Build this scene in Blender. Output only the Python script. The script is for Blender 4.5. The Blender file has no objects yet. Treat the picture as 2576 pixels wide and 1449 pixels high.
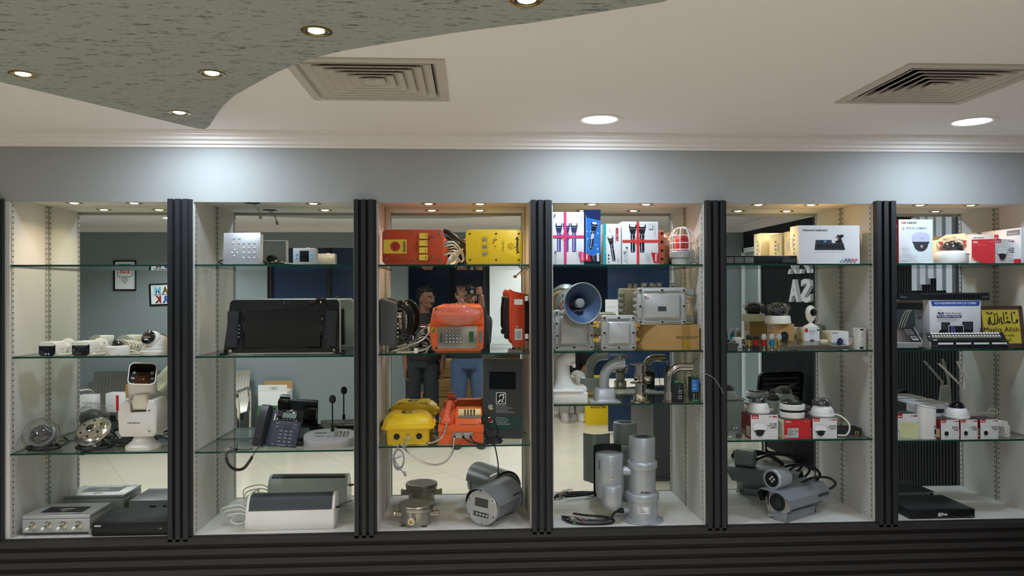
import bpy, bmesh, math, random
from mathutils import Vector, Matrix, Euler, noise
C = bpy.context.scene.collection
SC = bpy.context.scene
R = math.radians
rnd = random.Random(7)
# ---------------------------------------------------------------- camera
IW, IH, FPX = 2576, 1449, 1890.0
YAW, PITCH, ROLL = 0.05322, 0.00531, -0.00366
CAM = Vector((0, -3.5, 1.62))
_f = Vector((math.sin(YAW)*math.cos(PITCH), math.cos(YAW)*math.cos(PITCH), math.sin(PITCH)))
_r = Vector((math.cos(YAW), -math.sin(YAW), 0)); _u = _r.cross(_f)
_r, _u = _r*math.cos(ROLL)+_u*math.sin(ROLL), -_r*math.sin(ROLL)+_u*math.cos(ROLL)
cd = bpy.data.cameras.new('camera'); cam = bpy.data.objects.new('camera', cd); C.objects.link(cam)
cd.sensor_width = 36; cd.lens = 36*FPX/IW; cd.clip_start = 0.02; cd.clip_end = 60
cam.matrix_world = Matrix(((_r.x, _u.x, -_f.x, CAM.x), (_r.y, _u.y, -_f.y, CAM.y), (_r.z, _u.z, -_f.z, CAM.z), (0, 0, 0, 1)))
SC.camera = cam
# ---------------------------------------------------------------- world, view
wd = bpy.data.worlds.new('world'); SC.world = wd; wd.use_nodes = True
wd.node_tree.nodes['Background'].inputs[0].default_value = (0.02, 0.02, 0.022, 1)
wd.node_tree.nodes['Background'].inputs[1].default_value = 1.0
SC.view_settings.view_transform = 'Standard'; SC.view_settings.look = 'None'
SC.view_settings.gamma = 1.0; SC.view_settings.use_curve_mapping = False
SC.view_settings.exposure = 0.0
SC.cycles.max_bounces = 10; SC.cycles.diffuse_bounces = 6; SC.cycles.glossy_bounces = 6
SC.cycles.transmission_bounces = 6; SC.cycles.transparent_max_bounces = 24
SC.cycles.caustics_reflective = True; SC.cycles.caustics_refractive = False
SC.cycles.sample_clamp_indirect = 4.0
# ---------------------------------------------------------------- light levels (lamps are built with their fittings)
P_CEIL = 97.0      # room downlights behind the camera
P_WALLWASH = 7.5  # three white downlights along the display wall
P_NICHE = 5.2      # halogen spots inside the bays
P_PANEL = 6.0      # small spots in the grey ceiling panel
COOL = (0.68, 0.83, 1.0); WARM = (1.0, 0.80, 0.55); NEUT = (1.0, 0.97, 0.93)
def ray(px, py):
    return _r*(px-IW/2) - _u*(py-IH/2) + _f*FPX
def at(px, py, Y=0.0):               # pixel -> point on the vertical plane y = Y
    d = ray(px, py); t = (Y-CAM.y)/d.y; return CAM + d*t
def atz(px, py, Z):                  # pixel -> point on the horizontal plane z = Z
    d = ray(px, py); t = (Z-CAM.z)/d.z; return CAM + d*t
YM = 0.304                           # mirror plane
def refl(px, py, Y):                 # pixel of something seen in the mirror -> its real place at y = Y
    p = at(px, py, 2*YM-Y); return Vector((p.x, Y, p.z))
def reflz(px, py, Z):
    p = atz(px, py, Z); return Vector((p.x, 2*YM-p.y, Z))
# ---------------------------------------------------------------- materials
MATS = {}
def M(name, col, rough=0.5, metal=0.0, var=0.06, vs=30.0, bump=0.0, bs=200.0, emit=None, es=0.0, spec=0.5, alpha=1.0, coat=0.0, aniso=None, trans=0.0, ior=1.45):
    m = bpy.data.materials.new(name); m.use_nodes = True; nt = m.node_tree; n = nt.nodes; l = nt.links
    b = n['Principled BSDF']; b.inputs['Roughness'].default_value = rough; b.inputs['Metallic'].default_value = metal
    b.inputs['Specular IOR Level'].default_value = spec; b.inputs['Alpha'].default_value = alpha
    b.inputs['Coat Weight'].default_value = coat; b.inputs['Transmission Weight'].default_value = trans; b.inputs['IOR'].default_value = ior
    c4 = (*col, 1)
    if var > 0 or bump > 0 or aniso:
        tc = n.new('ShaderNodeTexCoord'); mp = n.new('ShaderNodeMapping'); l.new(tc.outputs['Object'], mp.inputs[0])
        if aniso: mp.inputs['Scale'].default_value = aniso
    if var > 0:
        t = n.new('ShaderNodeTexNoise'); t.inputs['Scale'].default_value = vs; t.inputs['Detail'].default_value = 4
        l.new(mp.outputs[0], t.inputs['Vector'])
        mx = n.new('ShaderNodeMix'); mx.data_type = 'RGBA'; mx.inputs['A'].default_value = tuple(max(0, x*(1-var)) for x in col)+(1,)
        mx.inputs['B'].default_value = tuple(min(1, x*(1+var)) for x in col)+(1,)
        l.new(t.outputs[0], mx.inputs['Factor']); l.new(mx.outputs['Result'], b.inputs['Base Color'])
    else:
        b.inputs['Base Color'].default_value = c4
    if bump > 0:
        t2 = n.new('ShaderNodeTexNoise'); t2.inputs['Scale'].default_value = bs; t2.inputs['Detail'].default_value = 3
        l.new(mp.outputs[0], t2.inputs['Vector'])
        bp = n.new('ShaderNodeBump'); bp.inputs['Strength'].default_value = bump; bp.inputs['Distance'].default_value = 0.002
        l.new(t2.outputs[0], bp.inputs['Height']); l.new(bp.outputs[0], b.inputs['Normal'])
    if emit:
        b.inputs['Emission Color'].default_value = (*emit, 1); b.inputs['Emission Strength'].default_value = es
    MATS[name] = m; return m
def thin(name, tint, gloss=0.04, rough=0.0, ior=1.5, extra=0.0, dif=None, dw=0.0, bump=0.0, bs=60.0):   # thin clear sheet: see-through plus a fresnel glint
    m = bpy.data.materials.new(name); m.use_nodes = True; nt = m.node_tree; n = nt.nodes; l = nt.links
    n.remove(n['Principled BSDF']); out = n['Material Output']
    t = n.new('ShaderNodeBsdfTransparent'); t.inputs[0].default_value = (*tint, 1)
    g = n.new('ShaderNodeBsdfGlossy'); g.inputs['Roughness'].default_value = rough
    f0 = ((ior-1)/(ior+1))**2                       # Schlick, the same from either side of the sheet
    ge = n.new('ShaderNodeNewGeometry'); fr = n.new('ShaderNodeVectorMath'); fr.operation = 'DOT_PRODUCT'
    l.new(ge.outputs['Incoming'], fr.inputs[0]); l.new(ge.outputs['Normal'], fr.inputs[1])
    def mth(op, a, b=None):
        q = n.new('ShaderNodeMath'); q.operation = op
        for k, v in ((0, a), (1, b)):
            if v is None: continue
            if isinstance(v, (int, float)): q.inputs[k].default_value = v
            else: l.new(v, q.inputs[k])
        return q.outputs[0]
    c5 = mth('POWER', mth('SUBTRACT', 1.0, mth('ABSOLUTE', fr.outputs['Value'])), 5.0)
    ad = n.new('ShaderNodeMath'); ad.operation = 'ADD'; ad.use_clamp = True; ad.inputs[1].default_value = extra+f0; l.new(mth('MULTIPLY', c5, 1-f0), ad.inputs[0])
    base = t.outputs[0]
    if dif:
        d = n.new('ShaderNodeBsdfDiffuse'); d.inputs[0].default_value = (*dif, 1); mx0 = n.new('ShaderNodeMixShader'); mx0.inputs[0].default_value = dw
        l.new(t.outputs[0], mx0.inputs[1]); l.new(d.outputs[0], mx0.inputs[2]); base = mx0.outputs[0]
    if bump > 0:
        tc = n.new('ShaderNodeTexCoord'); nz = n.new('ShaderNodeTexNoise'); nz.inputs['Scale'].default_value = bs; l.new(tc.outputs['Object'], nz.inputs['Vector'])
        bp = n.new('ShaderNodeBump'); bp.inputs['Strength'].default_value = bump; bp.inputs['Distance'].default_value = 0.01
        l.new(nz.outputs[0], bp.inputs['Height']); l.new(bp.outputs[0], g.inputs['Normal']); l.new(bp.outputs[0], fr.inputs[1])
    mx = n.new('ShaderNodeMixShader'); l.new(ad.outputs[0], mx.inputs[0]); l.new(base, mx.inputs[1]); l.new(g.outputs[0], mx.inputs[2])
    l.new(mx.outputs[0], out.inputs[0]); MATS[name] = m; return m
# ---------------------------------------------------------------- text glyphs
_TX = {}
def glyphs(s, bold=0.0, shear=0.0, font=None):
    k = (s, bold, shear)
    if k not in _TX:
        cu = bpy.data.curves.new('t', 'FONT'); cu.body = s; cu.size = 1.0; cu.resolution_u = 2; cu.offset = bold; cu.shear = shear
        o = bpy.data.objects.new('t', cu); C.objects.link(o); dg = bpy.context.evaluated_depsgraph_get(); dg.update()
        me = bpy.data.meshes.new_from_object(o.evaluated_get(dg))
        vs = [(v.co.x, v.co.y) for v in me.vertices]; fs = [tuple(p.vertices) for p in me.polygons]
        bpy.data.objects.remove(o); bpy.data.curves.remove(cu); bpy.data.meshes.remove(me)
        if vs:
            x0 = min(v[0] for v in vs); x1 = max(v[0] for v in vs); y0 = min(v[1] for v in vs); y1 = max(v[1] for v in vs)
        else: x0 = x1 = y0 = y1 = 0
        _TX[k] = (vs, fs, x0, x1, y0, y1)
    return _TX[k]
def area2(p):
    return sum(p[i][0]*p[(i+1) % len(p)][1]-p[(i+1) % len(p)][0]*p[i][1] for i in range(len(p)))
def rr2(w, h, r, n=5, cx=0.0, cy=0.0):      # rounded rectangle outline
    r = min(r, w/2-1e-5, h/2-1e-5); o = []
    for (sx, sy, a0) in ((1, 1, 0), (-1, 1, 90), (-1, -1, 180), (1, -1, 270)):
        for i in range(n+1):
            a = R(a0+90*i/n); o.append((cx+sx*(w/2-r)+r*math.cos(a), cy+sy*(h/2-r)+r*math.sin(a)))
    return o
def el2(rx, ry, n=28, cx=0.0, cy=0.0):
    return [(cx+rx*math.cos(2*math.pi*i/n), cy+ry*math.sin(2*math.pi*i/n)) for i in range(n)]
def cat(pts, n=8, closed=False):           # Catmull-Rom through points
    P = [Vector(p) for p in pts]; o = []
    m = len(P); rng = range(m) if closed else range(m-1)
    for i in rng:
        if closed: a, b, c, d = P[i-1], P[i], P[(i+1) % m], P[(i+2) % m]
        else: a, b, c, d = P[max(i-1, 0)], P[i], P[i+1], P[min(i+2, m-1)]
        for k in range(n):
            t = k/n; o.append(0.5*((2*b)+(c-a)*t+(2*a-5*b+4*c-d)*t*t+(3*b-a-3*c+d)*t**3))
    if not closed: o.append(P[-1])
    return o
# ---------------------------------------------------------------- mesh builder
class B:
    def __init__(s): s.bm = bmesh.new(); s.keys = []; s.T = Matrix.Identity(4); s.lay = 0
    def mi(s, k):
        if k not in s.keys: s.keys.append(k)
        return s.keys.index(k)
    def face(s, vs, m):
        try: f = s.bm.faces.new(vs)
        except ValueError: return None
        f.material_index = s.mi(m); f.smooth = True; return f
    def v(s, p): return s.bm.verts.new(s.T @ Vector(p))
    def loft(s, rings, m, c0=True, c1=True, closed=True, cm=None):
        rs = [[s.v(p) for p in r] for r in rings]
        for a, b in zip(rs, rs[1:]):
            n = len(a)
            for i in range(n if closed else n-1):
                j = (i+1) % n; s.face((a[i], a[j], b[j], b[i]), m)
        if c0: s.face(list(reversed(rs[0])), cm or m)
        if c1: s.face(rs[-1], cm or m)
        return rs
    def box(s, x0, x1, y0, y1, z0, z1, m, bev=0.0, seg=2):
        vs = [s.v((x, y, z)) for z in (z0, z1) for y in (y0, y1) for x in (x0, x1)]
        fs = [s.face([vs[i] for i in q], m) for q in ((0, 2, 3, 1), (4, 5, 7, 6), (0, 1, 5, 4), (2, 6, 7, 3), (0, 4, 6, 2), (1, 3, 7, 5))]
        if bev > 0:
            es = list({e for f in fs for e in f.edges})
            r = bmesh.ops.bevel(s.bm, geom=es, offset=bev, segments=seg, affect='EDGES', profile=0.5)
            for f in r['faces']: f.material_index = s.mi(m); f.smooth = True
        return s
    def prism(s, out, ax, d0, d1, m, bev=0.0, cm=None):   # outline extruded along an axis; ax 'y': (x,z)  'z': (x,y)  'x': (y,z)
        def q(p, d): return {'y': (p[0], d, p[1]), 'z': (p[0], p[1], d), 'x': (d, p[0], p[1])}[ax]
        if area2(out) < 0: out = list(reversed(out))
        if ax == 'y': d0, d1 = d1, d0
        if bev > 0:
            n = len(out); cx = sum(p[0] for p in out)/n; cy = sum(p[1] for p in out)/n
            w = max(p[0] for p in out)-min(p[0] for p in out); h = max(p[1] for p in out)-min(p[1] for p in out)
            ins = [(cx+(p[0]-cx)*(1-2*bev/w), cy+(p[1]-cy)*(1-2*bev/h)) for p in out]; sg = 1 if d1 > d0 else -1
            rings = [[q(p, d0) for p in ins], [q(p, d0+sg*bev) for p in out], [q(p, d1-sg*bev) for p in out], [q(p, d1) for p in ins]]
        else: rings = [[q(p, d0) for p in out], [q(p, d1) for p in out]]
        s.loft(rings, m, cm=cm); return s
    def cyl(s, p0, p1, r0, r1=None, m='x', n=24, caps=True, cm=None, bev=0.0):
        p0 = Vector(p0); p1 = Vector(p1); r1 = r0 if r1 is None else r1; d = (p1-p0); L = d.length; d = d/L
        a = d.orthogonal().normalized(); b = d.cross(a)
        def ring(c, r): return [c+(a*math.cos(2*math.pi*i/n)+b*math.sin(2*math.pi*i/n))*r for i in range(n)]
        if bev > 0: rg = [ring(p0, r0-bev), ring(p0+d*bev, r0), ring(p1-d*bev, r1), ring(p1, r1-bev)]
        else: rg = [ring(p0, r0), ring(p1, r1)]
        s.loft(rg, m, caps, caps, cm=cm); return s
    def lathe(s, prof, m, c=(0, 0, 0), ax=(0, 0, 1), n=32, cap=True, ms=None):  # prof: (radius, height)
        c = Vector(c); d = Vector(ax).normalized(); a = d.orthogonal().normalized(); b = d.cross(a)
        rs = []
        for (r, h) in prof:
            if r <= 1e-6: rs.append([s.v(c+d*h)])
            else: rs.append([s.v(c+d*h+(a*math.cos(2*math.pi*i/n)+b*math.sin(2*math.pi*i/n))*r) for i in range(n)])
        for k, (p, q) in enumerate(zip(rs, rs[1:])):
            mm = ms[k] if ms else m
            for i in range(n):
                j = (i+1) % n
                if len(p) == 1 and len(q) == 1: continue
                if len(p) == 1: s.face((p[0], q[j], q[i]), mm)
                elif len(q) == 1: s.face((p[i], p[j], q[0]), mm)
                else: s.face((p[i], p[j], q[j], q[i]), mm)
        if cap:
            if len(rs[0]) > 1: s.face(list(reversed(rs[0])), ms[0] if ms else m)
            if len(rs[-1]) > 1: s.face(rs[-1], ms[-1] if ms else m)
        return s
    def sph(s, c, r, m, n=20, k=12, rot=None, f=None):
        r = r if isinstance(r, (tuple, list)) else (r, r, r); c = Vector(c); T0 = s.T
        L = Matrix.Translation(c) @ (rot.to_matrix().to_4x4() if rot else Matrix.Identity(4)); s.T = T0 @ L
        rs = []
        for i in range(k+1):
            th = math.pi*i/k; z = math.cos(th); q = math.sin(th)
            def P(a):
                p = Vector((q*math.cos(a)*r[0], q*math.sin(a)*r[1], z*r[2]))
                return f(p) if f else p
            rs.append([s.v(P(0))] if i in (0, k) else [s.v(P(2*math.pi*j/n)) for j in range(n)])
        for p, q in zip(rs, rs[1:]):
            for i in range(n):
                j = (i+1) % n
                if len(p) == 1: s.face((p[0], q[i], q[j]), m)
                elif len(q) == 1: s.face((p[j], p[i], q[0]), m)
                else: s.face((p[j], p[i], q[i], q[j]), m)
        s.T = T0; return s
    def tube(s, pts, r, m, n=8, sub=8, closed=False, smooth=True):
        P = cat(pts, sub, closed) if smooth else [Vector(p) for p in pts]
        rr = r if callable(r) else (lambda t: r)
        N = len(P); rings = []; a = None
        for i, p in enumerate(P):
            d = (P[(i+1) % N]-P[i-1]) if closed else (P[min(i+1, N-1)]-P[max(i-1, 0)])
            if d.length < 1e-9: d = Vector((0, 0, 1))
            d.normalize()
            if a is None: a = d.orthogonal().normalized()
            else:
                a = a-d*a.dot(d)
                a = a.normalized() if a.length > 1e-6 else d.orthogonal().normalized()
            b = d.cross(a); q = rr(i/max(N-1, 1))
            rings.append([p+(a*math.cos(2*math.pi*k/n)+b*math.sin(2*math.pi*k/n))*q for k in range(n)])
        if closed: rings.append(rings[0])
        s.loft(rings, m, not closed, not closed); return s
    def poly(s, pts, m): s.face([s.v(p) for p in pts], m); return s
    # flat printing on a face: set frame() then draw in 2D metres, each call a hair above the last
    def frame(s, o, u, v, n=None):
        u = Vector(u).normalized(); v = Vector(v).normalized(); n = u.cross(v)
        s.F = Matrix(((u.x, v.x, n.x, o[0]), (u.y, v.y, n.y, o[1]), (u.z, v.z, n.z, o[2]), (0, 0, 0, 1))); s.lay = 0; return s
    def _lay(s):
        s.lay += 1; return 0.00035+0.00012*s.lay
    def d_poly(s, pts, m):
        z = s._lay()
        if area2(pts) < 0: pts = list(reversed(pts))
        s.face([s.v(s.F @ Vector((p[0], p[1], z))) for p in pts], m); return s
    def d_rect(s, u0, v0, u1, v1, m): return s.d_poly([(u0, v0), (u1, v0), (u1, v1), (u0, v1)], m)
    def d_rr(s, u0, v0, u1, v1, r, m): return s.d_poly(rr2(u1-u0, v1-v0, r, 4, (u0+u1)/2, (v0+v1)/2), m)
    def d_el(s, cu, cv, ru, rv, m, n=24): return s.d_poly(el2(ru, rv, n, cu, cv), m)
    def d_line(s, pts, w, m, closed=False):
        z = s._lay(); P = [Vector((p[0], p[1])) for p in pts]; N = len(P); L = []; Q = []
        for i, p in enumerate(P):
            d = (P[(i+1) % N]-P[i-1]) if closed else P[min(i+1, N-1)]-P[max(i-1, 0)]
            d.normalize(); nn = Vector((-d.y, d.x))*w/2
            L.append(s.v(s.F @ Vector((*(p+nn), z)))); Q.append(s.v(s.F @ Vector((*(p-nn), z))))
        for i in range(N if closed else N-1):
            j = (i+1) % N; s.face((Q[i], Q[j], L[j], L[i]), m)
        return s
    def d_ring(s, cu, cv, r, w, m, a0=0, a1=360, n=24):
        full = a1-a0 >= 360
        return s.d_line([(cu+r*math.cos(R(a0+(a1-a0)*i/n)), cv+r*math.sin(R(a0+(a1-a0)*i/n))) for i in range(n if full else n+1)], w, m, full)
    def d_text(s, t, u, v, h, m, al='l', bold=0.0, shear=0.0, rot=0.0, w=None, flip=False):   # h: cap height; w: forced width
        vs, fs, x0, x1, y0, y1 = glyphs(t, bold, shear)
        if not vs: return s
        k = h/0.72; kx = w/(x1-x0) if w else k
        W = (x1-x0)*kx; off = {'l': 0, 'c': -W/2, 'r': -W}[al]; z = s._lay(); ca, sa = math.cos(R(rot)), math.sin(R(rot))
        nv = []
        for (x, y) in vs:
            X = (x-x0)*kx+off; Y = y*k
            if flip: X = -X
            nv.append(s.v(s.F @ Vector((u+X*ca-Y*sa, v+X*sa+Y*ca, z))))
        for f in fs: s.face([nv[i] for i in (reversed(f) if flip else f)], m)
        return s
    def build(s, name, parent=None, loc=(0, 0, 0), rot=None, sharp=40, label=None):
        me = bpy.data.meshes.new(name)
        bmesh.ops.recalc_face_normals(s.bm, faces=[f for f in s.bm.faces]) if not s.lay else None
        s.bm.to_mesh(me); s.bm.free()
        for k in s.keys: me.materials.append(MATS[k])
        me.set_sharp_from_angle(angle=R(sharp))
        o = bpy.data.objects.new(name, me); C.objects.link(o); o.location = loc
        if rot: o.rotation_euler = rot
        if parent: o.parent = parent
        if label: o['label'] = label
        return o
def tag(o, label, cat, group=None, kind=None):
    if label: o['label'] = label
    if cat: o['category'] = cat
    if group: o['group'] = group
    if kind: o['kind'] = kind
    return o
def thing(name, label, cat, loc, rz=0.0, group=None, rot=None):
    o = bpy.data.objects.new(name, None); C.objects.link(o); o.location = loc; o.empty_display_size = 0.05
    o.rotation_euler = rot if rot else (0, 0, R(rz)); return tag(o, label, cat, group)
def struct(b, name, label=None, cat=None, **k):
    o = b.build(name, **k); return tag(o, label, cat, None, 'structure')
def dup(root, loc, rz=None, label=None):
    def cp(o, par):
        c = o.copy(); C.objects.link(c)
        if par: c.parent = par
        for ch in o.children: cp(ch, c)
        return c
    r = cp(root, None); r.location = loc
    if rz is not None: r.rotation_euler = (0, 0, R(rz))
    if label: r['label'] = label
    return r
def lamp(name, parent, loc, power, col, size=60, blend=0.6, radius=0.03, rot=None, target=None):
    ld = bpy.data.lights.new(name, 'SPOT'); ld.energy = power; ld.color = col; ld.spot_size = R(size); ld.spot_blend = blend; ld.shadow_soft_size = radius
    o = bpy.data.objects.new(name, ld); C.objects.link(o); o.location = loc
    if rot: o.rotation_euler = rot
    if parent: o.parent = parent
    return o
def front(b, x0, z0, y, x1=None, z1=None): return b.frame((x0, y, z0), (1, 0, 0), (0, 0, 1))
def lside(b, x, y1, z0): return b.frame((x, y1, z0), (0, -1, 0), (0, 0, 1))
def rside(b, x, y0, z0): return b.frame((x, y0, z0), (0, 1, 0), (0, 0, 1))
def topf(b, x0, y0, z): return b.frame((x0, y0, z), (1, 0, 0), (0, 1, 0))
def coil(c, r, turns, rise=0.003, n=14, ry=None, jit=0.004, seed=1):
    q = random.Random(seed); ry = ry or r; o = []
    for i in range(int(turns*n)+1):
        a = 2*math.pi*i/n; k = 1+q.uniform(-jit, jit)/r*1.0
        o.append((c[0]+math.cos(a)*r*k, c[1]+math.sin(a)*ry*k, c[2]+rise*i/n+q.uniform(0, .0015)))
    return o
def helix(path, r, pitch, per=8):            # coiled handset cord along a path
    P = cat(path, 12); o = []; ph = 0.0; a = None
    for i in range(len(P)-1):
        d = P[i+1]-P[i]; L = d.length; d.normalize()
        a = d.orthogonal().normalized() if a is None else (a-d*a.dot(d)).normalized()
        b = d.cross(a); k = max(2, int(L/pitch*per))
        for j in range(k):
            t = j/k; ph += 2*math.pi*L/pitch/k; o.append(P[i].lerp(P[i+1], t)+(a*math.cos(ph)+b*math.sin(ph))*r)
    return o
def crumple(b, c, r, m, seed=0, amp=0.2, n=26, k=18, fr=3.0, flat=None):
    def f(p):
        q = p.normalized() if p.length else p
        s1 = noise.noise(q*fr+Vector((seed*7.1, seed, 0))); s2 = noise.noise(q*fr*2.7+Vector((0, seed*3.3, seed)))
        p = p*(1+amp*s1+amp*.6*s2)
        if flat is not None and p.z < flat: p.z = flat
        return p
    b.sph(c, r, m, n, k, f=f); return b
# ---------------------------------------------------------------- palette
def s2l(c): return tuple(((x/255)/12.92 if x/255 <= 0.04045 else ((x/255+0.055)/1.055)**2.4) for x in c)
def S(name, rgb, rough=0.5, metal=0.0, **k): return M(name, s2l(rgb), rough, metal, **k)
S('wall_grey', (160, 161, 159), 0.75, var=.03, vs=6, bump=.05, bs=90)
S('back_wall', (128, 140, 142), 0.8, var=.03, vs=5)
S('ceiling_white', (240, 234, 232), 0.8, var=.015, vs=3)
S('cornice_white', (238, 230, 226), 0.7, var=.004, vs=40)
S('niche_white', (202, 199, 194), 0.6, var=.04, vs=7)
S('strip_metal', (196, 192, 184), 0.45, .3, var=.05)
S('slot_dark', (38, 34, 32), 0.8, var=0)
S('pillar_dark', (37, 38, 41), 0.55, var=.12, vs=9, aniso=(3, 3, .4))
S('base_dark', (43, 40, 39), 0.55, var=.12, vs=9, aniso=(.4, 3, 3))
S('louver', (196, 188, 178), 0.55, var=.03)
S('duct_dark', (20, 20, 20), 0.9, var=0)
S('chrome', (225, 222, 216), 0.08, 1.0, var=0)
S('brass_ring', (176, 154, 100), 0.2, 1.0, var=.05)
S('steel', (205, 200, 190), 0.16, 1.0, var=.04, vs=60)
S('brushed_steel', (178, 174, 164), 0.32, 1.0, var=.08, vs=80, aniso=(1, 1, 12))
S('galv', (206, 209, 214), 0.4, .75, var=.2, vs=45)
S('brass', (206, 172, 96), 0.22, 1.0, var=.05)
S('gold_dark', (150, 115, 60), 0.3, 1.0, var=.05)
S('alu_grey', (176, 178, 178), 0.42, .55, var=.04, vs=300, bump=.1, bs=600)
S('alu_light', (186, 187, 186), 0.4, .5, var=.04, vs=300)
S('silver_paint', (178, 182, 187), 0.35, .45, var=.03, vs=200)
S('silver_plastic', (184, 182, 184), 0.4, .25, var=.03)
S('grey_cam', (150, 156, 162), 0.35, .4, var=.03)
S('white_plastic', (232, 230, 226), 0.32, var=.02)
S('white_warm', (232, 226, 210), 0.4, var=.02)
S('white_matte', (224, 222, 218), 0.6, var=.02)
S('foam', (238, 236, 230), 0.8, var=.03, bump=.1, bs=300)
S('black_plastic', (24, 24, 26), 0.38, var=.08)
S('black_gloss', (14, 14, 16), 0.08, var=0, coat=.5)
S('black_matte', (30, 31, 34), 0.65, var=.08)
S('dark_grey', (58, 62, 68), 0.5, var=.06)
S('nvr_dark', (50, 54, 58), 0.42, .2, var=.05)
S('mid_grey', (112, 114, 116), 0.5, var=.05)
S('phone_blue', (58, 62, 78), 0.45, var=.04)
S('screen', (24, 26, 28), 0.12, var=0)
S('lcd', (120, 140, 142), 0.2, var=0)
S('lcd_green', (52, 92, 44), 0.3, var=.05)
S('key_grey', (120, 124, 132), 0.45, var=0)
S('rubber', (26, 26, 28), 0.6, var=.1)
S('cable_white', (226, 222, 208), 0.45, var=.03)
S('cable_grey', (150, 150, 150), 0.4, var=.05)
S('cable_black', (22, 22, 24), 0.42, var=.1)
S('cable_steel', (190, 188, 182), 0.25, .9, var=.1, vs=400)
S('red_orange', (186, 70, 38), 0.42, var=.04)
S('orange', (238, 104, 48), 0.42, var=.04)
S('orange_red', (214, 72, 40), 0.4, var=.04)
S('orange_hand', (232, 106, 70), 0.38, var=.03)
S('yellow', (238, 196, 40), 0.42, var=.04)
S('yellow_case', (240, 200, 36), 0.4, var=.04)
S('label_yellow', (226, 190, 70), 0.5, var=.02)
S('phone_grey', (96, 98, 100), 0.5, .2, var=.05)
S('kraft', (176, 138, 84), 0.7, var=.08, vs=12)
S('kraft_dark', (140, 108, 64), 0.7, var=.08, vs=12)
S('tape', (164, 128, 70), 0.25, var=.04)
S('gold_film', (236, 190, 60), 0.2, .6, var=.2, vs=60)
S('box_white', (226, 226, 228), 0.55, var=.015)
S('box_cream', (226, 212, 180), 0.6, var=.02)
S('box_red', (196, 40, 46), 0.5, var=.03)
S('box_darkred', (128, 26, 34), 0.5, var=.03)
S('box_side', (70, 66, 66), 0.6, var=.05)
S('ink_black', (26, 26, 30), 0.5, var=0)
S('ink_grey', (128, 130, 134), 0.5, var=0)
S('ink_light', (186, 188, 192), 0.5, var=0)
S('ink_white', (240, 240, 240), 0.5, var=0)
S('ink_red', (186, 30, 42), 0.5, var=0)
S('ink_pink', (214, 58, 118), 0.45, var=.04)
S('ink_ribbon', (212, 56, 56), 0.45, var=.04)
S('ink_blue', (52, 84, 168), 0.5, var=0)
S('ink_navy', (40, 44, 92), 0.5, var=0)
S('ink_teal', (36, 156, 156), 0.5, var=.03)
S('ink_green', (58, 128, 72), 0.5, var=0)
S('ink_purple', (88, 84, 140), 0.4, var=.05)
S('ink_lilac', (196, 198, 222), 0.5, var=.02)
S('ink_peach', (216, 130, 110), 0.5, var=0)
S('ink_sky', (112, 186, 222), 0.5, var=0)
S('blue_mid', (44, 110, 190), 0.3, var=.25, vs=14)
S('blue_deep', (18, 36, 84), 0.3, var=.3, vs=12)
S('blue_black', (16, 24, 44), 0.35, var=.2, vs=12)
S('din_blue', (44, 116, 204), 0.4, var=.04)
S('anod_red', (190, 48, 58), 0.25, .6, var=.03)
S('anod_blue', (26, 148, 200), 0.25, .6, var=.03)
S('anod_gold', (186, 156, 82), 0.25, .7, var=.03)
S('horn_shade_blue', (66, 88, 120), 0.45, .1, var=.04)  # mouth blue darkened: the shade inside the horn is put into the colour
S('horn_rim', (150, 150, 146), 0.4, .2, var=.04)
S('pcb_green', (60, 140, 90), 0.5, var=.1)
S('case_ball', (22, 22, 26), 0.06, var=0, coat=1.0)
S('lens_glass', (14, 16, 24), 0.04, var=0, coat=1.0)
S('lens_brown', (92, 52, 30), 0.1, .3, var=0)
S('help_dark', (66, 70, 72), 0.45, .2, var=.04)
S('help_green', (40, 76, 68), 0.45, .1, var=.04)
S('note_yellow', (214, 218, 168), 0.7, var=.03)
S('frame_brown', (70, 48, 44), 0.4, var=.1)
S('navy_glass', (36, 54, 82), 0.25, var=.03, vs=2, coat=.3)
S('greenish', (142, 158, 156), 0.35, var=.03)
S('poster_white', (222, 230, 232), 0.5, var=.02)
S('skin', (116, 79, 60), 0.5, var=.08, vs=40)
S('skin_light', (196, 150, 122), 0.5, var=.08, vs=40)
S('hair', (16, 14, 14), 0.5, var=.2, vs=120, bump=.6, bs=160)
S('shirt_black', (24, 24, 27), 0.8, var=.15, vs=40)
S('denim_black', (30, 34, 38), 0.8, var=.15, vs=90)
S('denim_blue', (62, 80, 108), 0.8, var=.28, vs=16)
S('shoe_white', (206, 200, 192), 0.7, var=.05)
S('trouser_grey', (168, 166, 160), 0.8, var=.08)
S('desk_grey', (92, 92, 92), 0.6, var=.05)
S('desk_top', (196, 190, 178), 0.5, var=.03)
S('sign_yellow', (240, 204, 24), 0.45, var=.04)
S('slat_dark', (30, 32, 36), 0.5, var=.1)
S('letter_white', (228, 232, 238), 0.45, var=.01)
S('black_sheen', (44, 45, 50), 0.3, var=.05)
S('sign_gold', (202, 182, 60), .5, var=.03)
M('floor_base', (.8, .75, .63), .2, var=.03, vs=3)
M('lamp_white', (1, 1, 1), .5, var=0, emit=(.86, .95, 1), es=22)
M('lamp_warm', (1, 1, 1), .5, var=0, emit=(1, .86, .58), es=26)
M('lamp_dimwarm', (1, 1, 1), .5, var=0, emit=(1, .62, .28), es=9)
thin('shelf_face', (.93, .965, .95), ior=1.45)
thin('clear_film', (.93, .93, .94), rough=.10, ior=1.5, extra=.07, bump=1.0, bs=60)
thin('pink_film', (.98, .93, .91), rough=.12, ior=1.5, extra=.06, dif=(.9, .55, .45), dw=.12, bump=.9, bs=70)
thin('dome_clear', (.86, .86, .88), rough=.02, ior=1.5, extra=.03)
thin('dome_smoke', (.30, .30, .33), rough=.02, ior=1.5, extra=.03)
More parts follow.
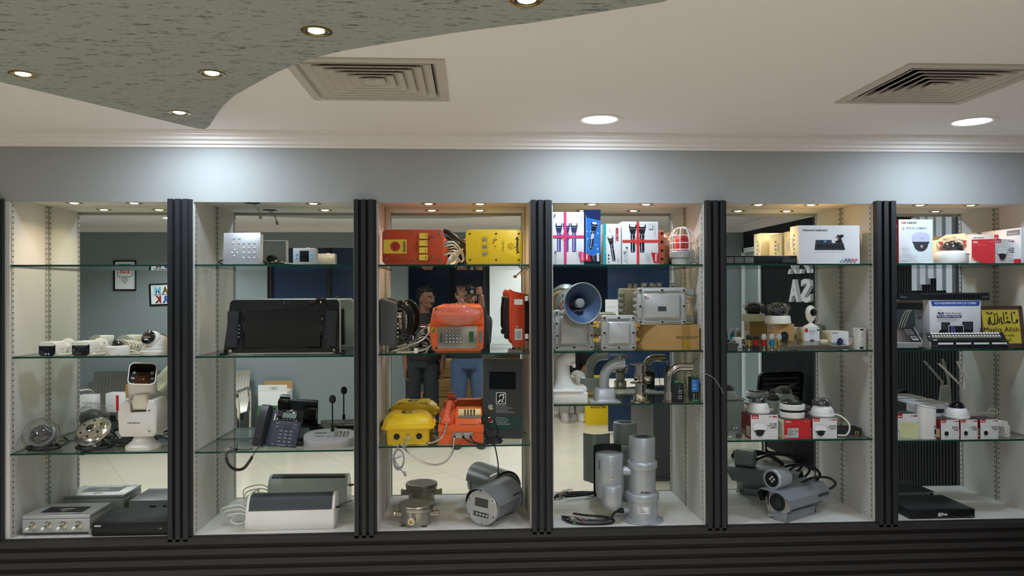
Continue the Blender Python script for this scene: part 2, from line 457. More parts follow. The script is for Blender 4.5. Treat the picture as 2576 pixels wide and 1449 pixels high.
thin('light_glass', (.95, .95, .95), rough=.02, ior=1.45, extra=.02)
S('glass_edge', (22, 62, 52), 0.15, var=.05)
def _mirror():
    m = bpy.data.materials.new('mirror'); m.use_nodes = True; nt = m.node_tree; n = nt.nodes
    b = n['Principled BSDF']; b.inputs['Metallic'].default_value = 1; b.inputs['Roughness'].default_value = 0.0
    nz = n.new('ShaderNodeTexNoise'); nz.inputs['Scale'].default_value = 2
    mx = n.new('ShaderNodeMix'); mx.data_type = 'RGBA'; mx.inputs['A'].default_value = (.80, .85, .82, 1); mx.inputs['B'].default_value = (.82, .86, .84, 1)
    nt.links.new(nz.outputs[0], mx.inputs['Factor']); nt.links.new(mx.outputs['Result'], b.inputs['Base Color'])
    MATS['mirror'] = m
_mirror()
def _floor():
    m = bpy.data.materials.new('floor_tile'); m.use_nodes = True; nt = m.node_tree; n = nt.nodes; l = nt.links
    b = n['Principled BSDF']; b.inputs['Roughness'].default_value = .22
    tc = n.new('ShaderNodeTexCoord'); mp = n.new('ShaderNodeMapping'); mp.inputs['Rotation'].default_value = (0, 0, R(32))
    br = n.new('ShaderNodeTexBrick'); br.offset = 0; br.inputs['Scale'].default_value = 1; br.inputs['Mortar Size'].default_value = .002
    br.inputs['Brick Width'].default_value = .6; br.inputs['Row Height'].default_value = .6
    br.inputs['Color1'].default_value = (.80, .74, .60, 1); br.inputs['Color2'].default_value = (.83, .77, .63, 1); br.inputs['Mortar'].default_value = (.52, .47, .38, 1)
    nz = n.new('ShaderNodeTexNoise'); nz.inputs['Scale'].default_value = 2.2; nz.inputs['Detail'].default_value = 6
    mx = n.new('ShaderNodeMix'); mx.data_type = 'RGBA'; mx.blend_type = 'MULTIPLY'; mx.inputs['Factor'].default_value = .18
    l.new(tc.outputs['Object'], mp.inputs[0]); l.new(mp.outputs[0], br.inputs['Vector']); l.new(tc.outputs['Object'], nz.inputs['Vector'])
    l.new(br.outputs['Color'], mx.inputs['A']); l.new(nz.outputs['Color'], mx.inputs['B']); l.new(mx.outputs['Result'], b.inputs['Base Color'])
    MATS['floor_tile'] = m
_floor()
def _panel():
    m = bpy.data.materials.new('grey_plaster'); m.use_nodes = True; nt = m.node_tree; n = nt.nodes; l = nt.links
    b = n['Principled BSDF']; b.inputs['Roughness'].default_value = .8
    tc = n.new('ShaderNodeTexCoord'); mp = n.new('ShaderNodeMapping'); mp.inputs['Scale'].default_value = (6.5, 23, 6.5)
    nz = n.new('ShaderNodeTexNoise'); nz.inputs['Scale'].default_value = 3.4; nz.inputs['Detail'].default_value = 10; nz.inputs['Roughness'].default_value = .7
    rp = n.new('ShaderNodeValToRGB'); e = rp.color_ramp.elements
    e[0].position = .38; e[0].color = (*s2l((96, 99, 96)), 1); e[1].position = .45; e[1].color = (*s2l((160, 163, 157)), 1)
    l.new(tc.outputs['Object'], mp.inputs[0]); l.new(mp.outputs[0], nz.inputs['Vector']); l.new(nz.outputs[0], rp.inputs[0]); l.new(rp.outputs[0], b.inputs['Base Color'])
    bp = n.new('ShaderNodeBump'); bp.inputs['Strength'].default_value = .4; bp.inputs['Distance'].default_value = .003; l.new(nz.outputs[0], bp.inputs['Height']); l.new(bp.outputs[0], b.inputs['Normal'])
    MATS['grey_plaster'] = m
_panel()
# ================================================================ the setting
ZC, ZN0, ZN1, ZL = 2.345, 0.518, 2.05, 2.036     # ceiling, bay floor, bay ceiling, lip over the bays
XL, XR, YB, YD = -4.8, 3.08, -4.25, -7.75         # side walls, back wall, deep back wall
PIL = [(-2.203, -2.101), (-1.373, -1.271), (-.540, -.440), (.275, .373), (1.098, 1.199), (1.921, 2.025), (2.752, 2.853)]
BAYS = [(PIL[i][1]+(.003 if i else .021), PIL[i+1][0]-.003) for i in range(6)]
b = B(); b.box(XL-.1, XR+.1, YD-.1, .5, -.05, 0, 'floor_tile'); struct(b, 'floor')
# ceiling with the two vent openings left free
V1 = (-.587, -.083, -1.166, -.66); V2 = (1.392, 1.888, -1.183, -.686)
def holed(b, x0, x1, y0, y1, z, holes, m):
    xs = sorted({x0, x1, *[h[0] for h in holes], *[h[1] for h in holes]}); ys = sorted({y0, y1, *[h[2] for h in holes], *[h[3] for h in holes]})
    for xa, xb in zip(xs, xs[1:]):
        for ya, yb in zip(ys, ys[1:]):
            cx, cy = (xa+xb)/2, (ya+yb)/2
            if any(h[0] < cx < h[1] and h[2] < cy < h[3] for h in holes): continue
            b.poly([(xa, ya, z), (xa, yb, z), (xb, yb, z), (xb, ya, z)], m)
IN = .022
b = B(); holed(b, XL-.1, XR+.1, YD-.1, .05, ZC, [(v[0]+IN, v[1]-IN, v[2]+IN, v[3]-IN) for v in (V1, V2)], 'ceiling_white'); struct(b, 'ceiling')
# display wall: band above the bays, plain ends, fluted base
b = B(); b.box(XL, XR, 0, .013, ZL, ZC, 'wall_grey'); b.box(XL, PIL[0][0], 0, .12, 0, ZL, 'wall_grey'); b.box(PIL[6][1], XR, 0, .12, 0, ZL, 'wall_grey'); struct(b, 'wall_front')
def cornice(b, run):   # profile swept along x; y measured out of the wall, z below the ceiling
    prof = [(0, -.060), (.009, -.060), (.011, -.050), (.030, -.047), (.032, -.036), (.036, -.034), (.056, -.031), (.058, -.021), (.062, -.019), (.088, -.016), (.090, -.007), (.098, -.006), (.100, -.010), (.108, -.010), (.110, 0)]
    return prof
prof = cornice(None, None)
b = B(); b.loft([[(x, -p[0], ZC+p[1]) for p in prof] for x in (XL, XR)], 'cornice_white', False, False, closed=False); struct(b, 'trim_1', 'white stepped cornice above the grey band over the bays', 'cornice', sharp=8)
b = B()
z = .505; nrib = 11; pitch = .0465
b.box(XL, XR, -.016, .0, .0, .518, 'base_dark')
for i in range(nrib):
    z1 = .514-i*pitch; b.prism([(-.016, z1), (-.034, z1-.004), (-.034, z1-.029), (-.016, z1-.034)], 'x', XL, XR, 'base_dark')
struct(b, 'baseboard_front', 'dark fluted base panel below the row of bays', 'base panel')
wp = ['left of the cameras bay', 'between the cameras bay and the video phone bay', 'between the video phone bay and the bay of orange phones', 'between the orange phones and the torch boxes', 'between the torch boxes and the network keyboard box', 'between the keyboard box and the framed yellow sign', 'right of the framed yellow sign']
for i, (a, c) in enumerate(PIL):
    b = B(); out = []; w = c-a; p = w/3
    pts = [(a, .004), (a, -.022)]
    for k in range(3):
        x = a+k*p; pts += [(x+.001, -.034), (x+p*.62, -.034), (x+p*.70, -.016)]
        if k < 2: pts += [(x+p*.97, -.016)]
    pts += [(c, -.016), (c, .004)]
    b.prism(pts, 'z', .500, 2.047, 'pillar_dark')
    struct(b, 'trim_%d' % (i+2), 'dark fluted vertical pillar strip '+wp[i], 'pillar')
# bays: each a white display case with its mirror back and slotted standards
bname = ['first bay, with the white cameras', 'second bay, with the video phone', 'third bay, with the orange phones', 'fourth bay, with the torch boxes', 'fifth bay, with the network keyboard box', 'sixth bay, with the framed yellow sign']
def standard(b, x, sg, y, w=.016):                 # slotted upright on a side panel; sg = which way it faces
    b.box(min(x, x+sg*.004), max(x, x+sg*.004), y-w/2, y+w/2, ZN0, ZN1-.004, 'strip_metal')
    k = int((ZN1-ZN0)/.0255)
    for i in range(k):
        zz = ZN0+.018+i*.0255; X = x+sg*.0044
        b.poly([(X, y-.004, zz), (X, y+.004, zz), (X, y+.004, zz+.0065), (X, y-.004, zz+.0065)], 'slot_dark')
for i, (xa, xb) in enumerate(BAYS):
    t = thing('display_case', 'white lined display case of the %s' % bname[i], 'display case', ((xa+xb)/2, 0, ZN0)); ox, oz = (xa+xb)/2, ZN0
    def P(bb, n, **k): bb.T = Matrix.Identity(4); o = bb.build(n, t, **k); o.location = (-ox, 0, -oz); return o
    bb = B(); bb.box(xa-.022, xa, 0.001, YM+.03, ZN0-.02, ZN1+.02, 'niche_white'); P(bb, 'side_panel')
    bb = B(); bb.box(xb, xb+.022, 0.001, YM+.03, ZN0-.02, ZN1+.02, 'niche_white'); P(bb, 'side_panel')
    bb = B(); bb.box(xa, xb, .0, YM+.03, ZN0-.03, ZN0, 'niche_white'); P(bb, 'base_board')
    bb = B(); bb.box(xa, xb, .014, YM+.03, ZN1, ZN1+.02, 'niche_white'); P(bb, 'top_board')
    bb = B(); bb.box(xa, xb, YM, YM+.006, ZN0, ZN1, 'mirror'); P(bb, 'mirror', label='mirror back panel')
    for x, sg in ((xa, 1), (xb, -1)):
        for y in (.018, YM-.016):
            bb = B(); standard(bb, x, sg, y); P(bb, 'slotted_standard')
SH = {}
shelf_px = [(668, 898, 1140.5), (667, 897, 1136), (667.5, 890.5, 1122.5), (667, 884.5, 1017.5), (665.5, 884, 1107.5), (664, 880, 1108)]
sdep = [(.0, .012, -.004), (.0, .006, -.002), (.0, .0, -.002), (.0, .0, .004), (.0, .0, .006), (.0, .0, .004)]
ord_ = ['top', 'second', 'third']
for i, row in enumerate(shelf_px):
    xa, xb = BAYS[i]; xm = (xa+xb)/2
    for j, py in enumerate(row):
        y0 = sdep[i][j]; pm = IW/2+FPX*((xm)/3.5)-100; z = at(min(max(pm, 200), 2560), py, y0).z
        zt = z+.004; SH[i+1, j+1] = zt
        b = B(); xa2, xb2 = xa+.0048, xb-.0048
        vs = [b.v(p) for p in ((xa2, y0, zt-.008), (xb2, y0, zt-.008), (xb2, YM-.004, zt-.008), (xa2, YM-.004, zt-.008), (xa2, y0, zt), (xb2, y0, zt), (xb2, YM-.004, zt), (xa2, YM-.004, zt))]
        for q, m in (((0, 3, 2, 1), 'shelf_face'), ((4, 5, 6, 7), 'shelf_face'), ((0, 1, 5, 4), 'glass_edge'), ((2, 3, 7, 6), 'glass_edge'), ((0, 4, 7, 3), 'glass_edge'), ((1, 2, 6, 5), 'glass_edge')):
            b.face([vs[k] for k in q], m)
        o = b.build('glass_shelf'); tag(o, 'green-edged glass shelf, the %s one in the %s' % (ord_[j], bname[i]), 'shelf', 'glass shelves in the display bays')
for i in range(1, 7): SH[i, 0] = ZN0; SH[i, 4] = ZN0
# ---------------------------------------------------------------- lamps
def spot_fit(name, label, loc, r, ringm, lensm, power, col, size=95, grp=None, tilt=None, blend=.7, lr=.02):
    t = thing(name, label, 'downlight', loc, group=grp)
    sm = r < .06; q = .52 if sm else .70
    b = B(); b.lathe(([(r*.52, -.0005)] if sm else [])+[(r*.72, -.0012), (r*.76, -.0028), (r*.88, -.0034), (r, -.0022), (r, .0)], ringm, n=36, cap=False); b.build('trim_ring', t)
    b = B(); b.lathe([(0, -.0046), (r*q*.65, -.0038), (r*q, -.0008)], lensm, n=28, cap=False); b.build('lens', t, label='glowing lens')
    if power > 0 and size > 160:
        ld = bpy.data.lights.new('beam', 'AREA'); ld.shape = 'DISK'; ld.size = r*1.4; ld.energy = power; ld.color = col; o = bpy.data.objects.new('beam', ld); C.objects.link(o); o.location = (0, 0, -.008); o.parent = t
    elif power > 0: lamp('beam', t, (0, 0, -.016), power, col, size, blend, lr, rot=tilt)
    return t
nsp = [(0, 187, 512.8, WARM, 1.0, 'left'), (0, 337.6, 513.4, WARM, 1.0, 'right'), (1, 788.4, 518.9, WARM, 1.0, 'right'), (2, 1078.5, 522.5, (1, .66, .46), .8, 'left'), (2, 1207.5, 523.4, (1, .74, .36), .7, 'right'),
       (3, 1489, 522.5, (1, .80, .45), 1.1, 'left'), (3, 1625, 523, (1, .74, .58), 1.2, 'right'), (4, 1908, 521, (1, .80, .52), .95, 'left'), (4, 2040, 520, (1, .76, .55), 1.0, 'right'), (5, 2314, 520, (1, .70, .50), .8, 'left'), (5, 2442, 521, (1, .72, .52), .4, 'right')]
for (bi, px, py, col, k, sd) in nsp:
    p = at(px, py, .16)
    spot_fit('niche_spotlight', '%s halogen spotlight in the top of the %s' % (sd, bname[bi]), (p.x, .16, ZN1), .037, 'brass_ring', 'lamp_warm' if k > .5 else 'lamp_dimwarm', P_NICHE*k, col, 150, 'halogen spotlights inside the bays', blend=.9)
# white downlights washing the display wall
pw = [(atz(474, 298, ZC), .88, 'partly behind the tip of the grey ceiling panel'), (atz(1508, 301, ZC), 1.0, 'above the torch boxes bay'), (atz(2445, 306, ZC), 1.0, 'beside the right air vent')]
for p, k, w in pw:
    spot_fit('recessed_downlight', 'large white downlight, '+w, (p.x, p.y, ZC), .102, 'cornice_white', 'lamp_white', P_WALLWASH*k, COOL, 166, 'white downlights along the display wall', blend=.35, lr=.07, tilt=(R(-8), R(6 if k > 1.2 else 0), 0))
# room downlights behind the camera
for i, (x, y) in enumerate([(-2.9, -1.9), (-1.1, -2.75), (.75, -2.6), (2.3, -2.3), (-2.9, -3.3), (.9, -3.6), (2.5, -3.6), (-.9, -5.6), (.9, -5.6), (2.4, -5.6)]):
    w = ['near the left end wall', 'above the two people', 'above the desk', 'in front of the fluted feature wall', 'above the visitor bench', 'above the glass opening', 'above the right door', 'first in the back room', 'second in the back room', 'third in the back room'][i]
    spot_fit('ceiling_downlight', 'round white ceiling downlight behind the viewer, '+w, (x, y, ZC), .1, 'cornice_white', 'lamp_white', P_CEIL*(.45 if y < -4 else .16 if x > 1.5 else 1.1 if x < .8 else .8), NEUT if i % 2 else (.95, .97, 1), 150, 'downlights in the room behind the viewer', blend=.5, lr=.08)
# grey textured ceiling panel with its brass spots
ZP = 2.287
ol = [(515, 325), (526, 318), (540, 296), (560, 268), (590, 240), (640, 212), (700, 180), (780, 148), (860, 128), (980, 108), (1160, 80), (1340, 57), (1500, 32), (1650, 8), (1673, 4)]
pts = [atz(x, y, ZP) for x, y in ol]
right = [(p.x, p.y) for p in pts]
lf = [atz(x, y, ZP) for x, y in ((0, 206), (130, 237), (260, 267), (390, 298), (500, 324))]
left = [(p.x, p.y) for p in lf]
e = right[-1]
outl = left+right+[(e[0]+.02, e[1]-.06), (e[0]+.05, e[1]-.5), (.4, -2.45), (-.2, -2.7), (-1.3, -2.75), (-2.2, -2.4), (-2.7, -1.6), (-2.75, -1.1), (left[0][0]-.5, left[0][1]-.22)]
b = B(); b.prism(outl, 'z', ZP, ZP+.03, 'grey_plaster'); o = b.build('ceiling_panel'); tag(o, 'grey textured free-form panel hung under the white ceiling', 'ceiling panel', kind='structure')
b = B()
for x, y in ((-1.9, -1.3), (-1.0, -1.6), (-.3, -1.7), (-1.3, -2.2)): b.cyl((x, y, ZP+.03), (x, y, ZC), .02, m='cornice_white', n=10)
o = b.build('hanger', o); 
for (px, py, w) in ((58, 186, 'leftmost, by the left edge'), (533, 184, 'in the middle of the narrow end'), (796, 78, 'nearest the left air vent'), (451, 283, 'nearest the pointed tip'), (1325, 0, 'at the upper edge of the view')):
    p = atz(px, py, ZP)
    spot_fit('panel_spotlight', 'small brass ringed spotlight in the grey ceiling panel, '+w, (p.x, p.y, ZP), .04, 'brass_ring', 'lamp_warm', P_PANEL, (1, .86, .6), 90, 'brass spotlights in the grey ceiling panel')
# air vents
def vent(v, label):
    cx, cy = (v[0]+v[1])/2, (v[2]+v[3])/2; h = (v[1]-v[0])/2; hy = (v[3]-v[2])/2
    t = thing('air_vent', label, 'air vent', (cx, cy, ZC), group='square ceiling air vents')
    def strip(b, a0, z0, a1, z1, m):
        A = [(-a0, -a0*hy/h, z0), (a0, -a0*hy/h, z0), (a0, a0*hy/h, z0), (-a0, a0*hy/h, z0)]; D = [(-a1, -a1*hy/h, z1), (a1, -a1*hy/h, z1), (a1, a1*hy/h, z1), (-a1, a1*hy/h, z1)]
        b.loft([A, D], m, False, False)
    b = B(); strip(b, h, 0, h, -.006, 'louver'); strip(b, h, -.006, h-.03, -.008, 'louver'); strip(b, h-.03, -.008, h-.045, .012, 'louver'); b.build('frame', t)
    n = 6
    for i in range(n):
        a = h-.045-i*.033
        b = B(); strip(b, a, -.005, a-.052, .020, 'louver'); strip(b, a, -.005, a-.001, -.007, 'louver'); strip(b, a-.001, -.007, a-.053, .018, 'louver'); strip(b, a+.0006, -.004, a+.0006, -.0078, 'louver'); strip(b, a+.0006, -.0078, a-.0012, -.0078, 'louver'); b.build('louver', t)
    b = B(); a = h-.045-n*.033
    b.poly([(-a, -a, .0), (a, -a, .0), (0, 0, .02)], 'louver'); b.poly([(a, -a, 0), (a, a, 0), (0, 0, .02)], 'louver'); b.poly([(a, a, 0), (-a, a, 0), (0, 0, .02)], 'louver'); b.poly([(-a, a, 0), (-a, -a, 0), (0, 0, .02)], 'louver'); b.build('centre_cone', t)
    b = B(); q = h-IN; qy = hy-IN
    for f in (((-q, -qy), (q, -qy)), ((q, -qy), (q, qy)), ((q, qy), (-q, qy)), ((-q, qy), (-q, -qy))): b.poly([(*f[0], .0), (*f[1], .0), (*f[1], .12), (*f[0], .12)], 'duct_dark')
    b.poly([(-q, -qy, .12), (q, -qy, .12), (q, qy, .12), (-q, qy, .12)], 'duct_dark'); b.build('duct', t)
vent(V1, 'square four-way air vent partly hidden by the grey ceiling panel'); vent(V2, 'square four-way air vent at the right end of the white ceiling')
# room behind the viewer (seen in the mirrors)
xo0 = refl(1026, 850, YB).x; xo1 = refl(1700, 850, YB).x      # opening into the back room
wx0, wx1 = refl(672, 800, YB).x, refl(978, 800, YB).x; wz0, wz1 = .934, 2.115
b = B(); b.box(XL, wx0, YB-.12, YB, 0, ZC, 'back_wall'); b.box(wx1, xo0, YB-.12, YB, 0, ZC, 'back_wall'); b.box(wx0, wx1, YB-.12, YB, 0, wz0, 'back_wall'); b.box(wx0, wx1, YB-.12, YB, wz1, ZC, 'back_wall')
b.box(xo0, xo1, YB-.12, YB, 2.15, ZC, 'back_wall'); b.box(xo1, XR, YB-.12, YB, 0, ZC, 'back_wall'); struct(b, 'wall_back')
b = B(); b.box(wx0, wx1, YB-.08, YB-.07, wz0, wz1, 'navy_glass')
for x in (wx0+.02, (wx0+wx1)/2, wx1-.02): b.box(x-.018, x+.018, YB-.09, YB-.03, wz0, wz1, 'black_matte')
struct(b, 'window_1', 'dark glazed window in the back wall', 'window')
cx0, cx1 = refl(1232, 800, YB).x, refl(1318, 800, YB).x+.12
b = B(); b.box(cx0, cx1, YB-.2, YB-.0, 0, 2.15, 'poster_white'); b.box(cx0-.07, cx0-.005, YB-.1, YB-.04, 0, 2.15, 'slat_dark'); struct(b, 'trim_9', 'white column with a dark post in the glazed opening', 'column')
b = B(); b.box(XL, XR, YD-.1, YD, 0, ZC, 'back_wall'); struct(b, 'wall_rear')
b = B(); b.box(-1.6, 2.2, YD+.005, YD+.02, .2, 2.3, 'navy_glass')
for x in (-1.6, -.3, 1.0, 2.2): b.box(x-.03, x+.03, YD+.005, YD+.05, .0, 2.34, 'slat_dark')
struct(b, 'window_2', 'large navy glazed shopfront at the far end of the back room', 'window')
b = B(); b.box(XL-.1, XL, YD, .12, 0, ZC, 'back_wall'); struct(b, 'wall_left')
b = B(); b.box(XR, XR+.1, YD, .12, 0, ZC, 'back_wall'); struct(b, 'wall_right')
yd0, yd1 = -4.2, -3.67
b = B(); k = 0; y = -.06; xw = XR-.002
b.box(XR-.006, XR, yd1, -.03, 0, ZC, 'slat_dark'); b.box(XR-.006, XR, YB, yd1, 2.1, ZC, 'slat_dark')
while y > YB+.05:
    zb = 0 if y > yd1 else 2.1
    b.box(XR-.022, XR-.006, y-.0105, y+.0105, zb, ZC-.002, 'slat_dark'); y -= .033
struct(b, 'trim_10', 'dark ribbed feature cladding on the right wall', 'wall cladding')
b = B(); b.box(XR-.03, XR, yd0, yd1, 0, 2.08, 'greenish'); b.box(XR-.045, XR, yd0-.02, yd0+.05, 0, 2.1, 'poster_white'); b.box(XR-.045, XR, yd1-.05, yd1, 0, 2.1, 'poster_white'); b.box(XR-.045, XR, yd0, yd1, 2.05, 2.1, 'poster_white')
struct(b, 'door_1', 'pale green door with white frame beside the ribbed cladding', 'door')
b = B(); b.loft([[(x, YB+p[0], ZC+p[1]) for p in prof] for x in (XL, XR)], 'cornice_white', False, False, closed=False)
b.loft([[(XR-p[0]-.022, y, ZC+p[1]) for p in prof] for y in (YB, 0)], 'cornice_white', False, False, closed=False); struct(b, 'trim_11', 'white cornice of the back and right walls', 'cornice')
# ================================================================ goods: helpers shared by the bays
ROWS = [[668, 898, 1140, 1350], [667, 897, 1136, 1342], [667, 890, 1122, 1332], [667, 884, 1017, 1320], [665, 884, 1107, 1314], [664, 880, 1108, 1308]]
def on(bay, sh, px, y, dz=0.0):          # sh 1..3 shelves, 4 = floor of the bay
    p = at(px, ROWS[bay-1][sh-1], y); return Vector((p.x, y, SH[bay, sh]+dz+.0005))
def box_with_art(name, t, w, d, h, m, art=None, side=None, right=None, top=None, bev=.0012, mats=None, pn='carton'):
    # box centred on x and resting on z = 0, front at y = 0, back at y = d; art callables draw on (w,h) faces
    b = B(); b.box(-w/2, w/2, 0, d, 0, h, m, bev); b.build(pn, t)
    for fn, fr, nm in ((art, 'f', 'printed_front'), (side, 'l', 'printed_side'), (right, 'r', 'printed_side'), (top, 't', 'printed_top')):
        if fn is None: continue
        b = B()
        if fr == 'f': front(b, -w/2, 0, 0); fn(b, w, h)
        elif fr == 'l': lside(b, -w/2, d, 0); fn(b, d, h)
        elif fr == 'r': rside(b, w/2, 0, 0); fn(b, d, h)
        else: topf(b, -w/2, 0, h); fn(b, w, d)
        b.build(nm, t)
def screw(b, c, r, m='steel', ax=(0, -1, 0), m2='ink_black'):
    c = Vector(c); a = Vector(ax); b.lathe([(r, 0), (r, .0012), (r*.55, .0016), (r*.5, .0006), (0, .0006)], m, c, ax, 12, ms=[m, m, m2, m2])
def led(b, c, r, ax=(0, -1, 0), m='ink_light'): b.lathe([(r, 0), (r*.8, .0015), (r*.4, .0022), (0, .0024)], m, c, ax, 12)
# ---------------------------------------------------------------- bay 1, second shelf
def bullet(label, loc, w, h, L, rz=0, twin=True, grp='white bullet cameras'):
    t = thing('bullet_camera', label, 'security camera', loc, rz, grp)
    b = B(); b.prism(rr2(w, h, .016, 5, 0, h/2), 'y', .004, L, 'white_plastic', .003); b.prism(rr2(w*.94, h*.30, .008, 4, 0, h*.88), 'y', -.004, L*.9, 'white_plastic', .002); b.build('body', t)
    b = B(); b.prism(rr2(w*.97, h*.95, .015, 5, 0, h*.48), 'y', -.003, .006, 'black_gloss', .002)
    front(b, 0, 0, -.003)
    b.d_rr(-w*.30, h*.36, w*.33, h*.80, .004, 'lens_glass'); b.d_ring(w*.02, h*.58, h*.12, .0016, 'dark_grey')
    if twin: b.d_el(-w*.05, h*.17, .0045, .0045, 'ink_light', 14); b.d_el(w*.13, h*.17, .0045, .0045, 'ink_light', 14)
    else: b.d_line([(-w*.36, h*.66), (w*.3, h*.66)], .0012, 'mid_grey'); b.d_el(-w*.36, h*.44, .002, .003, 'ink_light', 10)
    b.build('front_window', t, label='glossy black front window')
    b = B(); b.cyl((.0, L-.004, h*.5), (.012, L+.035, h*.56), .017, .012, 'white_plastic', 16); b.sph((.013, L+.036, h*.56), .016, 'white_plastic', 16, 10); b.build('joint', t)
    b = B(); b.lathe([(0, .012), (.014, .012), (.030, .008), (.037, .002), (.037, 0)], 'white_plastic', (.014, L+.054, h*.58+.0), (0, -1, 0), 28, cap=False); b.lathe([(.037, 0), (0, 0)], 'white_plastic', (.014, L+.054, h*.58), (0, -1, 0), 28, cap=False)
    for a in (30, 150, 270): b.cyl((.014+.026*math.cos(R(a)), L+.0485, h*.58+.026*math.sin(R(a))), (.014+.026*math.cos(R(a)), L+.044, h*.58+.026*math.sin(R(a))), .003, m='ink_grey', n=8)
    b.build('mount_plate', t)
    b = B(); rside(b, w/2, 0, 0); b.d_text('HIKVISION', L*.45, h*.42, .005, 'ink_grey', w=.028); b.build('logo', t)
    b = B(); b.tube([(.014, L+.05, h*.4), (.05, L+.06, .02), (.07, L*.7, .007), (.055, L*.35, .006), (.05, L*.2, .006)], .0032, 'cable_white'); b.cyl((.05, L*.22, .007), (.048, L*.02, .007), .006, m='cable_white', n=10); b.build('cable', t)
    return t
bullet('white bullet camera with two round lights, at the left end of the shelf', on(1, 2, 118, .02), .073, .062, .10)
bullet('white bullet camera with plain black window, second from the left end', on(1, 2, 203, .02), .077, .064, .11, 2, False)
t = thing('dome_camera', 'small white dome camera with a shiny clear dome between bullet and turret cameras', 'security camera', on(1, 2, 296, .065))
b = B(); b.lathe([(.051, 0), (.052, .004), (.051, .030), (.047, .040), (.038, .0435), (0, .0435)], 'white_plastic', n=40); b.build('base', t)
b = B(); b.sph((0, 0, .040), (.037, .037, .036), 'dome_clear', 28, 14, f=lambda p: Vector((p.x, p.y, max(p.z, 0)))); b.build('dome', t, label='clear dome')
b = B(); b.sph((0, 0, .045), (.025, .025, .022), 'case_ball', 20, 12); b.cyl((0, -.012, .052), (0, -.027, .06), .010, .011, 'black_plastic', 16); b.box(-.026, .026, -.01, .01, .042, .05, 'steel'); b.build('eyeball', t)
b = B(); b.frame((-.018, -.0515, .030), (1, 0, 0), (0, 0, 1)); b.d_text('HIKVISION', .006, 0, .003, 'ink_black', w=.026); b.build('logo', t)
t = thing('turret_camera', 'white turret camera with black oval face beside the dark pillar', 'security camera', on(1, 2, 392, .075))
b = B(); b.lathe([(.067, 0), (.0685, .004), (.0685, .018), (.065, .021), (.062, .022), (.062, .034), (.058, .036), (0, .036)], 'white_plastic', n=48); b.build('base_ring', t)
b = B(); b.lathe([(.056, .034), (.055, .05), (.050, .066), (.040, .08), (.02, .09), (0, .092)], 'white_plastic', (.004, .006, 0), n=40); b.build('shell', t)
b = B(); Q = Euler((R(62), 0, R(-14))); b.sph((-.006, -.016, .066), (.041, .041, .044), 'white_plastic', 30, 18); b.build('eyeball', t)
ax = Vector((-.25, -.86, .46)).normalized(); c0 = Vector((-.006, -.016, .066))+ax*.034
b = B(); b.lathe([(.0325, -.004), (.0325, .006), (.029, .009), (0, .010)], 'black_gloss', c0, ax, 32); u = Vector((0, 0, 1)).cross(ax).normalized(); v = ax.cross(u)
b.frame(c0+ax*.0102, u, v); b.d_rr(-.014, .0, .016, .018, .004, 'lens_brown'); b.d_rr(-.011, .003, .013, .015, .002, 'lens_glass'); b.d_line([(-.018, -.003), (.018, -.003)], .003, 'ink_light'); b.d_line([(-.012, .021), (.012, .021)], .002, 'ink_light'); b.d_rr(-.010, -.018, .010, -.010, .004, 'ink_light'); b.build('front_window', t, label='black oval front window')
b = B(); b.frame((.03, -.0525, .045), Vector((.9, .43, 0)), (0, 0, 1)); b.d_text('HIKVISION', .002, 0, .003, 'ink_grey', w=.02); b.build('logo', t)
b = B(); p = on(1, 2, 308, .185)
for k in range(5): b.tube([(p.x+.045*math.cos(a)*(1+.08*k)+.008*k, p.y+.02*math.sin(a*.5)+.008*k-.02, p.z+.032+.03*math.sin(a)*(1-.06*k)) for a in [2*math.pi*i/12+.3*k for i in range(12)]], .0028, 'cable_white', 7, 4, True)
b.tube([(p.x+.03, p.y-.03, p.z+.02), (p.x+.08, p.y-.02, p.z+.006), (p.x+.15, p.y-.05, p.z+.004), (p.x+.2, p.y-.03, p.z+.004)], .003, 'cable_white')
b.tube([(p.x-.04, p.y+.0, p.z+.02), (p.x-.0, p.y-.06, p.z+.004), (p.x+.1, p.y-.08, p.z+.004), (p.x+.18, p.y-.06, p.z+.004)], .003, 'cable_white')
o = b.build('camera_cable'); tag(o, 'coiled white camera cable behind the small white dome camera', 'cable')
# ---------------------------------------------------------------- bay 1, third shelf
t = thing('dome_camera', 'dome camera in crackly clear wrap lying on a coil of black cable', 'security camera', on(1, 3, 104, .07))
b = B()
for k, (r, zz) in enumerate(((.062, .006), (.070, .008), (.066, .016), (.074, .013))): b.tube(coil((.012, 0, zz), r, 1, 0, 14, r*.72, .003, k), .0048, 'cable_black', 8, 4)
b.tube([(.08, .0, .014), (.105, .03, .03), (.07, .06, .045)], .0048, 'cable_black', 8); b.build('cable_coil', t)
ax = Vector((.0, -.80, .60)).normalized(); c0 = Vector((0, .005, .066))
b = B(); b.lathe([(0, -.03), (.045, -.03), (.056, -.02), (.058, .0), (.050, .006), (0, .006)], 'mid_grey', c0, ax, 40, cap=False); b.build('base', t)
b = B(); b.sph(c0+ax*.006, .047, 'case_ball', 28, 16); b.build('dome', t, label='dark glossy dome')
b = B(); crumple(b, c0+ax*.008, (.080, .064, .074), 'clear_film', 3, .10, 40, 26, 3.5, -(c0+ax*.008).z+.002); b.build('clear_wrap', t, label='clear plastic wrap')
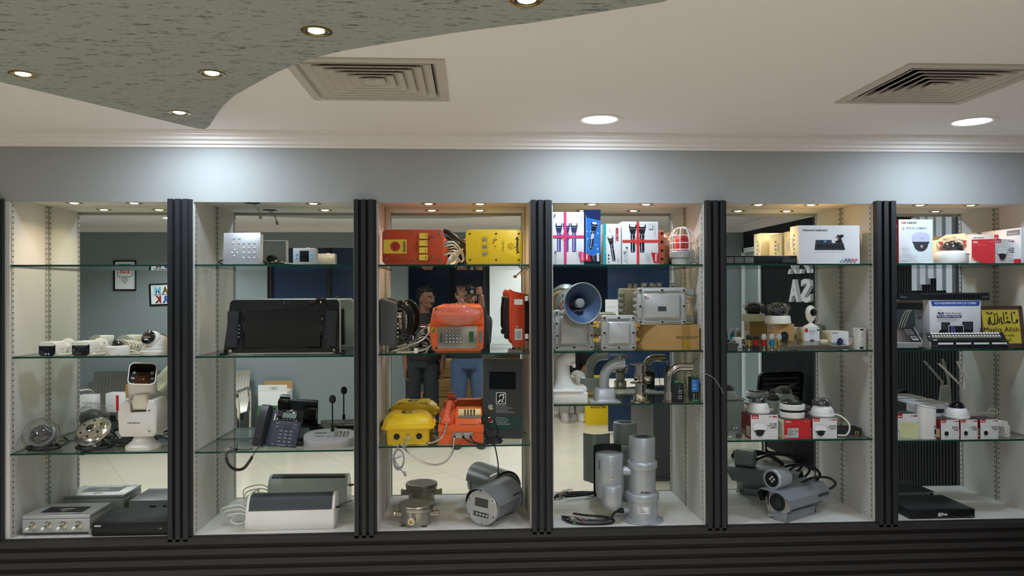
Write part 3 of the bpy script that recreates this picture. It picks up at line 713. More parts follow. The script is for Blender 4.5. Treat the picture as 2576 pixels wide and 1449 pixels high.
def fisheye(label, loc):
    t = thing('fisheye_camera', label, 'security camera', loc)
    b = B()
    for k, (r, zz) in enumerate(((.070, .005), (.078, .007), (.074, .014), (.080, .012))): b.tube(coil((.014, 0, zz), r, 1, 0, 14, r*.62, .003, k+5), .0045, 'cable_black', 8, 4)
    b.tube([(.09, 0, .014), (.10, .05, .03), (.05, .10, .06), (.02, .085, .05)], .0045, 'cable_black', 8); b.build('cable_coil', t)
    ax = Vector((-.10, -.66, .74)).normalized(); c0 = Vector((0, .02, .079))
    b = B(); b.lathe([(0, -.048), (.058, -.048), (.060, -.046), (.060, -.012), (.080, -.008), (.082, 0), (.080, .004), (.060, .014), (.057, .013), (.056, .018), (.030, .024), (0, .024)], 'steel', c0, ax, 56, cap=False)
    u = Vector((1, 0, 0)); u = (u-ax*u.dot(ax)).normalized(); v = ax.cross(u)
    for k in range(6):
        a = R(30+60*k); q = c0+ax*.0205+(u*math.cos(a)+v*math.sin(a))*.045; b.lathe([(.006, -.001), (.006, .0012), (0, .0012)], 'ink_black', q, ax, 12)
    b.build('housing', t, label='polished steel housing')
    b = B(); b.lathe([(.022, .022), (.022, .028), (.018, .030)], 'steel', c0, ax, 30, cap=False); b.build('lens_ring', t)
    b = B(); b.sph(c0+ax*.022, .018, 'case_ball', 22, 14); b.build('lens', t, label='dark glass lens')
    b = B(); p = c0-ax*.048; q = Vector((-.30, .85, .1)).normalized()
    b.cyl(p+u*-.01, p+u*-.01-ax*.03+q*.0, .014, m='steel', n=6); b.cyl(p+u*-.01-ax*.028, p+u*-.01-ax*.042, .010, .007, 'brushed_steel', 16); b.cyl(p+u*-.01-ax*.042, p+u*-.01-ax*.050+q*.01, .006, m='cable_white', n=12); b.build('cable_gland', t)
    return t
fisheye('polished steel fisheye camera leaning on a coil of black cable', on(1, 3, 228, .075))
t = thing('positioning_camera', 'tall white tilting camera with a hooded black lens face', 'security camera', on(1, 3, 361, .09)); t.scale = (.90, .93, .965)

b = B(); b.loft([[(x, y, z) for x, y in rr2(w, d, r, 6, 0, oy)] for w, d, r, z, oy in ((.168, .15, .07, 0, 0), (.168, .15, .07, .014, 0), (.15, .13, .06, .019, 0), (.11, .10, .045, .034, .0), (.088, .088, .04, .055, 0), (.082, .084, .04, .075, 0))], 'white_plastic'); b.build('foot', t)
b = B(); b.prism([(-.092, .085), (-.078, .066), (.078, .066), (.094, .085), (.098, .20), (.085, .235), (.060, .240), (.052, .22), (.050, .180), (-.034, .180), (-.040, .225), (-.058, .238), (-.085, .215), (-.096, .18)], 'y', -.075, .075, 'white_plastic', .006)
for (x, z) in ((.062, .19), (.062, .092)): b.cyl((x, -.078, z), (x, -.0745, z), .005, m='ink_grey', n=10)
b.build('pan_head', t)
b = B(); b.prism([(-.032, .19), (.046, .19), (.05, .225), (.04, .262), (-.022, .262), (-.036, .23)], 'y', -.060, .06, 'white_warm', .008); b.build('tilt_arm', t)
b = B(); front(b, 0, 0, -.0755); b.d_text('HIKVISION', -.046, .128, .0072, 'ink_black', bold=.02, shear=.2, w=.062); b.build('logo', t)
Ax = Euler((R(-37), 0, R(16))); MT = Matrix.Translation((.002, -.012, .318)) @ Euler((R(-34), R(4), R(20))).to_matrix().to_4x4()
def tube_rect(b, w, h, r, y0, y1, m, th):
    o = rr2(w, h, r, 6); i_ = rr2(w-2*th, h-2*th, r-th, 6)
    b.loft([[(x, y1, z) for x, z in o], [(x, y0, z) for x, z in o], [(x, y0, z) for x, z in i_], [(x, y1, z) for x, z in i_]], m, False, False)
b = B(); b.T = MT; tube_rect(b, .128, .118, .026, -.085, .215, 'white_plastic', .004); b.prism(rr2(.124, .114, .024, 6), 'y', .205, .215, 'white_plastic'); b.build('camera_housing', t)
b = B(); b.T = MT; b.prism(rr2(.118, .108, .022, 6), 'y', -.035, -.030, 'black_gloss'); tube_rect(b, .1195, .1095, .022, -.080, -.03, 'black_matte', .0008)
for x, z in ((-.042, .032), (.042, .032), (-.042, -.034), (.042, -.034)): b.lathe([(.0095, 0), (.0095, .003), (.007, .003), (.006, .001), (0, .002)], 'chrome', (x, -.035, z), (0, -1, 0), 18)
for x in (-.045, .045): b.box(x-.008, x+.008, -.038, -.035, -.006, .004, 'ink_light')
b.lathe([(.034, 0), (.034, .002), (.030, .002), (.024, .004), (0, .009)], 'lens_brown', (0, -.035, -.003), (0, -1, 0), 30); b.build('front_window', t, label='black front window with ring lights')
b = B(); b.T = MT; b.frame((.0645, -.03, -.02), (0, 1, 0), (0, 0, 1)); b.d_text('HIKVISION', .13, .0, .010, 'ink_black', bold=.02, shear=.2, w=.075); b.build('side_logo', t)
b = B(); p = on(1, 3, 290, .22)
for k in range(4): b.tube(coil((.02+p.x+.02*k, p.y-.01*k, p.z+.006+.005*(k % 2)), .045+.004*k, 1, .0, 12, .028, .003, k+30), .0045, 'cable_black', 7, 4)
b.tube([(p.x+.05, p.y, p.z+.01), (p.x+.12, p.y-.02, p.z+.012), (p.x+.18, p.y-.03, p.z+.02), (p.x+.23, p.y-.08, p.z+.03)], .005, 'cable_black'); b.box(p.x+.19, p.x+.23, p.y-.11, p.y-.07, p.z, p.z+.02, 'black_plastic', .004)
o = b.build('power_cable'); tag(o, 'black power cable with plug behind the tall tilting camera', 'cable')
# ---------------------------------------------------------------- bay 1, floor
t = thing('rfid_reader', 'pale metal reader box with four antenna sockets and a wave emblem', 'reader box', on(1, 4, 141, .035), 0)
w, d, h = .30, .20, .092
b = B(); b.box(-w/2, w/2, 0, d, .012, h-.018, 'alu_light', .004); b.box(-w/2, w/2, 0, d, h-.0172, h, 'alu_light', .004); b.build('housing', t)
b = B(); b.box(-w/2-.02, w/2+.025, .01, d-.01, 0, .004, 'mid_grey'); b.box(-w/2+.01, w/2-.005, .005, d-.005, .004, .012, 'dark_grey'); b.box(w/2-.006, w/2+.004, .0, d, .004, .024, 'alu_grey', .001); b.build('mount_bracket', t)
b = B(); topf(b, -w/2, 0, h); b.d_poly([(.055, .045), (.245, .045), (.245, .135), (.055, .135)], 'ink_black')
for k in range(3): b.d_ring(.15, .06, .02+.014*k, .006, 'ink_light', 45, 135, 14)
b.d_el(.15, .063, .006, .006, 'ink_light', 12); b.d_rect(.13, .155, .175, .165, 'ink_grey'); b.d_rect(.215, .02, .25, .032, 'ink_grey')
for x, y in ((.02, .02), (.02, .18), (.28, .02), (.28, .18), (.15, .012), (.15, .188)): b.d_el(x, y, .004, .004, 'mid_grey', 10)
b.build('emblem_plate', t)
for k in range(4):
    x = -.103+.068*k
    b = B(); b.lathe([(.017, 0), (.017, .003), (.010, .004), (.010, .012)], 'steel', (x, 0, .048), (0, -1, 0), 20); b.cyl((x, -.010, .048), (x-.004, -.030, .042), .0075, m='brass' if k < 0 else 'steel', n=14); b.cyl((x-.004, -.028, .043), (x-.008, -.040, .039), .0068, .006, 'foam', 14); b.build('antenna_socket', t)
t = thing('plastic_bag', 'small crumpled clear bag of screws beside the pale reader box', 'bag', on(1, 4, 247, .24))
b = B(); crumple(b, (0, 0, .026), (.022, .016, .026), 'clear_film', 11, .35, 22, 14, 3, -.025); b.build('film', t); b = B()
for k in range(4): b.cyl((-.03+.008*k, -.004*k, .004), (-.018+.008*k, -.01, .008), .003, m='steel', n=8)
b.build('screw', t)
def recorder(name, label, loc, w, d, h, rz=0, logo=None, rear=True):
    t = thing(name, label, 'video recorder', loc, rz)
    b = B(); b.box(-w/2, w/2, .012, d, .004, h, 'nvr_dark', .0015); b.build('case', t)
    b = B(); b.box(-w/2-.001, w/2+.001, -.004, .012, .002, h+.0005, 'black_plastic', .003); front(b, -w/2, 0, -.004)
    if logo: b.d_text(logo, w*.5, h*.36, .013, 'ink_white', 'c', bold=.03, shear=.15); b.d_rect(w*.42, h*.22, w*.5, h*.27, 'ink_grey'); b.d_rect(w*.93, h*.2, w*.965, h*.25, 'ink_grey')
    else: b.d_rect(w*.03, h*.72, w*.115, h*.84, 'ink_light'); b.d_rect(w*.75, h*.5, w*.86, h*.53, 'dark_grey'); b.d_rect(w*.88, h*.5, w*.91, h*.55, 'ink_light'); b.d_line([(w*.45, h*.3), (w*.7, h*.62), (w*.97, h*.72)], .0008, 'dark_grey'); b.d_line([(w*.45, h*.3), (w*.7, h*.22), (w*.97, h*.2)], .0008, 'dark_grey')
    b.build('front_panel', t)
    if rear:
        b = B(); b.box(-w/2+.002, w/2-.002, d-.0005, d+.001, .006, h-.002, 'alu_grey'); b.frame((w/2, d+.001, 0), (-1, 0, 0), (0, 0, 1))
        for (u, v, du, dv) in ((.03, .4, .04, .4), (.12, .35, .03, .3), (.2, .3, .05, .3), (.45, .3, .05, .3), (.6, .3, .09, .3)): b.d_rect(u*w, v*h, (u+du)*w, (v+dv)*h, 'ink_black')
        for u in (.26, .32, .38): b.d_el(u*w, h*.5, .006, .006, 'ink_black', 12)
        b.build('rear_panel', t)
    b = B()
    for x in (-w*.42, w*.42):
        for y in (.03, d-.03): b.cyl((x, y, 0), (x, y, .005), .012, m='rubber', n=12)
    b.build('rubber_feet', t)
    return t
recorder('network_recorder', 'wide dark video recorder on the floor of the first bay', on(1, 4, 329, .008), .338, .235, .062)
# ================================================================ bay 2
# hole with a hanging lamp lead
p = at(635, 517, .15)
t = thing('lamp_lead', 'loose lamp lead hanging from an empty hole in the bay ceiling', 'cable', (p.x, .15, ZN1))
b = B(); b.lathe([(0, -.0015), (.036, -.0015), (.038, 0)], 'duct_dark', n=28, cap=False); b.build('lamp_hole', t)
b = B(); b.tube([(-.006, 0, 0), (.012, .004, -.02), (.03, .004, -.04), (.036, .002, -.06)], .0018, 'cable_grey', 6); b.tube([(.004, .004, 0), (.024, .008, -.022), (.034, .004, -.045), (.036, .002, -.06)], .0018, 'cable_grey', 6); b.build('wires', t)
b = B(); b.cyl((.036, .002, -.056), (.038, 0, -.076), .006, .008, 'cable_grey', 12); b.build('lamp_holder', t)
# braille keypad
t = thing('braille_keypad', 'silver metal keypad box with raised braille studs', 'keypad', on(2, 1, 607, .035), -3, rot=(R(-4), 0, R(-4)))
w, h, d = .172, .148, .05
b = B(); b.box(-w/2, w/2, 0, .004, .002, h, 'galv', .0015); b.build('front_plate', t)
b = B(); b.box(-w/2+.004, w/2-.004, .004, .007, .004, h-.002, 'galv'); 
for x0, x1, z0, z1 in ((-w/2+.004, -w/2+.007, .004, h-.002), (w/2-.007, w/2-.004, .004, h-.002)): b.box(x0, x1, .004, d, z0, z1, 'galv')
b.box(-w/2+.004, w/2-.004, .004, d, .004, .007, 'galv'); b.box(-w/2+.004, w/2-.004, .004, d, h-.005, h-.002, 'galv'); b.build('back_box', t)
studs = [(.28, .82), (.43, .82), (.27, .67), (.41, .67), (.55, .67), (.70, .67), (.84, .67), (.56, .51), (.70, .51), (.85, .51), (.32, .45), (.24, .36), (.38, .36), (.55, .36), (.70, .36), (.85, .36), (.30, .26), (.55, .20), (.70, .20), (.85, .20)]
for u, v in studs:
    b = B(); b.sph((-w/2+u*w, 0, v*h), (.0062, .0035, .0062), 'galv', 14, 8); b.build('stud', t)
b = B(); b.cyl((0, d-.03, .05), (0, d-.005, .05), .02, m='ink_black', n=16); b.cyl((.03, d-.03, .04), (.03, d+.01, .03), .011, m='cable_white', n=12); b.tube([(.0, d, .05), (.03, d+.03, .06), (.06, d+.05, .03), (.09, d+.04, .016), (.13, d+.03, .014)], .004, 'cable_black'); b.build('rear_cable', t)
b = B(); p = on(2, 1, 690, .16)
for k in range(7): b.tube(coil((p.x+.012*k-.01, p.y-.01*(k % 3), p.z+.004+.004*(k % 3)), .03+.007*(k % 4), .9, .001, 10, .02+.003*k, .004, k), .0028, 'cable_black', 6, 3)
for k in range(4): b.tube([(p.x-.03+.01*k, p.y-.06, p.z+.004+.003*k), (p.x+.04, p.y-.09+.012*k, p.z+.012), (p.x+.09, p.y-.05-.012*k, p.z+.006), (p.x+.14, p.y-.07, p.z+.004)], .0028, ('cable_black', 'cable_grey')[k % 2], 6)
b.tube([(p.x-.12, p.y+.02, p.z+.005), (p.x-.23, p.y+.0, p.z+.006), (p.x-.255, p.y-.02, p.z+.018), (p.x-.225, p.y+.02, p.z+.03)], .004, 'cable_black')
o = b.build('loose_cable'); tag(o, 'loose black wires lying between the braille keypad and the small screen controller', 'cable')
# small controller
t = thing('screen_controller', 'small grey controller with dark screen and blue side buttons', 'controller', on(2, 1, 765.5, .03))
w, h, d = .104, .075, .055
b = B(); b.box(-w/2, w/2, 0, d, 0, h, 'silver_plastic', .002); b.lathe([(.009, 0), (.009, .004), (0, .005)], 'silver_plastic', (.012, d*.5, h), n=14); b.build('case', t)
b = B(); b.box(-.021, .021, -.0012, .001, .012, h-.012, 'screen', .0005); b.build('screen', t, label='dark screen')
for x in (-.034, .034):
    for z in (.030, .046):
        b = B(); b.box(x-.0065, x+.0065, -.0015, .001, z-.0065, z+.0065, 'ink_sky', .001); b.frame((x, -.0015, z), (1, 0, 0), (0, 0, 1)); b.d_poly([(-.003, -.002), (.003, -.002), (0, .003)], 'ink_blue'); b.build('button', t, label='pale blue button')
b = B(); b.box(-w/2+.008, w/2-.012, d, d+.012, .008, h-.02, 'alu_light', .001); b.box(w/2-.03, w/2-.008, d, d+.006, .01, h-.015, 'box_cream'); b.build('rear_terminal', t)
# video phone
t = thing('video_phone', 'large black video door phone with a handset at each side of its screen', 'video phone', on(2, 2, 710, .05), rot=(R(-9), 0, R(0)))
w, h, d = .52, .262, .032
o_ = [(-w/2-.012, .006), (w/2+.006, .006), (w/2-.0, h-.012), (w/2-.012, h), (-w/2+.02, h), (-w/2+.008, h-.012)]
b = B(); b.prism(o_, 'y', 0, d, 'alu_light', .003); b.build('case_rim', t, label='silver rim')
b = B(); q = [(x*.988, .006+(z-.006)*.975+.003) for x, z in o_]; b.prism(q, 'y', -.0035, .004, 'black_plastic', .0012); b.build('front_plate', t)
b = B(); b.box(-.185, .183, -.0055, .0, .028, .220, 'black_gloss', .001); front(b, 0, 0, -.0055); b.d_rect(-.175, .036, .173, .212, 'screen'); b.build('screen', t, label='dark glass screen')
b = B(); front(b, 0, 0, -.0036)
for cx in (-.215, .215):
    for k in range(14):
        for r in (.006, .012, .018): b.d_el(cx+r*math.cos(k*.449+r*60), .236+r*.75*math.sin(k*.449+r*60), .0011, .0011, 'ink_black', 6)
for k in range(24): b.d_el(-.115+.006*(k % 8), .236+.005*(k//8), .0014, .0014, 'ink_black', 6)
b.d_rect(.0, .238, .008, .248, 'dark_grey'); b.d_rr(.022, .237, .029, .250, .003, 'ink_black'); b.d_rect(.170, .24, .176, .25, 'ink_light')
b.build('speaker_holes', t)
for sx in (-1, 1):
    cx = -.226 if sx < 0 else .226
    b = B(); b.loft([[(cx+x*(1-.12*(1-k)), y-.0035, z) for x, y in ((-.026, 0), (.026, 0), (.026, -.02), (.02, -.026), (-.02, -.026), (-.026, -.02))] for k, z in ((0, .035), (.3, .05), (.6, .12), (1, .19), (1, .202))], 'black_sheen'); b.build('handset', t)
    b = B(); 
    for k in range(4): b.box(cx-sx*.026-.002, cx-sx*.026+.002, -.012, -.004, .08+.018*k, .086+.018*k, 'ink_light')
    b.build('handset_keys', t)
    b = B(); sxx = cx-.012*1; b.cyl((cx+.010*sx, -.004, .018), (cx+.010*sx, -.010, .018), .009, .008, 'chrome', 18); b.build('cord_socket', t)
    b = B(); pp = [(cx-.0, -.012, .035), (cx+.008, -.02, .014), (cx+.02*sx+.004, -.024, .004), (cx-.03 if sx < 0 else cx+.035, -.022, .004), (cx-.055 if sx < 0 else cx+.06, -.012, .004)]
    b.tube(pp, .003, 'cable_black', 6); b.tube(helix(pp[2:], .0055, .004), .0017, 'cable_black', 5, 1, smooth=False); b.build('coiled_cord', t)
b = B(); b.tube([(.13, -.008, h-.02), (.155, -.012, h-.004), (.18, -.006, h+.004), (.20, -.006, h-.012), (.20, -.008, h-.03)], .004, 'cable_black', 7)
b.tube([(.15, -.01, h-.008), (.18, -.012, h-.002), (.21, -.008, h-.02)], .003, 'cable_black', 6); b.box(.118, .138, -.014, -.004, h-.028, h-.012, 'black_plastic', .002); b.cyl((.137, -.009, h-.018), (.146, -.01, h-.014), .003, m='ink_red', n=8); b.build('draped_lead', t)
b = B(); b.box(-w/2+.05, w/2-.05, d, d+.02, .02, h-.05, 'black_matte', .004); b.box(.1, .2, d+.02, d+.09, .024, .03, 'black_matte'); b.box(.14, .16, d+.0205, d+.021, .1, .16, 'box_white'); b.build('rear_stand', t)
# ip phone
t = thing('desk_phone', 'dark blue-grey desk phone with handset, small screen and keypad', 'telephone', on(2, 3, 693, .03), 0)
TL = Matrix.Translation((0, .022, .012)) @ Euler((R(-28), R(4.5), R(-4))).to_matrix().to_4x4()
b = B(); b.T = TL; b.box(-.11, .088, 0, .018, 0, .176, 'phone_blue', .005); b.build('body', t)
b = B(); b.T = TL; b.box(-.028, .088, -.003, .002, .122, .176, 'black_gloss', .002); front(b, 0, 0, -.003); b.d_rect(-.004, .135, .062, .160, 'lcd'); b.d_text('GRANDSTREAM', .010, .165, .005, 'ink_light', w=.05)
for k in range(4): b.d_rect(.0+.016*k, .1265, .01+.016*k, .130, 'key_grey')
for k in range(2): b.d_rr(-.024, .142+.014*k, -.010, .151+.014*k, .002, 'dark_grey')
b.d_rect(-.040, .118, -.034, .150, 'ink_white'); b.build('display_panel', t, label='glossy black display panel')
b = B(); b.T = TL
def key(x, z, w, h): b.box(x-w/2, x+w/2, -.003, .001, z-h/2, z+h/2, 'key_grey', .001)
for r_ in range(4):
    for c_ in range(3): key(.006+.024*c_, .07-.0165*r_, .014, .0075)
for x, z in ((-.018, .105), (-.018, .09), (.066, .105), (.066, .09), (-.02, .004), (.06, .004)): key(x, z, .014, .0055)
key(.02, .004, .042, .0055); b.build('keypad', t)
b = B(); b.T = TL; b.lathe([(.017, 0), (.017, .003), (.008, .004), (.007, .002), (0, .003)], 'dark_grey', (.024, 0, .098), (0, -1, 0), 24); b.build('navigation_ring', t)
b = B(); b.T = TL
b.loft([[(-.082+x, y, z) for x, y in ((-.026, .0), (.022, .0), (.024, q*.6), (.016, q), (-.02, q), (-.027, q*.6))] for z, q in ((-.012, -.022), (.0, -.036), (.03, -.042), (.09, -.044), (.145, -.044), (.176, -.036), (.186, -.02))], 'black_sheen'); b.build('handset', t)
b = B(); b.T = TL; b.box(-.06, .07, .018, .05, .036, .06, 'black_plastic', .004); b.box(.02, .085, .016, .045, .08, .15, 'black_plastic', .006); b.box(-.11, -.055, .016, .05, .11, .19, 'black_plastic', .006); b.build('rear_stand', t)
b = B(); pp = [(-.105, -.0, .004), (-.12, -.03, .004), (-.165, -.022, .006), (-.198, -.045, .0), (-.205, -.056, -.022), (-.195, -.055, -.055), (-.165, -.055, -.078), (-.13, -.055, -.074), (-.105, -.052, -.045), (-.092, -.045, -.022)]
b.tube(helix(pp[2:], .0055, .0042), .0019, 'cable_black', 5, 1, smooth=False); b.tube([pp[-1], (-.08, -.03, .002), (-.066, -.012, .02)], .0022, 'cable_black', 6); b.tube(pp[:3], .0022, 'cable_black', 6); b.build('coiled_cord', t)
b = B(); crumple(b, (-.195, -.056, .0), (.028, .016, .024), 'clear_film', 5, .35, 24, 16, 3.4); b.build('clear_wrap', t)
b = B(); p = on(2, 3, 765, .12)
for k in range(5): b.tube(coil((p.x, p.y-.004*k, p.z+.005+.004*k), .05+.003*k, 1, 0, 12, .04, .003, k+70), .0045, 'cable_black', 7, 4)
o = b.build('cable_coil'); tag(o, 'coil of black cable between the desk phone and the gooseneck console', 'cable')
# gooseneck console
t = thing('paging_console', 'oval grey paging console with gooseneck microphone and keypad', 'microphone console', on(2, 3, 830, .10))
w2, d2 = .122, .075
def ov(z, k=1.0, dz=0.0): return [(x, y, z+dz*(y/d2)) for x, y in [(w2*k*math.copysign(abs(math.cos(a))**.8, math.cos(a)), d2*k*math.copysign(abs(math.sin(a))**.8, math.sin(a))) for a in [2*math.pi*i/48 for i in range(48)]]]
b = B(); b.loft([ov(0, .97), ov(.004, 1), ov(.046, 1, .016), ov(.050, .985, .016)], 'silver_plastic'); b.build('body', t)
b = B(); pz = .0502
up = Vector((0, d2, .016)).normalized(); b.frame((0, 0, pz), (1, 0, 0), up)
b.d_rr(-.075, .018, -.018, .026, .001, 'black_plastic')
for k in range(9): b.d_rect(-.068+.005*k, -.025+.0012*abs(k-4), -.0655+.005*k, -.006-.0012*abs(k-4), 'mid_grey')
b.d_el(-.004, -.018, .012, .010, 'silver_paint'); b.build('top_print', t)
for r_ in range(4):
    for c_ in range(4):
        q = Vector((.028+.0175*c_, 0, pz))+up*(.026-.0145*r_)
        b = B(); b.lathe([(.0065, 0), (.0065, .003), (.005, .0045), (0, .005)], 'steel', q, (0, -.2, 1), 14, ms=['black_plastic', 'steel', 'ink_black']); b.build('key', t)
b = B(); b.cyl((.004, .046, .058), (.004, .046, .088), .0085, .0075, 'black_plastic', 16); b.tube([(.004, .046, .085), (.004, .046, .12), (.004, .0455, .16), (.004, .044, .192)], .0035, 'black_plastic', 10); b.build('gooseneck', t)
b = B(); b.sph((.005, .042, .212), (.0165, .0165, .021), 'black_matte', 22, 14); b.build('microphone_foam', t)
b = B(); b.box(-.07, .10, d2*.62, d2+.006, .012, .055, 'alu_light', .002); b.frame((.1, d2+.006, .012), (-1, 0, 0), (0, 0, 1))
for k in range(3): b.d_el(.03+.05*k, .022, .006, .006, 'ink_black', 12)
b.build('rear_panel', t)
b = B(); p = on(2, 3, 862, .235)
b.box(p.x-.05, p.x+.05, p.y-.03, p.y+.03, p.z, p.z+.05, 'black_plastic', .006)
b.build('x', None).name = 'adapter'; tag(bpy.data.objects['adapter'], 'black boxy adapter behind the oval paging console', 'adapter')
# speaker bar
t = thing('sound_bar', 'white rounded sound bar with dark grille on the bay floor', 'speaker', on(2, 4, 730, .05), 1.5)
w, d, h = .405, .135, .150
pr = [(-.0, 0), (d, 0), (d, .07), (d*.92, h*.75), (d*.72, h*.96), (d*.5, h), (d*.25, h*.93), (.008, h*.62), (.0, h*.55)]
pr = [(p[0], p[1]) for p in cat([(x, y, 0) for x, y in pr], 4, True)]
b = B(); b.prism([(y, max(z, 0)) for y, z in pr], 'x', -w/2+.012, w/2-.012, 'white_plastic'); b.build('body', t)
b = B()
gp = [(y-.0015*0, z) for y, z in pr if z > h*.56]; gp.sort(key=lambda q: q[0])
L = [[(x, y-.0016, z+.0016) for y, z in gp] for x in (-w/2+.0125, w/2-.0125)]; b.loft(L, 'dark_grey', False, False, closed=False); b.build('grille', t, label='dark mesh grille')
for sx in (-1, 1):
    b = B(); e0, e1 = (-w/2-.0, -w/2+.013) if sx < 0 else (w/2-.013, w/2); cy, cz = d/2, h/2
    b.prism([(cy+(y-cy)*1.03, cz+(max(z, 0)-cz)*1.03+.002) for y, z in pr], 'x', e0, e1, 'white_plastic', .003); b.build('end_cap', t)
b = B(); b.cyl((w/2, d*.35, .085), (w/2+.02, d*.35, .09), .005, m='black_plastic', n=10); b.tube([(w/2+.018, d*.35, .09), (w/2+.04, d*.33, .105), (w/2+.075, d*.32, .115)], .0022, 'cable_black', 6); b.cyl((w/2, d*.3, .09), (w/2+.004, d*.3, .09), .005, m='ink_red', n=10); b.build('jack_lead', t)
b = B()
for k in range(3): b.tube([(-w/2, d*.5, .05+.012*k), (-w/2-.05, d*.55, .06+.02*k), (-w/2-.11-.012*k, d*.6, .05+.015*k), (-w/2-.115, d*.9, .03), (-w/2-.06, d*1.1, .022+.02*k), (-w/2-.03, d*1.3, .06+.02*k), (-w/2-.06, d*1.5, .09)], .003, 'cable_white', 7)
b.tube([(-w/2, d*.5, .04), (-w/2-.04, d*.3, .02), (-w/2-.085, d*.5, .03), (-w/2-.05, d*1.0, .05), (-w/2+.0, d*1.15, .05)], .003, 'cable_white', 7); b.build('white_cable', t)
# ================================================================ bay 3, top shelf
def talkback(name, label, loc, w, h, d, m, plate, yel):
    t = thing(name, label, 'intercom', loc, 0, rot=(R(-2), 0, 0)); t.location.z += .0022
    b = B(); b.prism(rr2(w, h, .024, 6, 0, h/2), 'y', .012, d, m, .004); b.build('back_box', t)
    b = B(); b.prism(rr2(w, h, .022, 6, 0, h/2), 'y', 0, .013, m, .0035); b.build('face_plate', t)
    for x in (-w/2+.020, -w/2+.143, w/2-.020):
        for z in (.020, h-.020): b = B(); screw(b, (x, 0, z), .0052, 'brass' if yel else 'steel'); b.build('screw', t)
    b = B(); front(b, -w/2, 0, 0)
    if not yel:
        b.d_rr(.006, .050, .114, .116, .003, 'label_yellow'); b.d_el(.060, .083, .0235, .0235, 'red_orange', 30)
        for k in range(7):
            for j in range(7):
                if (k-3)**2+(j-3)**2 < 11: b.d_rect(.0457+.0045*k, .0687+.0045*j, .0482+.0045*k, .0712+.0045*j, 'box_darkred')
        b.d_text('ejwesysA', .107, .056, .011, 'ink_black', bold=.03, rot=90, w=.052)
        b.d_text('Talk Back', .162, .056, .009, 'ink_black', rot=90, w=.052); b.d_text('x', .234, .08, .006, 'ink_black'); b.d_el(.143, .083, .0016, .0016, 'ink_black', 8)
        for k, s_ in enumerate(('M.B', 'P.F', 'CLR', 'PAGE')):
            z0 = .018+.0335*k; b.d_rr(.172, z0, .211, z0+.027, .003, 'label_yellow'); b.d_text(s_, .2055, z0+.005, .0055, 'ink_black', bold=.02, rot=90, w=.016)
    else:
        b.d_text('ejwesysA', .238, .128, .015, 'ink_black', bold=.04, rot=-90, w=.080); b.d_text('Talk Back', .172, .110, .009, 'gold_dark', rot=-90, w=.050)
        for k in range(9):
            for j in range(9):
                if (k*5+j*3) % 7 < 4 and (k-4)**2+(j-4)**2 < 20: b.d_rect(.196+.004*k, .066+.004*j, .1985+.004*k, .0685+.004*j, 'gold_dark')
        b.d_line(rr2(.022, .092, .006, 4, .089, .082), .0012, 'gold_dark', True); b.d_text('x', .05, .078, .008, 'gold_dark')
        for k, (s_, q) in enumerate((('Center', 'D'), ('P.F', 'C'), ('M.B', 'B'))): b.d_text(s_, .104, .062+.033*k, .004, 'ink_black', rot=-90); b.d_text(q, .071, .052+.033*k, .004, 'ink_black', rot=-90)
        b.d_el(.138, .082, .0028, .0028, 'ink_black', 10); b.d_text('v -', .125, .118, .004, 'ink_black', rot=-90)
    b.build('face_print', t)
    for k in range(3 if yel else 4):
        z = (.049+.033*k) if yel else (.0315+.0335*k); x = -w/2+(.089 if yel else .186)
        b = B(); b.lathe([(.0095, 0), (.0095, .002), (.0075, .003), (.006, .0045), (0, .005)], 'steel', (x, 0, z), (0, -1, 0), 20, ms=['steel', 'ink_grey', 'steel', 'chrome']); b.build('push_button', t)
    for x, z in (((.139, .117),) if yel else ((.235, .133), (.235, .036))):
        b = B(); b.cyl((-w/2+x, 0, z), (-w/2+x, -.010, z-.002), .007, .0045, 'steel', 16); b.cyl((-w/2+x, -.008, z), (-w/2+x+.006, -.016, z-.004), .003, m='chrome', n=10); b.build('toggle_switch', t)
    return t
t = talkback('talkback_unit', 'orange-red talkback intercom lying on its side with yellow labels', on(3, 1, 1039, .03), .286, .163, .062, 'red_orange', None, False)
b = B()
for z in (.105, .090, .05): b.cyl((.143, .035, z), (.158, .035, z), .008, m='steel', n=14); b.tube([(.155, .035, z), (.19, .04, z+.002), (.225, .05, z-.035), (.235, .06, z-.06 if z > .08 else .03)], .0038, 'cable_white')
b.build('cable_gland', t)
talkback('talkback_unit', 'yellow talkback intercom lying on its side, right of the orange-red one', on(3, 1, 1244, .03), .270, .163, .062, 'yellow', None, True)
b = B(); p = on(3, 1, 1132, .12)
for k in range(6): b.tube([(p.x-.015+.002*k, p.y-.01*k, p.z+.006+.004*k), (p.x+.02, p.y-.035, p.z+.02+.006*k), (p.x+.045+.004*k, p.y-.04, p.z+.055+.004*k), (p.x+.02, p.y-.03, p.z+.03+.006*k)], .0032, 'cable_white', 6, 6, True)
o = b.build('white_cable'); tag(o, 'bundled white cable on the shelf between the orange-red and yellow intercoms', 'cable')
b = B()
b.tube([(p.x-.03, p.y-.03, p.z+.165), (p.x-.005, p.y-.028, p.z+.155), (p.x+.03, p.y-.024, p.z+.13)], lambda q: .0095+.003*q, 'black_plastic', 12); b.cyl((p.x+.028, p.y-.024, p.z+.131), (p.x+.055, p.y-.02, p.z+.112), .012, .006, 'black_plastic', 14)
b.tube([(p.x+.05, p.y-.02, p.z+.115), (p.x+.075, p.y-.0, p.z+.095), (p.x+.09, p.y+.03, p.z+.05), (p.x+.06, p.y+.03, p.z+.005)], .004, 'cable_black')
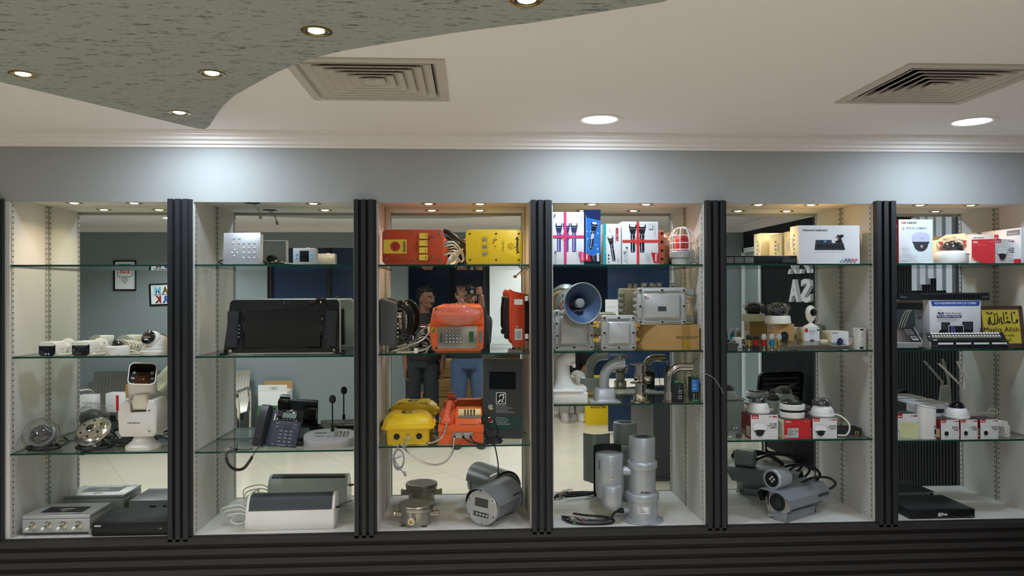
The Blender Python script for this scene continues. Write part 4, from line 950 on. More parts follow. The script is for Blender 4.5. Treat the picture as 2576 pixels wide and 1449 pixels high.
for k in range(5): b.tube([(p.x+.055, p.y+.0+.01*k, p.z+.004), (p.x+.035+.008*k, p.y+.0, p.z+.06), (p.x+.055+.004*k, p.y+.01, p.z+.115-.006*k), (p.x+.085, p.y+.03, p.z+.12-.01*k), (p.x+.10, p.y+.05, p.z+.06)], .003, 'cable_black', 6)
o = b.build('microphone_wand'); tag(o, 'black rod microphone with cable leaning between the two intercoms', 'microphone')
b = B(); xb = BAYS[2][1]; zz = SH[3, 1]-.0
b.tube([(xb-.004, .05, zz-.015), (xb-.02, .03, zz-.03), (xb-.035, .02, zz-.045)], .004, 'cable_white'); b.box(xb-.045, xb-.028, .012, .02, zz-.052, zz-.038, 'kraft')
o = b.build('hanging_tag'); tag(o, 'small tagged lead dangling under the top right shelf corner by the yellow intercom', 'cable')
# ---------------------------------------------------------------- bay 3, second shelf
xa, xb = BAYS[2]
p = on(3, 2, 990, .05)
t = thing('wall_telephone', 'grey metal telephone with black handset standing against the left side panel', 'telephone', (xa+.006, .055, p.z))
b = B(); b.prism([(0, .035), (.066, .030), (.075, .06), (.080, .20), (.078, .232), (.0, .255)], 'y', 0, .16, 'phone_grey', .003); b.build('housing', t)
b = B(); b.box(.079, .086, .05, .15, .055, .16, 'brushed_steel', .001); rside(b, .0865, .05, .055)
for r_ in range(4):
    for c_ in range(3): b.d_rr(.02+.022*c_, .02+.02*r_, .036+.022*c_, .033+.02*r_, .002, 'ink_light')
b.build('keypad', t)
b = B(); 
for z in (.075, .095, .115, .135): b.cyl((.079, -.001, z), (.086, -.001, z), .006, m='steel', n=10)
b.build('side_buttons', t)
b = B(); b.tube([(.09, .03, .075), (.108, .028, .07), (.132, .028, .10), (.140, .028, .15), (.130, .028, .20), (.106, .028, .225), (.086, .03, .222)], lambda q: .024-.010*math.sin(math.pi*q)**.7, 'black_gloss', 14); b.cyl((.075, .03, .215), (.098, .03, .215), .026, m='black_gloss', n=20); b.cyl((.075, .03, .085), (.100, .03, .085), .026, m='black_gloss', n=20); b.build('handset', t, label='glossy black handset')
b = B(); b.box(.066, .098, .005, .055, .165, .19, 'chrome', .004); b.build('cradle', t, label='chrome cradle')
b = B(); b.cyl((.125, .028, .065), (.128, .028, .038), .006, .007, 'ink_navy', 12); b.tube([(.128, .028, .04), (.132, .03, .01), (.16, .05, .006), (.2, .10, .006)], .004, 'cable_steel'); b.build('armoured_cord', t)
b = B()
for y in (.03, .12): b.cyl((.03, y, .035), (.03, y, .0), .014, .011, 'brushed_steel', 16)
b.build('cable_gland', t)
t = thing('rugged_telephone', 'red-orange telephone with black ribbed cover standing against the right side panel', 'telephone', (xb-.004, .06, p.z), 0)
b = B(); b.prism([(-.018, .030), (-.018, .275), (-.066, .285), (-.080, .29), (-.086, .270), (-.088, .06), (-.070, .018)], 'y', 0, .17, 'orange_red', .004); b.build('housing', t)
b = B(); b.prism([(-.082, .055), (-.082, .285), (-.090, .29), (-.094, .26), (-.093, .07), (-.088, .04)], 'y', -.006, .175, 'orange_red', .004); b.sph((-.088, .02, .272), (.016, .02, .024), 'orange_red', 14, 10); b.build('front_rim', t)
b = B(); b.box(-.018, .0, .02, .15, .05, .27, 'black_plastic', .002); 
for z in (.06, .24): b.box(-.018, .002, -.006, .03, z, z+.024, 'steel')
b.build('wall_bracket', t)
b = B(); b.prism([(-.092, .075), (-.092, .262), (-.108, .258), (-.114, .20), (-.113, .10), (-.104, .075)], 'y', .0, .15, 'black_plastic', .004)
for k in range(22): b.box(-.1155, -.1125, .002, .148, .10+.0046*k, .1025+.0046*k, 'black_plastic')
b.sph((-.102, .04, .072), (.014, .03, .016), 'black_plastic', 14, 10); b.build('ribbed_cover', t, label='black ribbed cover')
b = B(); front(b, -.076, 0, -.0002); b.d_rr(.008, .222, .048, .248, .002, 'steel'); b.d_el(.022, .118, .005, .005, 'ink_light'); b.d_el(.022, .118, .002, .002, 'ink_grey')
b.d_rect(.010, .055, .046, .108, 'box_white'); 
for k in range(6): b.d_rect(.014+.0045*k, .062, .016+.0045*k, .098, 'ink_grey')
b.build('rating_label', t)
b = B(); b.cyl((-.03, .05, .03), (-.03, .05, .0), .012, m='brass', n=16); b.cyl((-.05, .09, .03), (-.05, .09, .004), .009, m='steel', n=14); b.build('cable_gland', t)
t = thing('field_telephone', 'orange field telephone with plastic-wrapped handset and steel keypad panel', 'telephone', on(3, 2, 1151, .035, .0055), 0, rot=(R(-4), 0, R(1)))
w, h = .252, .216
ol2 = [(-w/2+.008, .012), (-w/2+.024, 0), (w/2-.02, 0), (w/2-.004, .014), (w/2, .14), (w/2-.004, h-.018), (w/2-.02, h), (-w/2+.04, h), (-w/2+.012, h-.012), (-w/2-.004, h-.09), (-w/2-.004, .09)]
b = B(); b.prism(ol2, 'y', 0, .075, 'orange', .008); b.prism([(-w/2+.006, .128), (w/2-.006, .128), (w/2-.012, h-.006), (-w/2+.03, h-.006)], 'y', -.012, .01, 'orange', .006); b.build('housing', t)
b = B(); b.box(-.092, .094, -.0025, .001, .012, .118, 'brushed_steel', .0008); b.build('keypad_panel', t, label='brushed steel keypad panel')
b = B(); front(b, 0, 0, -.0026); b.d_rect(.054, .042, .076, .092, 'lcd_green'); b.d_text('ejwesysA', -.074, .042, .008, 'ink_black', bold=.02, rot=90, w=.045); b.build('panel_print', t)
for r_ in range(4):
    for c_ in range(5):
        b = B(); x, z = -.051+.0162*c_, .043+.0163*r_; b.lathe([(.0068, 0), (.0064, .0025), (.0048, .004), (0, .0044)], 'ink_black', (x, -.0022, z), (0, -1, 0), 10, ms=['ink_black', 'ink_black', 'ink_light']); b.build('key', t)
b = B(); front(b, 0, 0, -.0006); hx = [(-.111+.0165*math.cos(R(60*k+30)), .1+.0175*math.sin(R(60*k+30))) for k in range(6)]
b.d_poly(hx, 'ink_black'); b.d_poly([(-.111+.0148*math.cos(R(60*k+30)), .1+.0158*math.sin(R(60*k+30))) for k in range(6)], 'label_yellow'); b.d_text('Ex', -.105, .091, .014, 'ink_black', bold=.04, rot=90, w=.019)
b.d_rect(.100, .04, .117, .095, 'mid_grey')
for x, z in ((-.1, .014), (.108, .016), (-.1, .198), (.108, .197)): b.d_el(x, z, .0062, .0062, 'box_darkred', 14); b.d_el(x, z, .004, .004, 'steel', 12)
b.build('warning_sticker', t)
b = B(); b.tube([(-.085, -.022, .165), (-.05, -.03, .162), (.05, -.03, .162), (.09, -.022, .165)], lambda q: .022-.004*math.sin(math.pi*q), 'orange_hand', 16); b.prism(rr2(.196, .042, .012, 5, .002, .158), 'y', -.042, -.012, 'orange_hand', .006); b.build('handset', t)
b = B()
def wr(p):
    s1 = noise.noise(p*55+Vector((3, 1, 2))); return Vector((p.x*(1+.10*s1), p.y*(1+.2*s1), p.z*(1+.22*noise.noise(p*38))))
b.sph((.002, -.022, .170), (.116, .032, .050), 'pink_film', 48, 26, f=wr); b.build('plastic_wrap', t, label='crinkled clear plastic wrap')
b = B(); b.cyl((-w/2-.0, .03, .1), (-w/2-.014, .03, .1), .017, m='cable_white', n=12); b.cyl((-w/2-.012, .03, .1), (-w/2-.03, .03, .098), .010, m='black_plastic', n=12); b.build('cable_gland', t)
b = B()
q0 = on(3, 2, 1090, .06)
for k, (xx, zz) in enumerate(((-.05, .10), (-.02, .03), (.0, .06), (-.045, .13), (-.03, .075))):
    b.tube([(q0.x+.0, q0.y+.01*k, q0.z+zz+.012), (q0.x-.05, q0.y-.01+.012*k, q0.z+.06+.012*k), (q0.x-.12, q0.y+.0+.018*k, q0.z+.028), (q0.x-.19-.006*k, q0.y+.0+.02*k, q0.z+.008), (q0.x-.20, q0.y+.05+.01*k, q0.z+.006), (q0.x-.12, q0.y+.06, q0.z+.006+.004*k)], .0042, 'cable_steel', 7)
b.tube([(q0.x-.01, q0.y-.02, q0.z+.035), (q0.x-.04, q0.y-.03, q0.z+.016), (q0.x-.10, q0.y-.03, q0.z+.005), (q0.x-.17, q0.y-.02, q0.z+.005)], .0045, 'cable_steel', 7)
o = b.build('armoured_cable'); tag(o, 'tangle of steel armoured cable left of the orange field telephone', 'cable')
b = B(); p2 = on(3, 2, 1058, .10)
for k in range(5): b.tube(coil((p2.x, p2.y+.006*k, p2.z+.05), .03, 1, 0, 12, .03, .004, k+90)[:13], .0034, 'cable_black', 6, 3)
for k in range(4): b.tube([(p2.x-.01+.006*k, p2.y, p2.z+.02), (p2.x+.005, p2.y-.01*k, p2.z+.06), (p2.x+.03, p2.y+.01, p2.z+.085-.01*k), (p2.x+.04, p2.y+.02, p2.z+.03)], .0035, 'cable_black', 6)
for k in range(5): b.tube([(p2.x-.05+.02*k, p2.y-.05, p2.z+.004), (p2.x-.03+.018*k, p2.y+.0, p2.z+.01+.003*k), (p2.x+.03, p2.y+.05-.02*k, p2.z+.005)], .003, ('cable_black', 'cable_white', 'cable_grey')[k % 3], 6)
b.box(p2.x-.025, p2.x-.008, p2.y-.08, p2.y-.074, p2.z, p2.z+.022, 'foam')
o = b.build('black_cable'); tag(o, 'tied black cable loop behind the armoured cable tangle', 'cable')
# ---------------------------------------------------------------- bay 3, third shelf
t = thing('weatherproof_telephone', 'yellow weatherproof telephone case with a handset emblem on its lid', 'telephone', on(3, 3, 1026, .02), 3)
b = B(); b.loft([[(x, y, z) for x, y in rr2(w_, d_, .018, 4, 0, .095)] for w_, d_, z in ((.198, .165, 0), (.205, .172, .075))], 'yellow_case'); b.build('body', t)
def oc(w_, d_, c_, z, oy=.095): return [(-w_/2+c_, oy-d_/2, z), (w_/2-c_, oy-d_/2, z), (w_/2, oy-d_/2+c_, z), (w_/2, oy+d_/2-c_, z), (w_/2-c_, oy+d_/2, z), (-w_/2+c_, oy+d_/2, z), (-w_/2, oy+d_/2-c_, z), (-w_/2, oy-d_/2+c_, z)]
b = B(); b.loft([oc(.238, .198, .022, .070), oc(.244, .204, .022, .074), oc(.244, .204, .022, .083), oc(.236, .196, .02, .086), oc(.236, .196, .02, .092), oc(.222, .186, .024, .112), oc(.178, .150, .03, .134), oc(.168, .142, .03, .136)], 'yellow_case')
for x in (-.055, .055): b.box(x-.02, x+.02, .02, .17, .128, .139, 'yellow_case', .003)
b.box(.115, .13, .06, .13, .072, .10, 'yellow_case', .004); b.build('lid', t)
b = B(); topf(b, 0, .095, .1395); b.d_ring(0, .0, .026, .013, 'ink_black', 100, 260, 14); b.d_rect(.0, .012, .018, .028, 'ink_black'); b.d_rect(.0, -.028, .018, -.012, 'ink_black'); b.build('handset_emblem', t)
for x in (-.052, .052):
    b = B(); b.lathe([(.015, 0), (.015, .006), (.009, .008), (0, .009)], 'rubber', (x, .012, .038), (0, -1, 0), 6, ms=['rubber']*3); b.lathe([(.009, .008), (.007, .011), (0, .011)], 'ink_black', (x, .012, .038), (0, -1, 0), 18, cap=False); b.build('hex_plug', t, label='black hexagonal plug')
b = B(); b.cyl((0, .014, .038), (0, -.008, .036), .012, .010, 'steel', 18); b.cyl((0, -.006, .036), (0, -.016, .032), .007, .005, 'steel', 14); b.tube([(0, -.014, .032), (-.01, -.03, .01), (-.015, -.036, -.012)], .0035, 'cable_grey'); b.build('cable_gland', t)
b = B(); b.box(-.128, -.118, .05, .12, .075, .098, 'black_plastic', .003); b.build('hinge_latch', t)
b = B(); p = on(3, 3, 1003, -.022)
for k in range(4): b.tube([(p.x+(.030-.003*k)*math.cos(a)*(.8+.1*k), p.y+.004*k-.012, p.z-.055+(.048-.002*k)*math.sin(a)) for a in [2*math.pi*i/14+.2*k for i in range(14)]], .0034, 'cable_grey', 7, 4, True)
b.tube([(p.x+.0, p.y-.01, p.z+.012), (p.x-.008, p.y-.012, p.z-.012), (p.x-.02, p.y-.008, p.z-.05), (p.x+.01, p.y-.012, p.z-.10), (p.x+.028, p.y-.018, p.z-.12)], .0034, 'cable_grey', 7); b.cyl((p.x+.026, p.y-.018, p.z-.11), (p.x+.032, p.y-.018, p.z-.13), .006, m='cable_grey', n=10)
b.tube([(p.x-.03, p.y-.014, p.z-.04), (p.x-.01, p.y-.02, p.z-.046), (p.x+.012, p.y-.016, p.z-.038)], .004, 'cable_grey', 7)
o = b.build('hanging_cable'); tag(o, 'knotted grey cable hanging in front of the shelf below the yellow case', 'cable')
t = thing('hotline_telephone', 'orange desk telephone with steel keypad and curved handset', 'telephone', on(3, 3, 1160, .02), -1)
w = .207; d = .17
b = B(); b.loft([[(x*w/2, y, z) for x, y in ((-1, .004), (1, .004), (1, d), (-1, d))] for z in (0, .060)], 'orange'); b.loft([[(x*w/2*1.03, y, z) for x, y in ((-1, 0), (1, 0), (1, d+.003), (-1, d+.003))] for z in (.058, .088, .0885)], 'orange'); b.build('base', t)
b = B(); b.prism([(.03, .088), (d, .088), (d, .150), (.105, .150), (.050, .112)], 'x', -.03, w/2-.006, 'orange', .004); b.prism([(.06, .088), (d, .088), (d, .140), (.075, .135)], 'x', -w/2+.004, -.028, 'orange', .004); b.build('console', t)
u_ = Vector((1, 0, 0)); v_ = Vector((0, .055, .038)).normalized(); o_ = Vector((-.026, .050, .1122))
b = B(); b.frame(o_, u_, v_); b.d_rr(.010, -.001, .118, .064, .004, 'brushed_steel'); b.d_rect(.04, .006, .09, .012, 'mid_grey')
for r_ in range(4):
    for c_ in range(4): b.d_rr(.038+.0145*c_, .018+.0105*r_, .0465+.0145*c_, .026+.0105*r_, .002, 'ink_black')
b.build('keypad_panel', t, label='steel keypad panel')
b = B(); topf(b, 0, 0, .0887); b.d_rect(-.01, .008, .075, .022, 'mid_grey'); 
for k in range(5): b.d_rect(-.002+.015*k, .010, .009+.015*k, .019, 'ink_black')
b.build('function_keys', t)
b = B(); b.tube([(-.068, .02, .108), (-.068, .034, .124), (-.064, .07, .150), (-.060, .115, .168), (-.058, .145, .165)], lambda q: .021-.006*math.sin(math.pi*q), 'orange_hand', 16); b.sph((-.068, .018, .105), (.025, .022, .020), 'orange_hand', 18, 12); b.sph((-.058, .148, .158), (.024, .02, .02), 'orange_hand', 18, 12); b.build('handset', t)
b = B(); b.box(-.040, .055, -.003, .006, .028, .054, 'alu_grey', .001); b.build('socket_plate', t)
for x, m_ in ((-.03, 'steel'), (.010, 'cable_black'), (.045, 'cable_black')):
    b = B(); b.cyl((x, -.002, .04), (x, -.022, .038), .0115, .0095, 'steel', 18); b.cyl((x, -.02, .038), (x, -.026, .037), .0075, m='ink_black', n=14); b.build('cable_gland', t)
b = B(); b.tube([(-.066, .0, .098), (-.072, -.012, .07), (-.09, -.015, .035), (-.13, -.012, .012), (-.158, .0, .008), (-.152, .03, .007)], .0042, 'cable_steel', 8); b.build('handset_cord', t, label='steel armoured handset cord')
b = B(); b.tube([(-.03, -.022, .038), (-.032, -.032, .01), (-.04, -.042, -.03), (-.07, -.046, -.07), (-.115, -.046, -.085), (-.165, -.046, -.075), (-.22, -.042, -.045), (-.255, -.034, -.014), (-.275, -.022, .003), (-.285, -.012, .003)], .0045, 'cable_steel', 8); b.build('armoured_cord', t, label='long drooping steel cord')
b = B(); b.tube([(.010, -.024, .037), (.03, -.034, .022), (.06, -.034, .012), (.10, -.03, .006), (.125, -.012, .005)], .0038, 'cable_black'); b.tube([(.045, -.024, .037), (.06, -.036, .02), (.09, -.034, .008), (.12, -.022, .005)], .0038, 'cable_black')
for k in range(5): b.tube(coil((.152, .005, .005+.005*k), .034+.004*(k % 3), 1, 0, 12, .022, .003, k+50), .0038, 'cable_black', 7, 4)
b.tube([(.12, .02, .03), (.10, .03, .09), (.10, .02, .13), (.125, .01, .135), (.155, .004, .11), (.17, .0, .06), (.165, .0, .02)], .0034, 'cable_black'); b.tube([(.104, .02, .13), (.105, .0, .10), (.125, -.02, .05), (.15, -.03, .012), (.163, -.04, -.03), (.172, -.042, -.09), (.170, -.042, -.13)], .003, 'cable_black')
b.cyl((.171, -.042, -.125), (.172, -.042, -.135), .006, m='black_plastic', n=10); b.tube([(.17, -.042, -.126), (.155, -.042, -.132), (.135, -.042, -.142)], .0028, 'foam'); b.build('black_lead', t)
b = B(); b.box(.176, .20, .0, .006, .01, .022, 'foam'); b.tube([(.19, .0, .012), (.17, .0, .02)], .002, 'foam'); b.build('cable_tag', t)
t = thing('help_point', 'tall dark grey help point panel with screen and two push buttons', 'help point', on(3, 3, 1264, .105, .0045), 0, rot=(R(-5), 0, R(-9)))
w, h, d = .196, .386, .05
b = B(); b.box(-w/2, w/2, 0, d, 0, h, 'brushed_steel', .004); b.build('case', t)
b = B(); b.prism(rr2(w-.004, h-.006, .008, 5, 0, h/2), 'y', -.002, .002, 'help_dark'); front(b, -w/2, 0, -.002)
b.d_rr(.028, .232, .166, .326, .004, 'dark_grey'); b.d_rr(.033, .237, .161, .321, .002, 'screen'); b.d_rect(.003, .048, w-.003, .110, 'help_green')
b.d_rr(.066, .166, .114, .222, .005, 'ink_white'); b.d_rr(.069, .169, .111, .219, .004, 'ink_black')
b.d_ring(.093, .201, .010, .005, 'ink_white', -50, 190, 16); b.d_line([(.101, .193), (.096, .185), (.098, .178), (.092, .176)], .005, 'ink_white'); b.d_line([(.076, .174), (.088, .187)], .007, 'ink_white'); b.d_line([(.098, .21), (.107, .217)], .005, 'ink_white'); b.d_text('T', .101, .172, .007, 'ink_white')
for k, (s_, zz) in enumerate((('Push Button for', .156), ('Customer Information', .146), ('Push Button in', .098), ('Emergencies Only', .088))): b.d_text(s_, .066, zz, .0062, 'ink_light', bold=.01)
for k, (n_, zz) in enumerate(((11, .136), (17, .127), (11, .079), (14, .070))):
    for j in range(n_):
        for q in range(3):
            if (j*7+q*5+k) % 3: b.d_el(.068+.0052*j, zz+.0022*q, .0010, .0010, 'ink_white', 6)
            if (j*5+q*3+k) % 4 == 1: b.d_el(.070+.0052*j, zz+.0022*q, .0010, .0010, 'ink_white', 6)
b.build('front_panel', t)
for zz, m_ in ((.150, 'alu_light'), (.091, 'box_darkred')):
    b = B(); b.lathe([(.0135, 0), (.0135, .004), (.0105, .006), (.0095, .0045), (0, .005)], 'chrome', (-w/2+.040, -.002, zz), (0, -1, 0), 24, ms=['chrome', 'chrome', 'chrome', m_]); b.build('push_button', t)
# ---------------------------------------------------------------- bay 3, floor
t = thing('junction_box', 'round stainless steel junction box with three pipe stubs', 'junction box', on(3, 4, 1047, .11))
b = B(); b.lathe([(0, 0), (.068, 0), (.069, .004), (.069, .066), (.082, .068), (.0835, .072), (.0835, .092), (.081, .096), (.070, .0975), (.069, .0965), (0, .0965)], 'brushed_steel', n=56, cap=False); b.build('drum', t)
for a, zz in ((180, .046), (0, .046), (262, .040)):
    dv = Vector((math.cos(R(a)), math.sin(R(a)), 0)); c0 = Vector((0, 0, zz))
    b = B(); b.cyl(c0+dv*.06, c0+dv*.098, .0145, m='steel', n=22); b.lathe([(.0165, 0), (.018, .002), (.018, .010), (.016, .012), (.009, .012), (.008, .006), (0, .006)], 'steel', c0+dv*.096, dv, 24, ms=['steel']*4+['ink_black', 'brass']); b.build('pipe_stub', t)
b = B()
for a in (215, 305): b.lathe([(.014, 0), (.014, .003), (.006, .003), (.005, 0)], 'steel', (.074*math.cos(R(a)), .074*math.sin(R(a)), 0), n=16); 
for a in (220, 300): b.box(.07*math.cos(R(a))-.01, .07*math.cos(R(a))+.01, .068*math.sin(R(a))-.006, .068*math.sin(R(a))+.02, 0, .003, 'steel')
b.build('mounting_foot', t)
t = thing('explosion_proof_camera', 'grey cylindrical explosion-proof camera with curved sunshield and round white face', 'security camera', on(3, 4, 1213, .05), 0, rot=(0, 0, R(-33)))
c0 = Vector((0, 0, .087)); r = .085
b = B(); b.cyl((0, .02, .087), (0, .235, .087), r-.006, m='grey_cam', n=48, bev=.004); b.lathe([(r-.006, 0), (r, .002), (r, .022), (r-.012, .03), (0, .03)], 'grey_cam', (0, .225, .087), (0, 1, 0), 48); b.build('barrel', t)
b = B(); b.lathe([(r-.004, -.02), (r, -.018), (r, .004), (r-.004, .008), (r-.016, .008), (r-.017, .007), (r-.018, .008), (0, .008)], 'alu_light', (0, 0, .087), (0, -1, 0), 56); 
front(b, 0, .087, -.008); b.F = Matrix.Translation((0, -.008, .087)) @ Euler((0, R(4), 0)).to_matrix().to_4x4() @ Matrix(((1, 0, 0, 0), (0, 0, -1, 0), (0, 1, 0, 0), (0, 0, 0, 1)))
b.d_rect(-.036, .004, .036, .044, 'ink_black'); b.d_rect(-.034, .006, .034, .042, 'lens_glass'); b.d_ring(.006, .022, .013, .002, 'dark_grey'); b.d_rect(-.040, -.043, .042, -.021, 'ink_black'); b.d_rect(-.039, -.042, .041, -.022, 'box_side')
for k in range(4): b.d_el(-.022+.0185*k, -.032, .006, .006, 'ink_light', 14)
b.build('face_plate', t, label='round pale metal face plate')
for k in range(6):
    a = R(92+60*k); b = B(); screw(b, (.076*math.cos(a), -.008, .087+.076*math.sin(a)), .0055, 'steel'); b.build('screw', t)
b = B(); A = [R(8+164*i/30) for i in range(31)]; ro, ri = r+.010, r+.0075
def arc(rr_, y, sh=0): return [(rr_*math.cos(a), y+sh*abs(math.sin(a))**2, .087+rr_*math.sin(a)) for a in A]
b.loft([arc(ro, -.002, -.03), arc(ro, .235)], 'grey_cam', False, False, closed=False); b.loft([arc(ri, -.002, -.03), arc(ri, .235)], 'black_matte', False, False, closed=False)
for rr_ in (0, -1):
    L = [[(q*math.cos(A[rr_]), y, .087+q*math.sin(A[rr_])) for q in (ri, ro)] for y in (-.002, .235)]; b.loft(L, 'grey_cam', False, False, closed=False)
b.loft([arc(ri, -.002, -.03), arc(ro, -.002, -.03)], 'grey_cam', False, False, closed=False); b.loft([arc(ri, .235), arc(ro, .235)], 'grey_cam', False, False, closed=False); b.build('sunshield', t)
b = B(); b.frame((ro*math.cos(R(18))+.001, .14, .087+ro*math.sin(R(18))), (0, 1, 0), (-.31, 0, .95)); b.d_text('HIKVISION', .0, 0, .010, 'ink_black', bold=.03, shear=.15, w=.075); b.build('logo', t)
b = B(); b.prism([(-.03, .012), (.03, .012), (.034, 0), (-.034, 0)], 'y', .10, .17, 'grey_cam', .002); b.build('foot', t)
# ================================================================ bay 4, top shelf: torch boxes
def torch(b, cx, top, L, r, m, hm='ink_black', tilt=0.0, flip=False):   # a printed picture of a torch, lens up
    def q(p):
        x, y = p; a = R(tilt); return (cx+x*math.cos(a)-y*math.sin(a), top-L/2+x*math.sin(a)+y*math.cos(a))
    H = L/2
    b.d_poly([q(p) for p in ((-r*1.7, H), (r*1.7, H), (r*1.75, H*.80), (r*1.6, H*.66), (r, H*.30), (-r, H*.30), (-r*1.6, H*.66), (-r*1.75, H*.80))], hm)
    b.d_poly([q(p) for p in ((-r, H*.32), (r, H*.32), (r, -H*.98), (r*.7, -H), (-r*.7, -H), (-r, -H*.98))], m)
    b.d_poly([q(p) for p in ((-r*1.25, H*.985), (r*1.25, H*.985), (r*1.25, H*.88), (r*.8, H*.83), (-r*.8, H*.83), (-r*1.25, H*.88))], 'ink_white')
    b.d_poly([q(p) for p in ((-r*.35, H*.28), (-r*.05, H*.28), (-r*.05, -H*.92), (-r*.35, -H*.92))], 'ink_lilac')
    for yy in (.70, .30, -.02, -.92): b.d_poly([q(p) for p in ((-r*1.02 if yy < .5 else -r*1.6, H*yy), (r*1.02 if yy < .5 else r*1.6, H*yy), (r*1.02 if yy < .5 else r*1.6, H*(yy-.018)), (-r*1.02 if yy < .5 else -r*1.6, H*(yy-.018)))], 'ink_light')
def ribbon(b, w, h, u, v, m):
    b.d_rect(u-.006, 0, u+.006, h, m); b.d_rect(0, v-.006, w, v+.006, m)
    for a in (20, 75, 110, 160, 200, 250, 290, 340):
        c, s_ = math.cos(R(a)), math.sin(R(a)); L = .024 if a not in (75, 110, 250, 290) else .020
        b.d_poly([(u, v), (u+L*c-.005*s_, v+L*s_+.005*c), (u+L*.86*c, v+L*.86*s_), (u+L*c+.005*s_, v+L*s_-.005*c)], m)
    b.d_el(u, v, .006, .006, m, 12)
def small_marks(b, u, v, n, dv, r=.0042):
    for k in range(n):
        if k == 0: b.d_rr(u-.005, v-.004, u+.005, v+.004, .003, 'ink_black'); b.d_rect(u-.001, v-.002, u+.001, v+.003, 'ink_white')
        else: b.d_ring(u, v-dv*k, r, .0009, 'ink_grey'); b.d_rect(u-.0015, v-dv*k-.0015, u+.0015, v-dv*k+.0015, 'ink_grey')
ARL = '\uFEB1\uFED8\uFEE0\uFEA8\uFE8D'
def art3(b, w, h):
    for k, x in enumerate((.034, .070, .106)): torch(b, x-.004, h*.785, h*.54, .0095, 'ink_purple', 'ink_navy')
    ribbon(b, w, h, w*.40, h*.53, 'ink_pink'); small_marks(b, .013, h*.24, 5, .013)
    b.d_rr(.006, h-.022, .014, h-.010, .001, 'ink_grey'); b.d_ring(.010, h-.032, .004, .0008, 'ink_grey')
    b.d_text('Charged Light Set', w-.016, h-.012, .006, 'ink_grey', rot=-90, w=.045); b.d_text('3 in 1', w-.030, h-.014, .008, 'ink_grey', rot=-90, w=.018)
    b.d_text('Rechargeable LED', w-.028, .064, .005, 'ink_grey', rot=-90, w=.040); b.d_text('Torch', w-.037, .064, .005, 'ink_grey', rot=-90, w=.02)
    b.d_poly([(w-.026, .062), (w, .056), (w, .014), (w-.018, .014)], 'ink_pink'); b.d_text('anwaljo', w-.012, .052, .008, 'ink_white', rot=-90, w=.034)
def art2(b, w, h):
    for x in (.050, .094): torch(b, x, h*.93, h*.65, .0105, 'blue_black', 'ink_black')
    ribbon(b, w, h, w*.43, h*.54, 'ink_ribbon'); small_marks(b, .020, h*.39, 5, .018, .005); small_marks(b, .009, h*.28, 3, .018, .004)
    b.d_text('Charged Light Set', w-.020, h-.012, .006, 'ink_grey', rot=-90, w=.062); b.d_rr(w-.048, h-.036, w-.028, h-.012, .002, 'ink_grey'); b.d_rr(w-.047, h-.035, w-.029, h-.013, .002, 'box_white'); b.d_text('2 in 1', w-.042, h-.015, .006, 'ink_black', rot=-90, w=.017)
    for k, s_ in enumerate(('Rechargeable LED', 'Flash Light Combo', 'GF-9102')): b.d_text(s_, w-.046-.009*k, .054, .005, 'ink_grey', rot=-90, w=(.044, .044, .024)[k])
    b.d_poly([(w-.036, .056), (w, .052), (w, .008), (w-.024, .008)], 'ink_red'); b.d_text('Geepas', w-.016, .050, .010, 'ink_white', bold=.02, rot=-90, w=.036)
def artblue(b, w, h):
    b.d_rect(0, 0, w, h, 'blue_deep'); b.d_poly([(.004, .02), (w-.004, .05), (w, h*.80), (.006, h*.86)], 'blue_mid')
    q = random.Random(4)
    for k in range(16): b.d_el(q.uniform(.01, w-.008), q.uniform(.06, h*.82), q.uniform(.001, .004), q.uniform(.001, .007), 'ink_sky' if k % 2 else 'ink_lilac', 8)
    b.d_line([(.006, h*.9), (.009, h*.78), (.007, h*.6), (.010, h*.42), (.006, h*.2)], .002, 'ink_sky'); torch(b, w*.50, h*.775, h*.49, .0085, 'ink_black', 'blue_black', -9); b.d_poly([(w*.36, h*.46), (w*.56, h*.47), (w*.60, h*.56), (w*.42, h*.555)], 'ink_light')
    b.d_rect(0, 0, w, h*.16, 'blue_black')
    b.d_poly([(0, h*.2), (w*.26, h*.2), (w*.40, h*.06), (0, h*.06)], 'ink_red'); b.d_text('Geepas', w*.10, h*.19, .009, 'ink_white', bold=.02, rot=-90, w=.026)
    b.d_text('Rechargeable', w*.56, h*.18, .004, 'ink_light', rot=-90, w=.03); b.d_text('Torch', w*.48, h*.18, .004, 'ink_light', rot=-90, w=.02)
    for k in range(3): b.d_el(w*.82, h*(.18-.05*k), .0065, .0065, 'ink_white', 12); b.d_rect(w*.82-.002, h*(.18-.05*k)-.002, w*.82+.002, h*(.18-.05*k)+.003, 'ink_navy')
def artm(b, w, h):
    b.d_rect(0, 0, .015, h, 'ink_teal'); b.d_text('Rechargeable LED Torch', .010, h*.72, .004, 'box_white', rot=-90, w=.085)
    b.d_poly([(.030, h*.70), (.05, h*.73), (.052, h*.2), (.06, h*.08), (.045, h*.2), (.03, h*.5)], 'ink_lilac')
    torch(b, w*.50, h*.70, h*.62, .0078, 'ink_black', 'ink_black', 9); b.d_text('MERCURY', w-.024, h*.90, .011, 'ink_red', bold=.05, rot=-90, w=.064); b.d_line([(w-.027, h*.9), (w-.027, h*.52)], .001, 'ink_navy')
    b.d_text('Torch Light', w*.45, h*.9, .0045, 'ink_light', rot=-90, w=.03); b.d_text('USB', w*.34, h*.9, .005, 'ink_grey', rot=-90, w=.022)
    for k in range(3): b.d_el(.026, .044-.016*k, .0038, .0038, 'ink_black' if k < 2 else 'ink_grey', 12)
    b.d_text('MC-18', w-.018, .028, .006, 'ink_black', rot=-90, w=.018)
def side_dark(b, w, h): b.d_rect(0, 0, w, h, 'blue_black')
def top_dark(b, w, h): b.d_rect(0, 0, w, h, 'ink_black')
